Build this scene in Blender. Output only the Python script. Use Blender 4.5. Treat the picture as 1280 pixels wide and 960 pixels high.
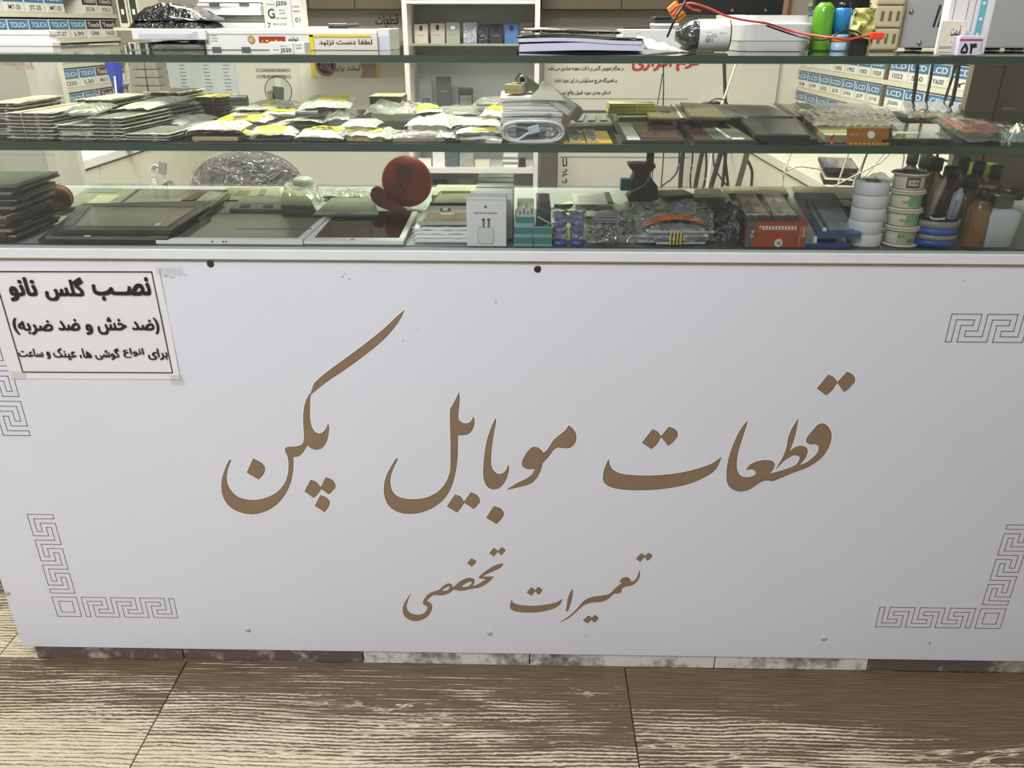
import bpy, bmesh, math, random
from math import sin, cos, pi, radians as rad
from mathutils import Vector, Matrix, noise as mnoise
for _o in list(bpy.data.objects): bpy.data.objects.remove(_o)
SC = bpy.context.scene
COL = SC.collection
rnd = random.Random(7)

# ---------------------------------------------------------------- camera
EYE = 1.1155
D0 = 1.15                                    # camera stands 1.15 m in front of the counter panel (plane Y = 0)
F, PIT, ROL, YAW = 988.2, 0.42733, -0.001455, 0.018709
_f = Vector((-sin(YAW)*cos(PIT), cos(YAW)*cos(PIT), -sin(PIT)))
_r = Vector((cos(YAW), sin(YAW), 0))
_d = _f.cross(_r)
CR = _r*cos(ROL) + _d*sin(ROL)
CD = -_r*sin(ROL) + _d*cos(ROL)
CP = Vector((0, -D0, EYE))
cam = bpy.data.cameras.new('camera'); camo = bpy.data.objects.new('camera', cam); COL.objects.link(camo)
cam.sensor_width = 36; cam.lens = 36*F/1280; cam.clip_start = .02
camo.matrix_world = Matrix(((CR.x, -CD.x, -_f.x, CP.x), (CR.y, -CD.y, -_f.y, CP.y), (CR.z, -CD.z, -_f.z, CP.z), (0, 0, 0, 1)))
SC.camera = camo

# ---------------------------------------------------------------- world, lamps, exposure
SC.view_settings.view_transform = 'Standard'; SC.view_settings.look = 'None'
SC.view_settings.gamma = 1; SC.view_settings.use_curve_mapping = False
SC.view_settings.exposure = 0.0
SC.cycles.transparent_max_bounces = 32
SC.cycles.max_bounces = 8; SC.cycles.caustics_reflective = False; SC.cycles.caustics_refractive = False
W = bpy.data.worlds.new('shop air'); SC.world = W; W.use_nodes = True
W.node_tree.nodes['Background'].inputs[0].default_value = (.93, .96, 1, 1)
W.node_tree.nodes['Background'].inputs[1].default_value = .22
def area(name, loc, rot, sx, sy, power, col):
    l = bpy.data.lights.new(name, 'AREA'); l.shape = 'RECTANGLE'; l.size = sx; l.size_y = sy; l.energy = power; l.color = col
    o = bpy.data.objects.new(name, l); o.location = loc; o.rotation_euler = rot; COL.objects.link(o)
CEIL = 2.7
area('front ceiling lamp', (-.25, -.95, CEIL-.06), (0, 0, 0), .9, .5, 26, (.91, .94, 1))
area('front room lamp', (-1.0, -1.9, CEIL-.06), (0, 0, 0), .9, 0.6, 84, (.90, .93, 1))
area('rear ceiling lamp', (-.45, .75, CEIL-.06), (0, 0, 0), 1.2, .5, 80, (1, .99, .87))
area('back ceiling lamp', (-.1, 1.9, CEIL-.06), (0, 0, 0), 1.2, .6, 19, (1, .98, .87))

# ---------------------------------------------------------------- pixel -> place helpers (surveying only)
def ray(px, py): return CR*((px-640)/F) + CD*((py-480)/F) + _f
def atY(px, py, Y):
    v = ray(px, py); return CP + v*((Y+D0)/v.y)
def atZ(px, py, Z):
    v = ray(px, py); p = CP + v*((Z-EYE)/v.z)
    if .8 < Z < 1.3 and p.y < .011: p.y = .011          # goods stay behind the front panes
    return p
def atX(px, py, X):
    v = ray(px, py); return CP + v*(X/v.x)

# ---------------------------------------------------------------- materials
MATS = {}
def srgb(c):
    if isinstance(c, str):
        c = [int(c[i:i+2], 16)/255 for i in (0, 2, 4)]
    return tuple((x/12.92 if x <= .04045 else ((x+.055)/1.055)**2.4) for x in c)
class NT:
    def __init__(s, name):
        s.m = bpy.data.materials.new(name); s.m.use_nodes = True; s.t = s.m.node_tree; s.t.nodes.clear()
        s.out = s.t.nodes.new('ShaderNodeOutputMaterial')
    def n(s, typ, **kw):
        nd = s.t.nodes.new('ShaderNode'+typ)
        for k, v in kw.items():
            if k.startswith('_'): setattr(nd, k[1:], v)
            else:
                key = k.replace('__', ' ')
                if key not in nd.inputs: key = int(key[1:])
                if hasattr(v, 'is_output'): s.t.links.new(v, nd.inputs[key])
                elif hasattr(v, 'outputs'): s.t.links.new(v.outputs[0], nd.inputs[key])
                else: nd.inputs[key].default_value = v
        return nd
    def ramp(s, fac, stops, interp='LINEAR'):
        r = s.t.nodes.new('ShaderNodeValToRGB'); r.color_ramp.interpolation = interp
        while len(r.color_ramp.elements) < len(stops): r.color_ramp.elements.new(.5)
        for e, (p, c) in zip(r.color_ramp.elements, stops): e.position = p; e.color = (*c, 1) if len(c) == 3 else c
        s.t.links.new(fac, r.inputs[0]); return r.outputs[0]
    def math(s, op, a, b=0.0):
        nd = s.t.nodes.new('ShaderNodeMath'); nd.operation = op
        for i, v in enumerate((a, b)):
            if hasattr(v, 'is_output'): s.t.links.new(v, nd.inputs[i])
            else: nd.inputs[i].default_value = v
        return nd.outputs[0]
    def mix(s, f, a, b):
        nd = s.t.nodes.new('ShaderNodeMix'); nd.data_type = 'RGBA'
        for i, v in ((0, f), (6, a), (7, b)):
            if hasattr(v, 'is_output'): s.t.links.new(v, nd.inputs[i])
            else: nd.inputs[i].default_value = v if i == 0 else ((*v, 1) if len(v) == 3 else v)
        return nd.outputs[2]
    def obj(s, scale=(1, 1, 1), loc=(0, 0, 0), src='Object'):
        tc = s.n('TexCoord'); mp = s.n('Mapping'); s.t.links.new(tc.outputs[src], mp.inputs[0])
        mp.inputs['Scale'].default_value = scale; mp.inputs['Location'].default_value = loc; return mp.outputs[0]
    def noise(s, vec, scale, detail=3, rough=.55, dist=0):
        return s.n('TexNoise', Vector=vec, Scale=scale, Detail=detail, Roughness=rough, Distortion=dist).outputs[0]
    def bump(s, h, strength=.2, dist=.001):
        return s.n('Bump', Height=h, Strength=strength, Distance=dist).outputs[0]
    def done(s, sh):
        s.t.links.new(sh.outputs[0] if hasattr(sh, 'outputs') else sh, s.out.inputs[0]); return s.m
def P(name, col, rough=.5, metal=0, var=.06, vscale=18, bump=0, bscale=60, bdist=.001, coat=0, spec=.5):
    """plain painted / plastic / paper / metal surface with a little procedural unevenness"""
    if name in MATS: return MATS[name]
    k = NT(name); c = srgb(col); v = k.obj()
    nz = k.noise(v, vscale, 4)
    lo = tuple(x*(1-var) for x in c); hi = tuple(min(1, x*(1+var*.6)) for x in c)
    colr = k.ramp(nz, [(.3, lo), (.7, hi)])
    kw = dict(Base__Color=colr, Roughness=rough, Metallic=metal)
    b = k.n('BsdfPrincipled', **kw)
    b.inputs['Specular IOR Level'].default_value = spec
    if coat: b.inputs['Coat Weight'].default_value = coat; b.inputs['Coat Roughness'].default_value = .05
    if bump: k.t.links.new(k.bump(k.noise(v, bscale, 3), bump, bdist), b.inputs['Normal'])
    MATS[name] = k.done(b); return MATS[name]
def film(name, tint=(1, 1, 1), haze=.1, rough=.12, bump=.5, bscale=90, milk=(.85, .86, .82), gloss=1.0, bdist=.002):
    """clear or milky plastic film / glass: transparent + a little scatter + fresnel gloss"""
    if name in MATS: return MATS[name]
    k = NT(name); v = k.obj()
    kw = {}
    if bump: kw['Normal'] = k.bump(k.noise(v, bscale, 3, .6, .6), bump, bdist)
    fr = k.n('LayerWeight', Blend=.25, **kw)
    g = k.n('BsdfGlossy', Color=(1, 1, 1, 1), Roughness=rough, **kw)
    t = k.n('BsdfTransparent', Color=(*tint, 1))
    d = k.n('BsdfDiffuse', Color=(*milk, 1), **kw)
    m1 = k.n('MixShader', i0=haze, i1=t, i2=d)
    f2 = k.math('MULTIPLY', fr.outputs[0], gloss); f2 = k.math('ADD', f2, .02)
    m2 = k.n('MixShader', i0=f2, i1=m1, i2=g)
    MATS[name] = k.done(m2); return MATS[name]

# ---------------------------------------------------------------- mesh builder
class MB:
    def __init__(s): s.v = []; s.f = []; s.sm = []
    def add(s, vs, fs, M=None, smooth=False):
        b = len(s.v)
        s.v += [(M @ Vector(p)) if M else Vector(p) for p in vs]
        s.f += [tuple(i+b for i in f) for f in fs]; s.sm += [smooth]*len(fs); return s
    def box(s, x0, x1, y0, y1, z0, z1, M=None, bev=0):
        if x1 < x0: x0, x1 = x1, x0
        if y1 < y0: y0, y1 = y1, y0
        if z1 < z0: z0, z1 = z1, z0
        bev = min(bev, (x1-x0)*.45, (y1-y0)*.45, (z1-z0)*.45)
        if bev <= 0:
            vs = [(x, y, z) for z in (z0, z1) for y in (y0, y1) for x in (x0, x1)]
            return s.add(vs, [(0, 2, 3, 1), (4, 5, 7, 6), (0, 1, 5, 4), (1, 3, 7, 5), (3, 2, 6, 7), (2, 0, 4, 6)], M)
        bm = bmesh.new(); bmesh.ops.create_cube(bm, size=1)
        for w in bm.verts: w.co = ((w.co.x+.5)*(x1-x0)+x0, (w.co.y+.5)*(y1-y0)+y0, (w.co.z+.5)*(z1-z0)+z0)
        bmesh.ops.bevel(bm, geom=bm.edges[:], offset=bev, segments=2, affect='EDGES', profile=.6)
        bm.verts.index_update()
        s.add([w.co[:] for w in bm.verts], [tuple(w.index for w in f.verts) for f in bm.faces], M); bm.free(); return s
    def prism(s, pts, z0, z1, M=None):
        """pts: plan outline (x, y); extruded between z0 and z1"""
        a = sum(pts[i][0]*pts[(i+1) % len(pts)][1]-pts[(i+1) % len(pts)][0]*pts[i][1] for i in range(len(pts)))
        if a < 0: pts = pts[::-1]
        n = len(pts); vs = [(p[0], p[1], z0) for p in pts]+[(p[0], p[1], z1) for p in pts]
        return s.add(vs, [tuple(range(n))[::-1], tuple(range(n, 2*n))]+[(i, (i+1) % n, n+(i+1) % n, n+i) for i in range(n)], M)
    def lathe(s, prof, n=24, M=None, smooth=True):
        """prof: list of (radius, height)"""
        vs = []; fs = []
        for r, z in prof:
            for i in range(n): vs.append((r*cos(2*pi*i/n), r*sin(2*pi*i/n), z))
        for j in range(len(prof)-1):
            for i in range(n): a = j*n+i; b = j*n+(i+1) % n; fs.append((a, b, b+n, a+n))
        s.add(vs, fs, M, smooth)
        if prof[0][0] > 1e-6: s.add([(prof[0][0]*cos(2*pi*i/n), prof[0][0]*sin(2*pi*i/n), prof[0][1]) for i in range(n)], [tuple(range(n))[::-1]], M)
        if prof[-1][0] > 1e-6: s.add([(prof[-1][0]*cos(2*pi*i/n), prof[-1][0]*sin(2*pi*i/n), prof[-1][1]) for i in range(n)], [tuple(range(n))], M)
        return s
    def cyl(s, p0, p1, r, n=16, M=None, r1=None):
        p0 = Vector(p0); p1 = Vector(p1); q = (p1-p0).to_track_quat('Z', 'Y').to_matrix().to_4x4(); q.translation = p0
        L = (p1-p0).length
        return s.lathe([(r, 0), (r if r1 is None else r1, L)], n, (M @ q) if M else q)
    def tube(s, pts, r, n=6, M=None, sub=4):
        pts = [Vector(p) for p in pts]
        if sub > 1 and len(pts) > 2: pts = cr3(pts, sub)
        vs = []; fs = []; up = Vector((0, 0, 1))
        for i, p in enumerate(pts):
            t = (pts[min(i+1, len(pts)-1)]-pts[max(i-1, 0)]).normalized()
            a = t.cross(up)
            if a.length < .05: a = t.cross(Vector((1, 0, 0)))
            a.normalize(); b = t.cross(a)
            rr = r[i*(len(r)-1)//max(1, len(pts)-1)] if isinstance(r, (list, tuple)) else r
            for k in range(n): vs.append(p+a*rr*cos(2*pi*k/n)+b*rr*sin(2*pi*k/n))
        for i in range(len(pts)-1):
            for k in range(n): fs.append((i*n+k, i*n+(k+1) % n, (i+1)*n+(k+1) % n, (i+1)*n+k))
        fs.append(tuple(range(n))[::-1]); fs.append(tuple((len(pts)-1)*n+k for k in range(n)))
        return s.add(vs, fs, M, True)
    def grid(s, fn, nu, nv, M=None, thick=0, smooth=True):
        vs = [Vector(fn(i/nu, j/nv)) for j in range(nv+1) for i in range(nu+1)]
        fs = [(j*(nu+1)+i, j*(nu+1)+i+1, (j+1)*(nu+1)+i+1, (j+1)*(nu+1)+i) for j in range(nv) for i in range(nu)]
        if thick:
            n = len(vs); vs = vs+[v-Vector((0, 0, thick)) for v in vs]
            fs2 = [tuple(i+n for i in f[::-1]) for f in fs]
            rim = [i for i in range(nu)] + [nu+(nu+1)*j for j in range(nv)] + [nv*(nu+1)+nu-i for i in range(nu)] + [(nv-j)*(nu+1) for j in range(nv)]
            s.add(vs, fs+fs2, M, smooth); b = len(s.v)-len(vs)
            rf = [tuple(q+b for q in (rim[(i+1) % len(rim)], rim[i], rim[i]+n, rim[(i+1) % len(rim)]+n)) for i in range(len(rim))]
            s.f += rf; s.sm += [False]*len(rf); return s
        return s.add(vs, fs, M, smooth)
    def build(s, name, mat, parent=None, loc=None):
        me = bpy.data.meshes.new(name); me.from_pydata([tuple(v) for v in s.v], [], s.f)
        me.polygons.foreach_set('use_smooth', s.sm); me.update()
        if mat: me.materials.append(mat)
        o = bpy.data.objects.new(name, me); COL.objects.link(o)
        if parent: o.parent = parent
        if loc is not None: o.location = loc
        return o
def cr3(p, n):
    out = []
    for i in range(len(p)-1):
        a, b, c, d = p[max(i-1, 0)], p[i], p[i+1], p[min(i+2, len(p)-1)]
        for k in range(n):
            t = k/n
            out.append(.5*((2*b)+(c-a)*t+(2*a-5*b+4*c-d)*t*t+(3*b-a-3*c+d)*t**3))
    out.append(p[-1]); return out
def tag(o, label=None, cat=None, group=None, kind=None):
    for k, v in (('label', label), ('category', cat), ('group', group), ('kind', kind)):
        if v: o[k] = v
    return o
def thing(name, label, cat, loc=(0, 0, 0), rz=0, group=None, rot=None):
    o = bpy.data.objects.new(name, None); COL.objects.link(o); o.empty_display_size = .02
    o.location = loc; o.rotation_euler = rot if rot else (0, 0, rz)
    return tag(o, label, cat, group)
def struct(o): o['kind'] = 'structure'; return o
def copy_tree(o, loc, rot=None, label=None):
    c = o.copy(); COL.objects.link(c); c.location = loc
    if rot is not None: c.rotation_euler = rot
    if label: c['label'] = label
    for ch in list(o.children):
        d = ch.copy(); COL.objects.link(d); d.parent = c
        for g in list(ch.children):
            e = g.copy(); COL.objects.link(e); e.parent = d
    return c
def Rz(a): return Matrix.Rotation(a, 4, 'Z')
def Rx(a): return Matrix.Rotation(a, 4, 'X')
def Ry(a): return Matrix.Rotation(a, 4, 'Y')
def T(x, y=None, z=None): return Matrix.Translation((x, y, z) if y is not None else x)

# ---------------------------------------------------------------- lettering
AR = {'ا': 'fe8d fe8e', 'آ': 'fe81 fe82', 'ب': 'fe8f fe90 fe91 fe92', 'پ': 'fb56 fb57 fb58 fb59', 'ت': 'fe95 fe96 fe97 fe98', 'ج': 'fe9d fe9e fe9f fea0',
      'خ': 'fea5 fea6 fea7 fea8', 'د': 'fea9 feaa', 'ر': 'fead feae', 'ز': 'feaf feb0', 'س': 'feb1 feb2 feb3 feb4', 'ش': 'feb5 feb6 feb7 feb8', 'ص': 'feb9 feba febb febc',
      'ض': 'febd febe febf fec0', 'ط': 'fec1 fec2 fec3 fec4', 'ع': 'fec9 feca fecb fecc', 'ف': 'fed1 fed2 fed3 fed4', 'ق': 'fed5 fed6 fed7 fed8', 'ک': 'fb8e fb8f fb90 fb91',
      'گ': 'fb92 fb93 fb94 fb95', 'ل': 'fedd fede fedf fee0', 'م': 'fee1 fee2 fee3 fee4', 'ن': 'fee5 fee6 fee7 fee8', 'و': 'feed feee', 'ه': 'fee9 feea feeb feec',
      'ی': 'fbfc fbfd fbfe fbff', 'ئ': 'fe89 fe8a fe8b fe8c', 'ح': 'fea1 fea2 fea3 fea4', 'ـ': '0640 0640 0640 0640'}
AR = {k: [chr(int(h, 16)) for h in v.split()] for k, v in AR.items()}
def shape(txt):
    out = []
    for i, c in enumerate(txt):
        if c not in AR: out.append({'(': ')', ')': '('}.get(c, c)); continue
        pv = i > 0 and txt[i-1] in AR and len(AR[txt[i-1]]) == 4
        nx = len(AR[c]) == 4 and i+1 < len(txt) and txt[i+1] in AR
        f = AR[c]; out.append(f[3] if pv and nx else f[1] if pv else f[2] if nx else f[0])
    return ''.join(out[::-1])
def text_mesh(body, bold=0.0, arabic=False):
    c = bpy.data.curves.new('lettering', 'FONT'); c.body = shape(body) if arabic else body; c.offset = bold; c.resolution_u = 3
    o = bpy.data.objects.new('lettering', c); COL.objects.link(o)
    me = bpy.data.meshes.new_from_object(o.evaluated_get(bpy.context.evaluated_depsgraph_get()))
    bpy.data.objects.remove(o); bpy.data.curves.remove(c)
    return [v.co.copy() for v in me.vertices], [tuple(p.vertices) for p in me.polygons]
def scan_mesh(body, bold=0.0, rows=64):
    """Persian words: the outlines overlap themselves, so they are filled row by row with the non-zero rule"""
    c = bpy.data.curves.new('lettering', 'FONT'); c.body = shape(body)
    o = bpy.data.objects.new('lettering', c); COL.objects.link(o)
    cu = o.to_curve(bpy.context.evaluated_depsgraph_get()); E = []
    for s in cu.splines:
        bp = s.bezier_points; n = len(bp); pts = []
        for i in range(n):
            p, q = bp[i], bp[(i+1) % n]
            for k in range(6):
                t = k/6; pts.append((1-t)**3*p.co+3*t*(1-t)**2*p.handle_right+3*t*t*(1-t)*q.handle_left+t**3*q.co)
        E += [(pts[i].x, pts[i].y, pts[(i+1) % len(pts)].x, pts[(i+1) % len(pts)].y) for i in range(len(pts))]
    o.to_curve_clear(); bpy.data.objects.remove(o); bpy.data.curves.remove(c)
    E = [e for e in E if abs(e[1]-e[3]) > 1e-7]
    y0 = min(min(e[1], e[3]) for e in E); y1 = max(max(e[1], e[3]) for e in E); y0 -= bold*.7; y1 += bold*.7; h = (y1-y0)/rows
    def spans(y):
        if not bold: return spans1(y)
        alls = sorted(spans1(y)+spans1(y-bold*.7)+spans1(y+bold*.7)); mg = []
        for sp in alls:
            if mg and sp[0] <= mg[-1][1]: mg[-1][1] = max(mg[-1][1], sp[1])
            else: mg.append(list(sp))
        return mg
    def spans1(y):
        xs = sorted((e[0]+(e[2]-e[0])*(y-e[1])/(e[3]-e[1]), 1 if e[3] > e[1] else -1) for e in E if min(e[1], e[3]) <= y < max(e[1], e[3]))
        out = []; w = 0
        for x, d in xs:
            if w == 0: st = x
            w += d
            if w == 0: out.append([st-bold, x+bold])
        mg = []
        for sp in out:
            if mg and sp[0] <= mg[-1][1]: mg[-1][1] = max(mg[-1][1], sp[1])
            else: mg.append(sp)
        return mg
    vs = []; fs = []
    for r in range(rows):
        ya, yb = y0+r*h, y0+(r+1)*h
        A, B, Mid = spans(ya+h*.02), spans(yb-h*.02), spans((ya+yb)/2)
        if not len(A) == len(B) == len(Mid): A = B = Mid
        for (a0, a1), (b0, b1) in zip(A, B):
            i = len(vs); vs += [Vector((a0, ya, 0)), Vector((a1, ya, 0)), Vector((b1, yb, 0)), Vector((b0, yb, 0))]; fs.append((i, i+1, i+2, i+3))
    return vs, fs
_TC = {}
def put_text(mb, body, frame, w, h=None, bold=0.0, arabic=False):
    """fit the words to a box: frame maps (x right, y up, z out) with origin at the box's lower left; width w, height h"""
    key = (body, bold, arabic)
    if key not in _TC: _TC[key] = scan_mesh(body, bold) if arabic else text_mesh(body, bold)
    vs, fs = _TC[key]
    if not vs: return
    x0 = min(v.x for v in vs); x1 = max(v.x for v in vs); y0 = min(v.y for v in vs); y1 = max(v.y for v in vs)
    sx = w/(x1-x0); sy = sx if h is None else h/(y1-y0)
    mb.add([((v.x-x0)*sx, (v.y-y0)*sy, 0) for v in vs], fs, frame)
def frame3(o, ux, uy, uz):
    ux = Vector(ux).normalized(); uy = Vector(uy).normalized(); uz = Vector(uz).normalized()
    return Matrix(((ux.x, uy.x, uz.x, o[0]), (ux.y, uy.y, uz.y, o[1]), (ux.z, uy.z, uz.z, o[2]), (0, 0, 0, 1)))
def faceY(o): return frame3(o, (1, 0, 0), (0, 0, 1), (0, -1, 0))      # writing on a vertical face that looks at the customer

# ================================================================ THE SETTING
m_panel = P('white laminate', 'D0D0D8', .38, var=.02, vscale=3)
m_rim = P('white board edge', 'D3D2D4', .4, var=.03)
m_groove = P('beige core', 'B8B39E', .6, var=.08)
m_wallc = P('cream wall paint', 'DEDCCB', .6, var=.03, vscale=4)
m_wallg = P('taupe wall board', '8C857C', .6, var=.05, vscale=5)
m_ceil = P('ceiling white', 'EEEEEA', .7, var=.02)
m_dark = P('dark hardware', '2A2723', .5, var=.2)
BW = 3.05                                    # back wall
# floor planks -------------------------------------------------------------
def plank_mat():
    k = NT('whitewashed brown plank')
    oi = k.n('ObjectInfo'); tc = k.n('TexCoord')
    off = k.n('VectorMath', _operation='SCALE', i0=oi.outputs['Location'], Scale=7.3)
    base = k.n('VectorMath', _operation='ADD', i0=tc.outputs['Object'], i1=off.outputs[0])
    def mp(s):
        m = k.n('Mapping', Vector=base.outputs[0]); m.inputs['Scale'].default_value = s; return m.outputs[0]
    warp = k.n('TexNoise', Vector=mp((1.6, 5, 1)), Scale=1.0, Detail=3, Roughness=.5)
    wv = k.n('VectorMath', _operation='MULTIPLY_ADD', i0=warp.outputs['Color'], i1=(0, .055, 0), i2=base.outputs[0])
    wm = k.n('Mapping', Vector=wv.outputs[0]); wm.inputs['Scale'].default_value = (.5, 1, 1)
    rings = k.n('TexWave', _bands_direction='Y', Vector=wm.outputs[0], Scale=42, Distortion=3.2, Detail=4, Detail__Scale=3.0, Detail__Roughness=.65).outputs[1]
    wob = k.noise(mp((2.2, 9, 1)), 1.0, 4, .6, .8)
    grain = k.noise(mp((3.2, 150, 1)), 1.0, 6, .65, .6)
    fine = k.noise(mp((9, 520, 1)), 1.0, 4, .7, .3)
    big = k.noise(mp((1.7, 11, 1)), 1.0, 4, .6, .9)
    sep = k.n('SeparateXYZ', Vector=tc.outputs['Object'])
    edge_tone = k.n('MapRange', Value=sep.outputs[1], i1=-.10, i2=.135, i3=.13, i4=-.25)       # paler along the near edge, darker along the far edge
    xw = k.n('SeparateXYZ', Vector=k.n('NewGeometry').outputs['Position'])
    side = k.n('MapRange', Value=xw.outputs[0], i1=-.75, i2=.95, i3=.07, i4=-.20)          # paler towards the left, darker towards the right
    m = k.math('ADD', k.math('MULTIPLY', rings, .20), k.math('MULTIPLY', grain, .62))
    m = k.math('ADD', m, k.math('MULTIPLY', big, .75)); m = k.math('ADD', m, k.math('MULTIPLY', fine, .22))
    m = k.math('ADD', m, edge_tone.outputs[0]); m = k.math('ADD', m, side.outputs[0])
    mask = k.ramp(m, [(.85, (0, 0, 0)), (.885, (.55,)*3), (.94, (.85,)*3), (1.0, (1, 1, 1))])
    ln = k.ramp(k.math('ADD', rings, k.math('MULTIPLY', fine, .5)), [(.36, (.25,)*3), (.52, (1, 1, 1))])
    mask = k.math('MULTIPLY', mask, ln)
    cn = k.noise(mp((3.2, 26, 1)), 1.0, 3, .55, 1.6)
    curl = k.ramp(cn, [(.485, (0, 0, 0)), (.5, (1, 1, 1)), (.508, (1, 1, 1)), (.523, (0, 0, 0))])
    where = k.ramp(k.math('ADD', k.noise(mp((2.1, 8, 1)), 1.0, 2), edge_tone.outputs[0]), [(.47, (0, 0, 0)), (.56, (1, 1, 1))])
    mask = k.math('MAXIMUM', mask, k.math('MULTIPLY', curl, where))
    brown = k.ramp(fine, [(.3, srgb('3E3228')), (.52, srgb('63533F')), (.72, srgb('85735A'))])
    brown = k.mix(k.ramp(rings, [(.2, (.5,)*3), (.7, (0, 0, 0))]), brown, srgb('4A3C31'))
    cream = k.ramp(fine, [(.25, srgb('A09174')), (.5, srgb('CBBFA3')), (.75, srgb('E8E0CC'))])
    col = k.mix(mask, brown, cream)
    rgh = k.ramp(fine, [(.3, (.32,)*3), (.7, (.5,)*3)])
    b = k.n('BsdfPrincipled', Base__Color=col, Roughness=rgh)
    k.t.links.new(k.bump(m, .35, .0015), b.inputs['Normal'])
    return k.done(b)
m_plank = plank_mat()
m_sub = P('dark joint filler', '2B231D', .8)
floor = struct(MB().box(-4.5, 4.5, -4.5, BW+.1, -.03, -.004).build('floor', m_sub))
PW, PL = .28, .84
yj = .0035
xs1 = atZ(230, 833, 0).x
rows = [(yj-PW*i, xs1+(.0 if i == 1 else .37*i) % PL) for i in range(-5, 4)]
pm = {}
for (yt, x0) in rows:
    for j in range(-3, 4):
        xa = x0+j*PL
        if xa > 2.2 or xa+PL < -2.2: continue
        me = pm.get(1)
        if me is None:
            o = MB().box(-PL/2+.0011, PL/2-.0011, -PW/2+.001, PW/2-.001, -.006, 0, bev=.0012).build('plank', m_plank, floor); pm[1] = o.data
        else:
            o = bpy.data.objects.new('plank', me); COL.objects.link(o); o.parent = floor
        o.location = (xa+PL/2, yt-PW/2, 0)
# back wall, side walls, ceiling ------------------------------------------
wb = struct(MB().box(-2.7, 2.3, BW, BW+.06, 0, CEIL).build('wall_back', m_wallc))
wl = struct(MB().box(-2.76, -2.7, -3.9, BW+.06, 0, CEIL).build('wall_left', m_wallc))
wr = struct(MB().box(2.3, 2.36, -3.9, BW+.06, 0, CEIL).build('wall_right', m_wallc))
wf = struct(MB().box(-2.76, 2.36, -4.0, -3.9, 0, CEIL).build('wall_front', P('far shop wall', 'C9C4BA', .7)))
ce = struct(MB().box(-2.76, 2.36, -4, BW+.06, CEIL, CEIL+.05).build('ceiling', m_ceil))
# ================================================================ COUNTER
ZB = EYE-1.0851                              # bottom edge of the printed panel
ZP = atY(640, 330.8, 0).z                    # top edge of the printed panel
ZS = atY(640, 311, -.004).z                  # top face of the counter board, where goods lie
ZM, ZT = EYE-.15495, EYE-.03827              # top faces of the middle and upper glass shelf
GT = .0098                                   # glass thickness
XL = atY(28, 808, 0).x                       # left edge of the counter
XR = 1.6
DEP = .5                                     # depth of the showcase
counter = thing('display_counter', 'white laminate display counter with brown calligraphy on its front panel', 'counter', (0, 0, 0))
MB().box(XL, XR, 0, .016, ZB, ZP, bev=.0012).build('front_panel', m_panel, counter)
MB().box(XL, XL+.016, .0165, DEP, ZB, ZP).build('side_panel', m_panel, counter)
MB().box(XR-.016, XR, .0165, DEP, ZB, ZP).build('side_panel', m_panel, counter)
MB().box(XL+.017, XR-.017, .02, DEP, ZB+.02, ZB+.036).build('bottom_board', m_panel, counter)
gz = atY(640, 326.3, 0).z
MB().box(XL+.003, XR, .0012, .02, ZP+.0002, gz+.0004).build('shadow_gap_strip', m_groove, counter)
MB().box(XL-.004, XR, -.0045, DEP, gz+.0006, ZS-.0042, bev=.0012).build('top_board', m_rim, counter)
bp = MB().add([(XL-.003, .0, ZS), (XR-.001, .0, ZS), (XR-.001, DEP-.001, ZS), (XL-.003, DEP-.001, ZS)], [(0, 1, 2, 3)]).build('glass_base_plate', film('base plate glass', tint=(.88, .91, .89), haze=.02, rough=.05, bump=0, gloss=.8), counter)
mb = MB(); mb.box(XL-.003, XR-.001, -.0006, -.0001, ZS-.0041, ZS); mb.build('plate_edge', P('base plate edge', '8F9890', .2), bp)
# stone plinth under the panel
def stone_mat(gr=0.0):
    k = NT('grimy pale marble'); v = k.obj()
    n1 = k.noise(v, 9, 5, .65, .6); n2 = k.noise(v, 70, 4)
    m = k.math('ADD', k.math('MULTIPLY', n1, .8), k.math('MULTIPLY', n2, .3))
    col = k.ramp(m, [(.42+gr, srgb('5A504A')), (.52+gr, srgb('9C968C')), (.60+gr, srgb('CFCBC4'))])
    return k.done(k.n('BsdfPrincipled', Base__Color=col, Roughness=.5))
m_stone = stone_mat(); m_grime = stone_mat(.16)
plinth = thing('plinth', 'low pale marble plinth with dirty stone blocks under the counter panel', 'plinth', (0, .0025, 0))
xj = [XL+.02]+[atY(x, 825, .006).x for x in (232, 455, 662, 893, 1085)]+[XR-.01]
for i in range(len(xj)-1):
    MB().box(xj[i]+.0012, xj[i+1]-.0012, 0, .02, .0005, ZB-.0022, bev=.0008).build('stone_block', m_grime if i in (0, 1, 5) else m_stone, plinth)
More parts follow.
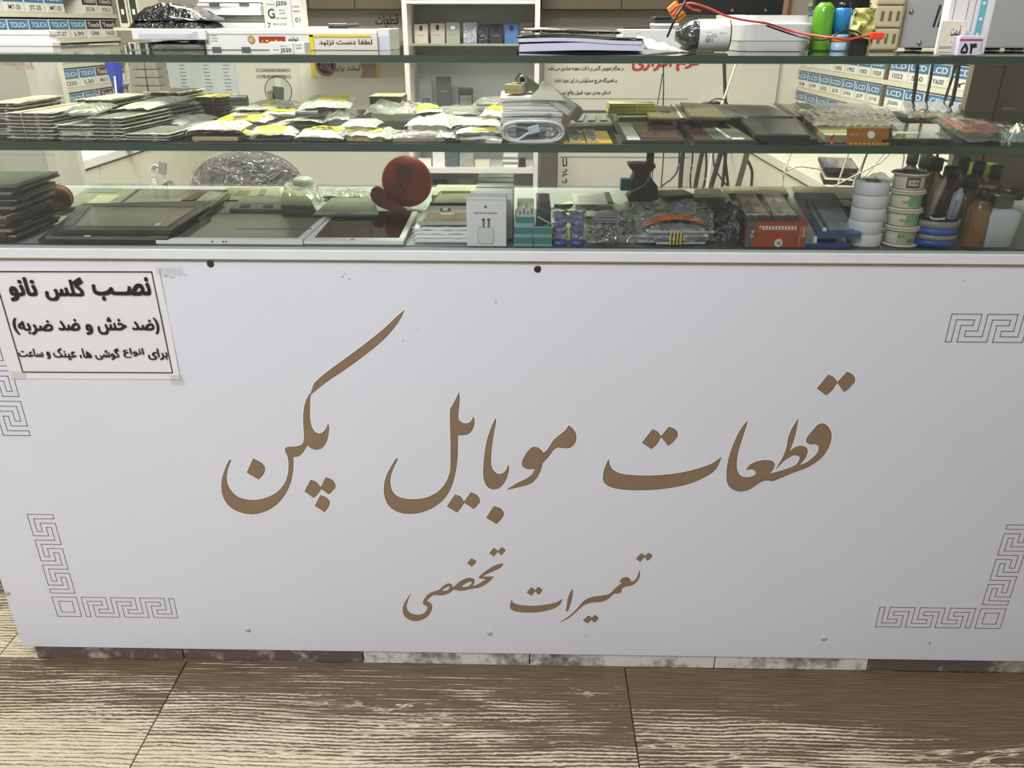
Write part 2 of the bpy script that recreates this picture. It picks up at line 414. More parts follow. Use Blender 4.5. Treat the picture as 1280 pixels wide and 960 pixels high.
# ---- flat ornament helper: curve fill
def smooth_poly(pts, n=5):
    """closed outline through pts; a point with a third value is a sharp corner"""
    N = len(pts); out = []
    co = [Vector(p[:2]) for p in pts]; cn = [len(p) > 2 for p in pts]
    for i in range(N):
        p1, p2 = co[i], co[(i+1) % N]
        p0 = co[i-1] if not cn[i] else p1-(p2-p1)*.6
        p3 = co[(i+2) % N] if not cn[(i+1) % N] else p2+(p2-p1)*.6
        for k in range(n):
            t = k/n
            out.append(.5*((2*p1)+(p2-p0)*t+(2*p0-5*p1+4*p2-p3)*t*t+(3*p1-p0-3*p2+p3)*t**3))
    return out
def fill(polys, offset=0.0):
    """tessellated 2D outlines (holes by nesting)"""
    c = bpy.data.curves.new('o', 'CURVE'); c.dimensions = '2D'; c.fill_mode = 'BOTH'; c.offset = offset
    for p in polys:
        s = c.splines.new('POLY'); s.points.add(len(p)-1); s.use_cyclic_u = True
        for q, v in zip(s.points, p): q.co = (v[0], v[1], 0, 1)
    o = bpy.data.objects.new('o', c); COL.objects.link(o)
    me = bpy.data.meshes.new_from_object(o.evaluated_get(bpy.context.evaluated_depsgraph_get()))
    r = [v.co.copy() for v in me.vertices], [tuple(f.vertices) for f in me.polygons]
    bpy.data.objects.remove(o); bpy.data.curves.remove(c); bpy.data.meshes.remove(me); return r
def onpanel(px, py): p = atY(px, py, 0); return Vector((p.x, p.z))
def inlay(polys, mb, y, off=0.0):
    vs, fs = fill(polys, off)
    mb.add([(v.x, y, v.y) for v in vs], [f[::-1] for f in fs])
def crop(pts, ox, oy, s): return [(ox+p[0]/s, oy+p[1]/s)+tuple(p[2:]) for p in pts]
C = 1
PKN = [
 [(810,62,C),(796,92),(770,130),(720,185),(640,250),(560,308),(490,355),(428,404,C),(438,368),(458,345),(500,310),(580,252),(660,192),(730,135),(780,88)],
 [(423,405,C),(408,430),(398,470),(396,520),(399,575),(396,605),(384,618),(360,624),(335,625),(320,631,C),(322,645),(332,668),(335,695),(333,730),(322,768),(300,800),(265,826),(220,841),(180,845),(130,835),(97,808),(79,775),(77,740),(84,708),(95,680,C),(91,677,C),(74,710),(60,755),(57,795),(66,835),(92,872),(132,893),(180,902),(230,893),(280,865),(315,825),(338,780),(350,730),(352,695),(352,665,C),(378,660),(395,642),(411,615,C),(428,628),(448,634),(470,628),(486,610),(496,580),(500,548),(497,532,C),(490,548),(478,563),(460,570),(442,562),(428,540),(421,505),(421,450)],
 [(188,673,C),(222,692),(235,714),(228,737),(210,758,C),(162,730,C)],
 [(426,761,C),(450,772),(467,796,C),(455,818),(437,834,C),(401,808,C)],
 [(488,751,C),(514,762),(527,785),(517,807),(500,823,C),(466,797,C)],
 [(466,825,C),(488,834),(503,852),(496,874),(482,893,C),(444,868,C)]]
MOB = [
 [(519,143,C),(522,180),(518,230),(514,284),(528,307),(555,318),(580,312),(594,298),(602,282,C),(607,302),(602,336),(585,365),(560,380),(512,383,C),(512,450),(508,530),(495,610),(470,690),(430,750),(370,797),(300,824),(235,832),(170,820),(120,785),(97,735),(93,680),(105,620),(135,560),(163,517,C),(170,520,C),(147,565),(129,615),(126,660),(139,705),(175,737),(240,750),(320,745),(390,715),(440,665),(468,600),(474,530),(473,400),(470,300),(471,235,C),(497,190)],
 [(498,724,C),(530,737),(547,768,C),(530,798),(507,823,C),(453,790,C)],
 [(588,711,C),(620,725),(638,756),(627,785),(604,809,C),(547,770,C)],
 [(727,292,C),(729,310),(718,370),(706,450),(701,530),(709,575),(735,603),(762,605),(785,590),(803,557,C),(803,585),(790,630),(765,670),(735,690),(700,688),(675,665),(661,620),(662,550),(672,460),(688,390),(708,335)],
 [(720,790,C),(757,803),(775,833),(760,862),(735,890,C),(677,855,C)],
 [(1147,330,C),(1175,355),(1189,390),(1180,430),(1155,453),(1125,456),(1085,453),(1060,466),(1035,500),(997,543,C),(985,585),(962,628),(927,660),(870,677),(798,693,C),(850,660),(900,636),(938,608),(957,572,C),(925,577),(893,568),(880,548),(890,515),(915,475),(945,452),(978,460),(1003,487,C),(1030,462),(1060,415),(1100,380),(1130,355)]]
QAT = [
 [(78,470,C),(85,500),(105,522),(150,538),(240,545),(340,541),(440,527),(520,505),(570,485),(607,458,C),(598,482),(575,520),(530,550),(460,580),(370,600),(270,610),(170,610),(100,600),(62,580),(53,550),(60,510)],
 [(285,327,C),(308,338),(323,361,C),(305,395),(280,417,C),(237,388,C)],
 [(362,315,C),(392,328),(402,353),(387,382),(358,405,C),(323,362,C)],
 [(1112,70,C),(1136,82),(1153,105,C),(1130,140),(1102,165,C),(1060,133,C)],
 [(1200,56,C),(1228,72),(1236,97),(1215,130),(1185,152,C),(1153,108,C)],
 [(729,290,C),(724,312),(705,370),(685,440),(679,500),(690,535),(715,552),(750,550),(772,537),(768,520),(750,512),(727,516,C),(745,493),(780,477),(820,472),(850,478),(858,495),(850,515),(833,537,C),(880,525),(925,511),(960,495,C),(974,475),(979,458),(965,447),(940,450),(905,472),(870,507,C),(900,455),(917,410),(925,365),(942,322),(969,280,C),(960,330),(945,385),(924,438,C),(950,415),(980,405),(1005,411),(1013,430),(1003,460),(985,482),(969,497,C),(1005,485),(1040,460),(1065,430),(1067,405),(1050,395),(1025,395),(1009,382),(1015,362),(1040,330),(1065,305),(1087,300),(1110,315),(1125,347),(1120,390),(1095,440),(1060,475),(1010,505),(950,527),(890,552),(850,568),(833,565),(805,568),(780,580),(745,605),(700,617),(660,605),(638,575),(635,520),(645,460),(665,400),(690,345),(715,307)]]
TAM = [
 [(1143,76,C),(1158,86),(1158,92,C),(1148,104),(1138,114,C),(1120,101,C)], [(1174,74,C),(1188,82),(1191,93),(1182,103),(1170,110,C),(1158,92,C)],
 [(1137,152,C),(1135,182),(1120,206),(1098,220),(1076,223),(1057,234),(1055,248),(1040,255),(1020,257),(995,280),(965,292),(925,295),(890,306),(855,335),(820,365),(783,382,C),(828,352),(860,320),(890,287),(925,271),(965,265),(1000,258),(1030,230),(1055,210),(1047,203,C),(1058,188),(1078,183),(1093,190),(1097,202),(1110,200),(1124,185),(1131,165)],
 [(908,353,C),(924,362,C),(918,376),(904,388,C),(885,374,C)], [(935,350,C),(952,362),(945,375),(935,384,C),(922,370,C)],
 [(838,235,C),(839,252),(832,290),(818,332,C),(809,334,C),(815,290),(823,260)],
 [(568,283,C),(575,297),(610,307),(670,310),(730,303),(770,293),(793,279,C),(780,305),(745,325),(690,337),(630,339),(580,333),(561,318),(563,297)],
 [(655,227,C),(669,238),(669,246,C),(655,265,C),(635,250,C)], [(685,226,C),(702,237),(698,251),(686,261,C),(670,244,C)]]
TKH = [
 [(488,52,C),(503,64),(504,72,C),(488,90,C),(469,76,C)], [(522,49,C),(538,60),(532,75),(520,86,C),(505,70,C)], [(388,99,C),(405,108),(408,118),(390,135,C),(370,120,C)],
 [(531,122,C),(515,142),(480,158),(440,178),(460,180),(487,180,C),(468,202),(430,226),(390,234),(340,243),(310,238),(290,253),(255,263),(225,261),(204,273),(192,288),(209,300),(213,322),(195,355),(165,373),(130,377),(98,362),(84,335),(90,300),(118,257,C),(103,295),(101,322),(120,343),(150,350),(180,342),(194,322),(189,310),(176,303),(176,286),(195,260),(220,247),(243,240),(262,223),(285,211),(302,216),(303,228),(316,220),(342,199),(375,186),(398,190),(402,204),(395,222),(418,214),(440,200),(452,191),(423,187),(430,174),(460,150),(500,128)],
 [(258,240),(280,226),(293,223),(288,236),(272,244)], [(345,224),(370,206),(390,202),(386,215),(368,226)]]
groups = [crop(p, 260, 370, 861/260) for p in PKN]+[crop(p, 460, 460, 1280/280) for p in MOB]+[crop(p, 740, 450, 1280/340) for p in QAT]
small = [crop(p, 480, 670, 1280/360) for p in TAM+TKH]
pg = [[onpanel(*q) for q in smooth_poly(p, 5)] for p in groups]
ps = [[onpanel(*q) for q in smooth_poly(p, 4)] for p in small]
m_gold = P('bronze inlay', '836C57', .42, var=.10, vscale=25)
m_line = P('engraved line', '6A5D55', .6, var=.1)
m_cut = P('bevelled cut edge', 'E6E1DC', .4, var=.02)
a = MB(); inlay(pg, a, -.00015, .0021); inlay(ps, a, -.00015, .0014); a.build('lettering_bevel', m_cut, counter)
a = MB(); inlay(pg, a, -.0003, .0008); inlay(ps, a, -.0003, .0005); a.build('lettering_outline', m_line, counter)
a = MB(); inlay(pg, a, -.00045, -.0004); a.build('lettering', m_gold, counter)
a = MB(); inlay(ps, a, -.00045, -.00015); a.build('small_lettering', m_gold, counter)
# meander corners -----------------------------------------------------------
o0 = onpanel(72.5, 770.4); u = (onpanel(95.2, 747.1).x-onpanel(65, 747.1).x)/5
zb = (onpanel(72.5, 770).y+onpanel(101.9, 770.6).y)/2
x_l = (onpanel(65, 747.1).x+onpanel(72.5, 770).x)/2
x_r = (onpanel(1257, 762).x+onpanel(1250.2, 785.5).x)/2
zb_r = onpanel(1250, 785.5).y
z_top = onpanel(1190, 392.5).y
def meander(mb, ox, oz, sx, sz):
    def seg(path, closed=False):
        pts = [(ox+sx*u*x, oz+sz*u*y) for x, y in path]
        w = .00062
        n = len(pts)
        for i in range(n if closed else n-1):
            (xa, za), (xb, zb_) = pts[i], pts[(i+1) % n]
            mb.box(min(xa, xb)-w, max(xa, xb)+w, -.00035, -.0001, min(za, zb_)-w, max(za, zb_)+w)
    seg([(0, 0), (5, 0), (5, 5), (0, 5)], True); seg([(1.1, 1.1), (3.9, 1.1), (3.9, 3.9), (1.1, 3.9)], True)
    A = [(0, 0), (0, 5)]; B = [(0, 0), (1, 0)]
    for k in range(3):
        A += [(5+6*k, 5), (5+6*k, 2), (3+6*k, 2), (3+6*k, 1), (6+6*k, 1), (6+6*k, 5)]
        B += [(1+6*k, 0), (1+6*k, 4), (4+6*k, 4), (4+6*k, 3), (2+6*k, 3), (2+6*k, 0), (7+6*k, 0)]
    A += [(19, 5), (19, 0)]; B = B[:-1]+[(19, 0)]
    for pth in (A, B):
        seg([(x+6, y) for x, y in pth]); seg([(y, x+6) for x, y in pth])
for args in ((x_l, zb, 1, 1), (x_r, zb_r, -1, 1), (x_l, z_top, 1, -1), (x_r, z_top, -1, -1)):
    mb = MB(); meander(mb, *args); mb.build('meander_ornament', m_line, counter)
# screws, caps, scuffs
m_cap = P('grey screw cap', 'AFB0AC', .5)
for px, py in ((310, 787), (612, 791), (1030, 798), (9, 741)):
    q = onpanel(px, py); MB().lathe([(.0055, 0), (.0052, .001), (.003, .0016)], 14, T(q.x, 0, q.y) @ Rx(pi/2)).build('screw_cap', m_cap, counter)
for px, py in ((263, 330), (672, 336.5)):
    q = onpanel(px, py); h = MB().lathe([(.0058, 0), (.0045, .0012), (.002, .0006)], 9, T(q.x, 0, q.y) @ Rx(pi/2)).build('screw_head', m_dark, counter)
m_scuff = P('scuff grey', '6E6A66', .7)
for i, (px, py, w, h) in enumerate(((428, 346, 5, 1.6), (437, 348.5, 4, 1.4), (431, 342, 3, 1), (208, 345, 6, 1), (216, 347, 10, .8), (232, 344, 6, .8), (484, 770, 2, 1), (731, 795, 9, .8), (1162, 804, 2.4, 6), (1163, 811, 1, 5), (536, 776, 1.4, 1), (200, 776, 1.5, 2), (620, 378, 1, 8), (504, 426, 2, 2), (522, 412, 1, 3), (1040, 790, 1.5, 1.5), (897, 796, 1.4, 1), (1205, 350, 3, 1), (1231, 806, 1.6, 1.6))):
    q = onpanel(px, py); n = 7; w *= .0011; h *= .0013
    MB().add([(q.x+w*.5*cos(2*pi*k/n)*rnd.uniform(.6, 1.2), -.0003, q.y+h*.5*sin(2*pi*k/n)*rnd.uniform(.6, 1.2)) for k in range(n)], [tuple(range(n))]).build('scuff_mark', m_scuff, counter)
# sticker ------------------------------------------------------------------
m_paper = P('white paper', 'D6D3D3', .55, var=.02, vscale=6)
m_ink = P('black print', '1D1A1B', .5, var=.1)
stk = thing('sticker', 'white paper notice with black Persian text and frame, stuck on the panel', 'notice', (0, 0, 0))
q = [onpanel(*p) for p in ((-30, 334), (199, 335), (226, 474), (14, 473))]
nx, nz = 12, 8
def stf(u_, v_):
    b = q[3].lerp(q[2], u_); t = q[0].lerp(q[1], u_); p = b.lerp(t, v_)
    lift = .0004+.0012*max(0, u_-.92)/.08*(.5+.5*sin(v_*9))+.0005*max(0, .08-v_)/.08
    return (p.x, -lift, p.y)
MB().grid(stf, nx, nz).build('paper_sheet', m_paper, stk)
fr = [onpanel(*p) for p in ((-8, 339), (190, 339.5), (216, 465.5), (29, 464.5))]
mb = MB()
for i in range(4):
    a_, b_ = fr[i], fr[(i+1) % 4]; d = (b_-a_).normalized(); nrm = Vector((-d.y, d.x))*.0009; e = d*.0009
    mb.add([(p.x, -.0016, p.y) for p in (a_-e+nrm, a_-e-nrm, b_+e-nrm, b_+e+nrm)], [(0, 1, 2, 3)])
mb.build('printed_frame', m_ink, stk)
def word(txt, x0, x1, y0, y1, bold):
    ym = (y0+y1)/2
    a_ = onpanel(x0, ym).x; b_ = onpanel(x1, ym).x; zt = onpanel((x0+x1)/2, y0).y; zb2 = onpanel((x0+x1)/2, y1).y
    mb = MB(); put_text(mb, txt, faceY((a_, -.0018, zb2)), b_-a_, zt-zb2, bold, True)
    mb.build('printed_word', m_ink, stk)
for t, x0, x1, y0, y1, b in (('نصــب', 463, 755, 103, 222, .022), ('گلس', 222, 425, 105, 223, .022), ('نانو', 44, 186, 104, 225, .022),
     ('(ضد', 660, 797, 306, 388, .016), ('خش', 487, 635, 303, 392, .016), ('و', 430, 467, 338, 392, .02), ('ضد', 290, 400, 312, 372, .016), ('ضربه)', 68, 266, 308, 392, .016),
     ('برای', 740, 840, 460, 518, .016), ('انواع', 617, 722, 458, 507, .016), ('گوشی', 475, 600, 458, 517, .016), ('ها،', 397, 458, 460, 508, .016), ('عینک', 268, 382, 458, 517, .016), ('و', 235, 255, 475, 513, .02), ('ساعت', 93, 217, 460, 503, .016)):
    word(t, x0/4, x1/4, 320+y0/4, 320+y1/4, b*1.9)
m_tape = film('sticky tape', tint=(.98, .98, .97), haze=.02, rough=.3, bump=0, gloss=.15)
for px, py, w, h in ((24, 468, 20, 10), (222, 474, 18, 12), (212, 338, 34, 9)):
    q2 = onpanel(px, py); MB().box(q2.x-w*.0006, q2.x+w*.0006, -.0026, -.0024, q2.y-h*.0007, q2.y+h*.0007).build('tape', m_tape, stk)
# glass ------------------------------------------------------------------------
m_glass = film('shelf glass', tint=(.925, .955, .91), haze=.015, rough=.03, bump=0, gloss=1.0)
m_gedge = P('dark green glass edge', '33443A', .12, var=.25, vscale=6, coat=.6)
m_pane = film('front glass', tint=(.985, .995, .98), haze=.02, rough=.03, bump=0, gloss=.75)
case = thing('glass_showcase', 'green edged glass showcase with two shelves standing on the white counter', 'showcase', (0, 0, 0))
def shelf(z):
    x0, x1, y0, y1 = XL+.002, XR-.002, 0, DEP
    g = MB().add([(x0, y0, z), (x1, y0, z), (x1, y1, z), (x0, y1, z), (x0, y0, z-GT), (x1, y0, z-GT), (x1, y1, z-GT), (x0, y1, z-GT)], [(0, 1, 2, 3), (7, 6, 5, 4)]).build('glass_shelf', m_glass, case)
    mb = MB()
    for (a0, b0), (a1, b1) in (((x0, y0), (x1, y0)), ((x1, y0), (x1, y1)), ((x1, y1), (x0, y1)), ((x0, y1), (x0, y0))):
        mb.add([(a0, b0, z-GT), (a1, b1, z-GT), (a1, b1, z), (a0, b0, z)], [(0, 1, 2, 3)])
    mb.build('polished_edge', m_gedge, g)
shelf(ZM); shelf(ZT)
for z0, z1 in ((ZS, ZM-GT), (ZM, ZT-GT)):
    y0 = .004
    g = MB().add([(XL+.006, y0, z0+.0003), (XR-.01, y0, z0+.0003), (XR-.01, y0, z1-.0006), (XL+.006, y0, z1-.0006)], [(0, 1, 2, 3)]).build('front_pane', m_pane, case)
    MB().box(XL+.006, XR-.01, y0, y0+.0045, z1-.0006, z1-.0003).build('pale_edge', P('pale glass edge', 'A9B7A6', .2), g)
    MB().box(XL+.006, XR-.01, y0, y0+.0045, z0, z0+.0006).build('dark_edge', P('dark glass edge', '4A4F4C', .3), g)
    MB().box(XL+.004, XL+.008, .012, DEP-.03, z0+.0003, z1-.0005).build('end_pane', m_pane, case)
# ================================================================ BEHIND THE COUNTER
m_cab = P('cream laminate', 'D9D6C4', .45, var=.03, vscale=3)
m_white = P('white plastic', 'E9E8E3', .4, var=.03)
m_card = P('white carton', 'E4E2DC', .55, var=.03)
m_cream = P('cream carton', 'D8D3C2', .55, var=.04)
m_grey = P('grey plastic', '8E8D88', .5, var=.06)
m_taupe = P('taupe board', 'A09A90', .55, var=.05)
m_black = P('black plastic', '1C1C1D', .35, var=.2)
m_black2 = P('soft black', '2A2A2A', .55, var=.2)
m_ink2 = P('faint print', '8A8880', .6)
m_blue = P('blue label', '3E78A6', .45, var=.08)
m_blue2 = P('blue header', '3F6FA0', .45, var=.1)
m_brown = P('dark red label', '3C2624', .45)
m_wtext = P('pale print', 'D8DEE4', .5)
m_teal = P('teal print', '6FB3C4', .45)
m_red = P('red print', 'B3302A', .5)
m_yel = P('yellow print', 'E2C93B', .5, var=.08)
m_steel = P('brushed steel', 'B9B6AE', .28, metal=1)
m_clear = film('clear plastic', haze=.06, rough=.1, bump=.15, bscale=30)
m_smoke = film('smoky plastic', tint=(.72, .74, .72), haze=.12, rough=.2, bump=.2)
def pbox(px0, px1, py0, py1, Y):
    a = atY((px0+px1)/2, py1, Y); b = atY((px0+px1)/2, py0, Y); ym = (py0+py1)/2
    return atY(px0, ym, Y).x, atY(px1, ym, Y).x, a.z, b.z
def fbox(name, label, cat, mat, px0, px1, py0, py1, Y, depth, base=None, group=None, bev=.001, rz=0, body='body'):
    """a box seen from the front; if base is given it stands on that height, at the depth where its foot shows"""
    if base is not None: Y = atZ((px0+px1)/2, py1, base).y
    x0, x1, z0, z1 = pbox(px0, px1, py0, py1, Y)
    if base is not None: z0 = base+.0003
    t = thing(name, label, cat, ((x0+x1)/2, Y, z0), rz, group)
    t['dims'] = (x1-x0, depth, z1-z0)
    MB().box(-(x1-x0)/2, (x1-x0)/2, 0, depth, 0, z1-z0, bev=bev).build(body, mat, t)
    return t, x1-x0, z1-z0
def print_on(t, body, mat, u0, u1, v0, v1, w, h, bold=0.0, arabic=False, name='printed_text', y=-.0004):
    mb = MB(); put_text(mb, body, faceY((-w/2+u0*w, y, v0*h)), (u1-u0)*w, (v1-v0)*h, bold, arabic)
    return mb.build(name, mat, t)
def patch(t, mat, u0, u1, v0, v1, w, h, name='label', th_=.0003):
    return MB().box(-w/2+u0*w, -w/2+u1*w, -th_, 0, v0*h, v1*h).build(name, mat, t)
def cable(name, label, mat, pts, Y, r, group=None, cat='cable', drop=False):
    """hanging or lying cable through surveyed points; Y a number or one depth per point"""
    ps = [atY(p[0], p[1], p[2] if len(p) > 2 else Y) for p in pts]
    if drop: ps.append(Vector((ps[-1].x, ps[-1].y, .3))); ps.append(Vector((ps[-1].x, ps[-1].y, .001)))
    return tag(MB().tube(ps, r, 7).build(name, mat), label, cat, group)

# wall fittings
xa = atY(380, 55, BW-.02).x
tz = atY(500, 55, BW).z; tz2 = atY(500, 13, BW).z
struct(MB().box(-2.69, 2.29, BW-.012, BW-.001, tz, tz2+.3).build('trim_1', m_taupe))
for lb, pa, pb in (('brown overhead cabinet left of the white shelf unit', 330, 503), ('brown overhead cabinet right of the white shelf unit', 677, 975)):
    xa_, xb_ = atY(pa, 10, BW-.1).x, atY(pb, 10, BW-.1).x
    oc = thing('overhead_cabinet', lb, 'cabinet', ((xa_+xb_)/2, BW-.013, tz2)); w = xb_-xa_
    MB().box(-w/2, w/2, -.1, 0, 0, .5, bev=.003).build('body', P('dark brown board', '5E5344', .6, var=.06), oc)
    for k in range(3): MB().box(-w/2+w*k/3+.002, -w/2+w*(k+1)/3-.002, -.114, -.1005, .004, .49, bev=.002).build('door', P('dark brown board', '5E5344', .6, var=.06), oc)
z0 = atY(450, 68, 2.72).z; z1 = atY(450, 62, 2.72).z; x0 = atY(376, 62, 2.72).x; x1 = atY(505, 62, 2.72).x
lg = thing('wall_ledge', 'white ledge with a green glass strip on it along the back wall', 'ledge', (x0, 2.72, z0))
MB().box(0, x1-x0-.005, 0, .3, 0, z1-z0).build('ledge_board', m_white, lg)
MB().box(0, x1-x0-.005, .1, .106, z1-z0, z1-z0+.032).build('glass_strip', P('green glass strip', '6C7464', .2), lg)
# low cabinets
zd = .72
pe = atZ(120, 195, zd); pe2 = atZ(1005, 215, zd)
lc = thing('low_cabinet', 'low cream cabinet running along the left rack', 'cabinet', (-2.0, 1.0, 0))
L0, L1 = 1.0, 2.98
MB().box(0, pe.x+2.0-.01, 0, L1-L0, 0, zd-.03).build('body', m_cab, lc)
MB().box(0, pe.x+2.0+.006, -.01, L1-L0, zd-.028, zd, bev=.002).build('worktop', m_white, lc)
MB().box(pe.x+2.0-.012, pe.x+2.0-.006, 0, L1-L0, zd-.0299, zd-.0285).build('shadow_gap', m_dark, lc)
for i in range(4):
    MB().box(pe.x+2.0-.0099, pe.x+2.0-.0005, .01+i*.49, .495+i*.49, .02, zd-.034, bev=.002).build('door', m_cab, lc)
rc = thing('low_cabinet', 'low cream desk cabinet running along the right rack', 'cabinet', (pe2.x, 1.0, 0))
RW = 1.325-pe2.x
MB().box(.01, RW, 0, L1-L0, 0, zd-.03).build('body', m_cab, rc)
MB().box(-.006, RW, -.01, L1-L0, zd-.028, zd, bev=.002).build('worktop', m_cab, rc)
for i in range(4):
    MB().box(.0005, .0099, .01+i*.49, .495+i*.49, .02, zd-.034, bev=.002).build('door', m_cab, rc)
# back board with notices
Yb = BW-.03
x0, x1, z0, z1 = pbox(678, 968, 72, 200, Yb)
bb = thing('notice_board', 'cream board on the back wall with black and red Persian notices', 'board', ((x0+x1)/2, Yb, z0-.5))
W_, H_ = x1-x0, z1-z0+.5
MB().box(-W_/2, W_/2, 0, .016, 0, H_, bev=.002).build('board', P('board face', 'D2CEC2', .5, var=.03), bb)
def wall_text(t, ox, oz, Y, txt, px0, px1, py0, py1, mat, bold, arabic=True, name='printed_line'):
    a, b, c, d = pbox(px0, px1, py0, py1, Y)
    mb = MB(); put_text(mb, txt, faceY((a-ox, -.0012, c-oz)), b-a, d-c, bold, arabic); return mb.build(name, mat, t)
bx, bz = (x0+x1)/2, z0-.5
for t_, a_, b_, c_, d_ in (('در هنگام تعویض گلس و یا فلت بعهده مشتری می باشد', 685, 780, 82, 90), ('و تعمیرگاه هیچ مسئولیتی در این مورد ندارد', 693, 771, 97, 105), ('ادعای بعدی مورد قبول واقع نمی', 700, 763, 113, 120)):
    wall_text(bb, bx, bz, Yb, t_, a_, b_, c_, d_, m_ink, .03)
wall_text(bb, bx, bz, Yb, 'نرم', 845, 874, 70, 89, m_red, .04); wall_text(bb, bx, bz, Yb, 'افزاری', 790, 840, 66, 89, m_red, .04)
for a_, b_, c_, d_ in ((679, 680, 75, 128), (690, 860, 123, 124), (700, 965, 196, 197.5)):
    a, b, c, d = pbox(a_, b_, c_, d_, Yb); MB().box(a-bx, b-bx, -.001, 0, c-bz, d-bz).build('ruled_line', m_ink2, bb)
a, b, c, d = pbox(703, 713, 193, 232, Yb); 
for i, (g, q0, q1) in enumerate((('لا', 197, 208), ('ر', 211, 216), ('م', 217, 221), ('ق', 223, 229))):
    wall_text(bb, bx, bz, Yb, g, 703, 709, q0, q1, m_ink, .02, name='handwriting')
# posters at the left of the back wall
def poster(label, px0, px1, py0, py1, mat, Y=BW-.004):
    x0, x1, z0, z1 = pbox(px0, px1, py0, py1, Y)
    t = thing('poster', label, 'poster', ((x0+x1)/2, Y, z0)); MB().box(-(x1-x0)/2, (x1-x0)/2, 0, .002, 0, z1-z0).build('sheet', mat, t); return t, x1-x0, z1-z0
m_sheet = P('pale blue paper', 'C3CCCB', .6, var=.04)
for (a, b, lb) in ((197, 245, 'pale price list sheet beside the grey boxes on the back wall'), (247, 300, 'pale blue price list sheet next to the round phone sticker')):
    t, w, h = poster(lb, a, b, 74, 170, m_sheet)
    for c in (.35, .8):
        for i in range(12):
            MB().box(-w/2+w*(c-.1-.03*rnd.random()), -w/2+w*(c+.05*rnd.random()), -.0006, 0, h*(.97-.045*i)-.003, h*(.97-.045*i)+.002).build('print_row', m_ink2, t)
t, w, h = poster('cream poster with a round phone picture and two grey captions', 302, 376, 60, 165, P('poster cream', 'D5D5C6', .55, var=.03))
for v0, v1, tx in ((.72, .765, 'تعمیرات تخصصی'), (.645, .69, '۰۹۱۲۴۵۲۰۹')):
    MB().box(-w/2+.28*w, -w/2+.86*w, -.0006, 0, v0*h, v1*h).build('caption_strip', P('caption grey', 'A2A79A', .6), t)
    print_on(t, tx, m_ink, .38, .8, v0+.006, v1-.006, w, h, .02, True, 'caption', -.001)
cc = T(-w/2+.62*w, -.0005, .50*h)
rr = .225*w
MB().lathe([(rr, -.0005), (rr, .0005)], 28, cc @ Rx(pi/2)).build('picture_disc', P('picture disc', 'BFC3B4', .5), t)
MB().lathe([(rr+.002, -.0008), (rr+.002, .0009), (rr-.002, .0009), (rr-.002, -.0008)], 28, cc @ Rx(pi/2)).build('picture_ring', m_dark, t)
MB().box(-.42*rr, .42*rr, -.0022, -.0012, -.6*rr, .3*rr, cc @ Ry(.12), .002).build('printed_phone', P('phone print', '4E5850', .5), t)
MB().box(-.25*rr, .2*rr, -.0024, -.0013, .3*rr, .85*rr, cc @ Ry(.12)).build('printed_card', P('card print', 'D8DCCB', .5), t)
MB().box(-.85*rr, -.4*rr, -.0022, -.0012, -.5*rr, .2*rr, cc @ Ry(-.3), .004).build('printed_hand', P('hand print', '7C7E66', .6), t)
t, w, h = poster('yellow edged poster with a red no-touch sign and a face photo', 388, 473, 55, 97, P('poster white', 'DDDCD0', .55))
MB().box(-w/2, -w/2+.07*w, -.0006, 0, 0, h).build('yellow_edge', m_yel, t); MB().box(w/2-.035*w, w/2, -.0006, 0, 0, h).build('yellow_edge', m_yel, t)
cc = T(-w/2+.22*w, -.001, .38*h); rr = .155*w
MB().lathe([(rr, -.0005), (rr, .0008), (rr*.8, .0008), (rr*.8, -.0005)], 26, cc @ Rx(pi/2)).build('sign_ring', P('sign red', 'B0524E', .5), t)
MB().box(-rr*.85, rr*.85, -.0014, -.0006, -.1*rr, .1*rr, cc @ Ry(.8)).build('sign_bar', P('sign red', 'B0524E', .5), t)
for k in range(4): MB().box(-.5*rr+k*.27*rr, -.32*rr+k*.27*rr, -.001, -.0004, -.5*rr, (.35+.12*(k in (1, 2)))*rr, cc @ Ry(.3)).build('printed_finger', P('print grey', '6F6A62', .6), t)
print_on(t, 'دست دادن', m_ink, .38, .65, .46, .66, w, h, .02, True, y=-.001); print_on(t, 'لبخند بزنید', m_ink, .32, .72, .16, .38, w, h, .02, True, y=-.001)
MB().prism([(.22*w, 0), (.26*w, .22*h), (.22*w, .45*h), (.26*w, .8*h), (.46*w, .8*h), (.465*w, 0)], 0, .0007, Rx(pi/2)).build('face_photo', P('face print', 'A98A78', .6, var=.25, vscale=60), t)
# handwriting on the taupe wall
t, w, h = poster('small taupe wall label handwritten in black Persian beside shelf unit', 468, 500, 18, 40, m_taupe, BW-.0145)
print_on(t, 'قطعات', m_ink, .05, .95, .42, .98, w, h, .012, True, 'handwriting', -.001); print_on(t, 'پکن', m_ink, .1, .7, .04, .4, w, h, .012, True, 'handwriting', -.001)

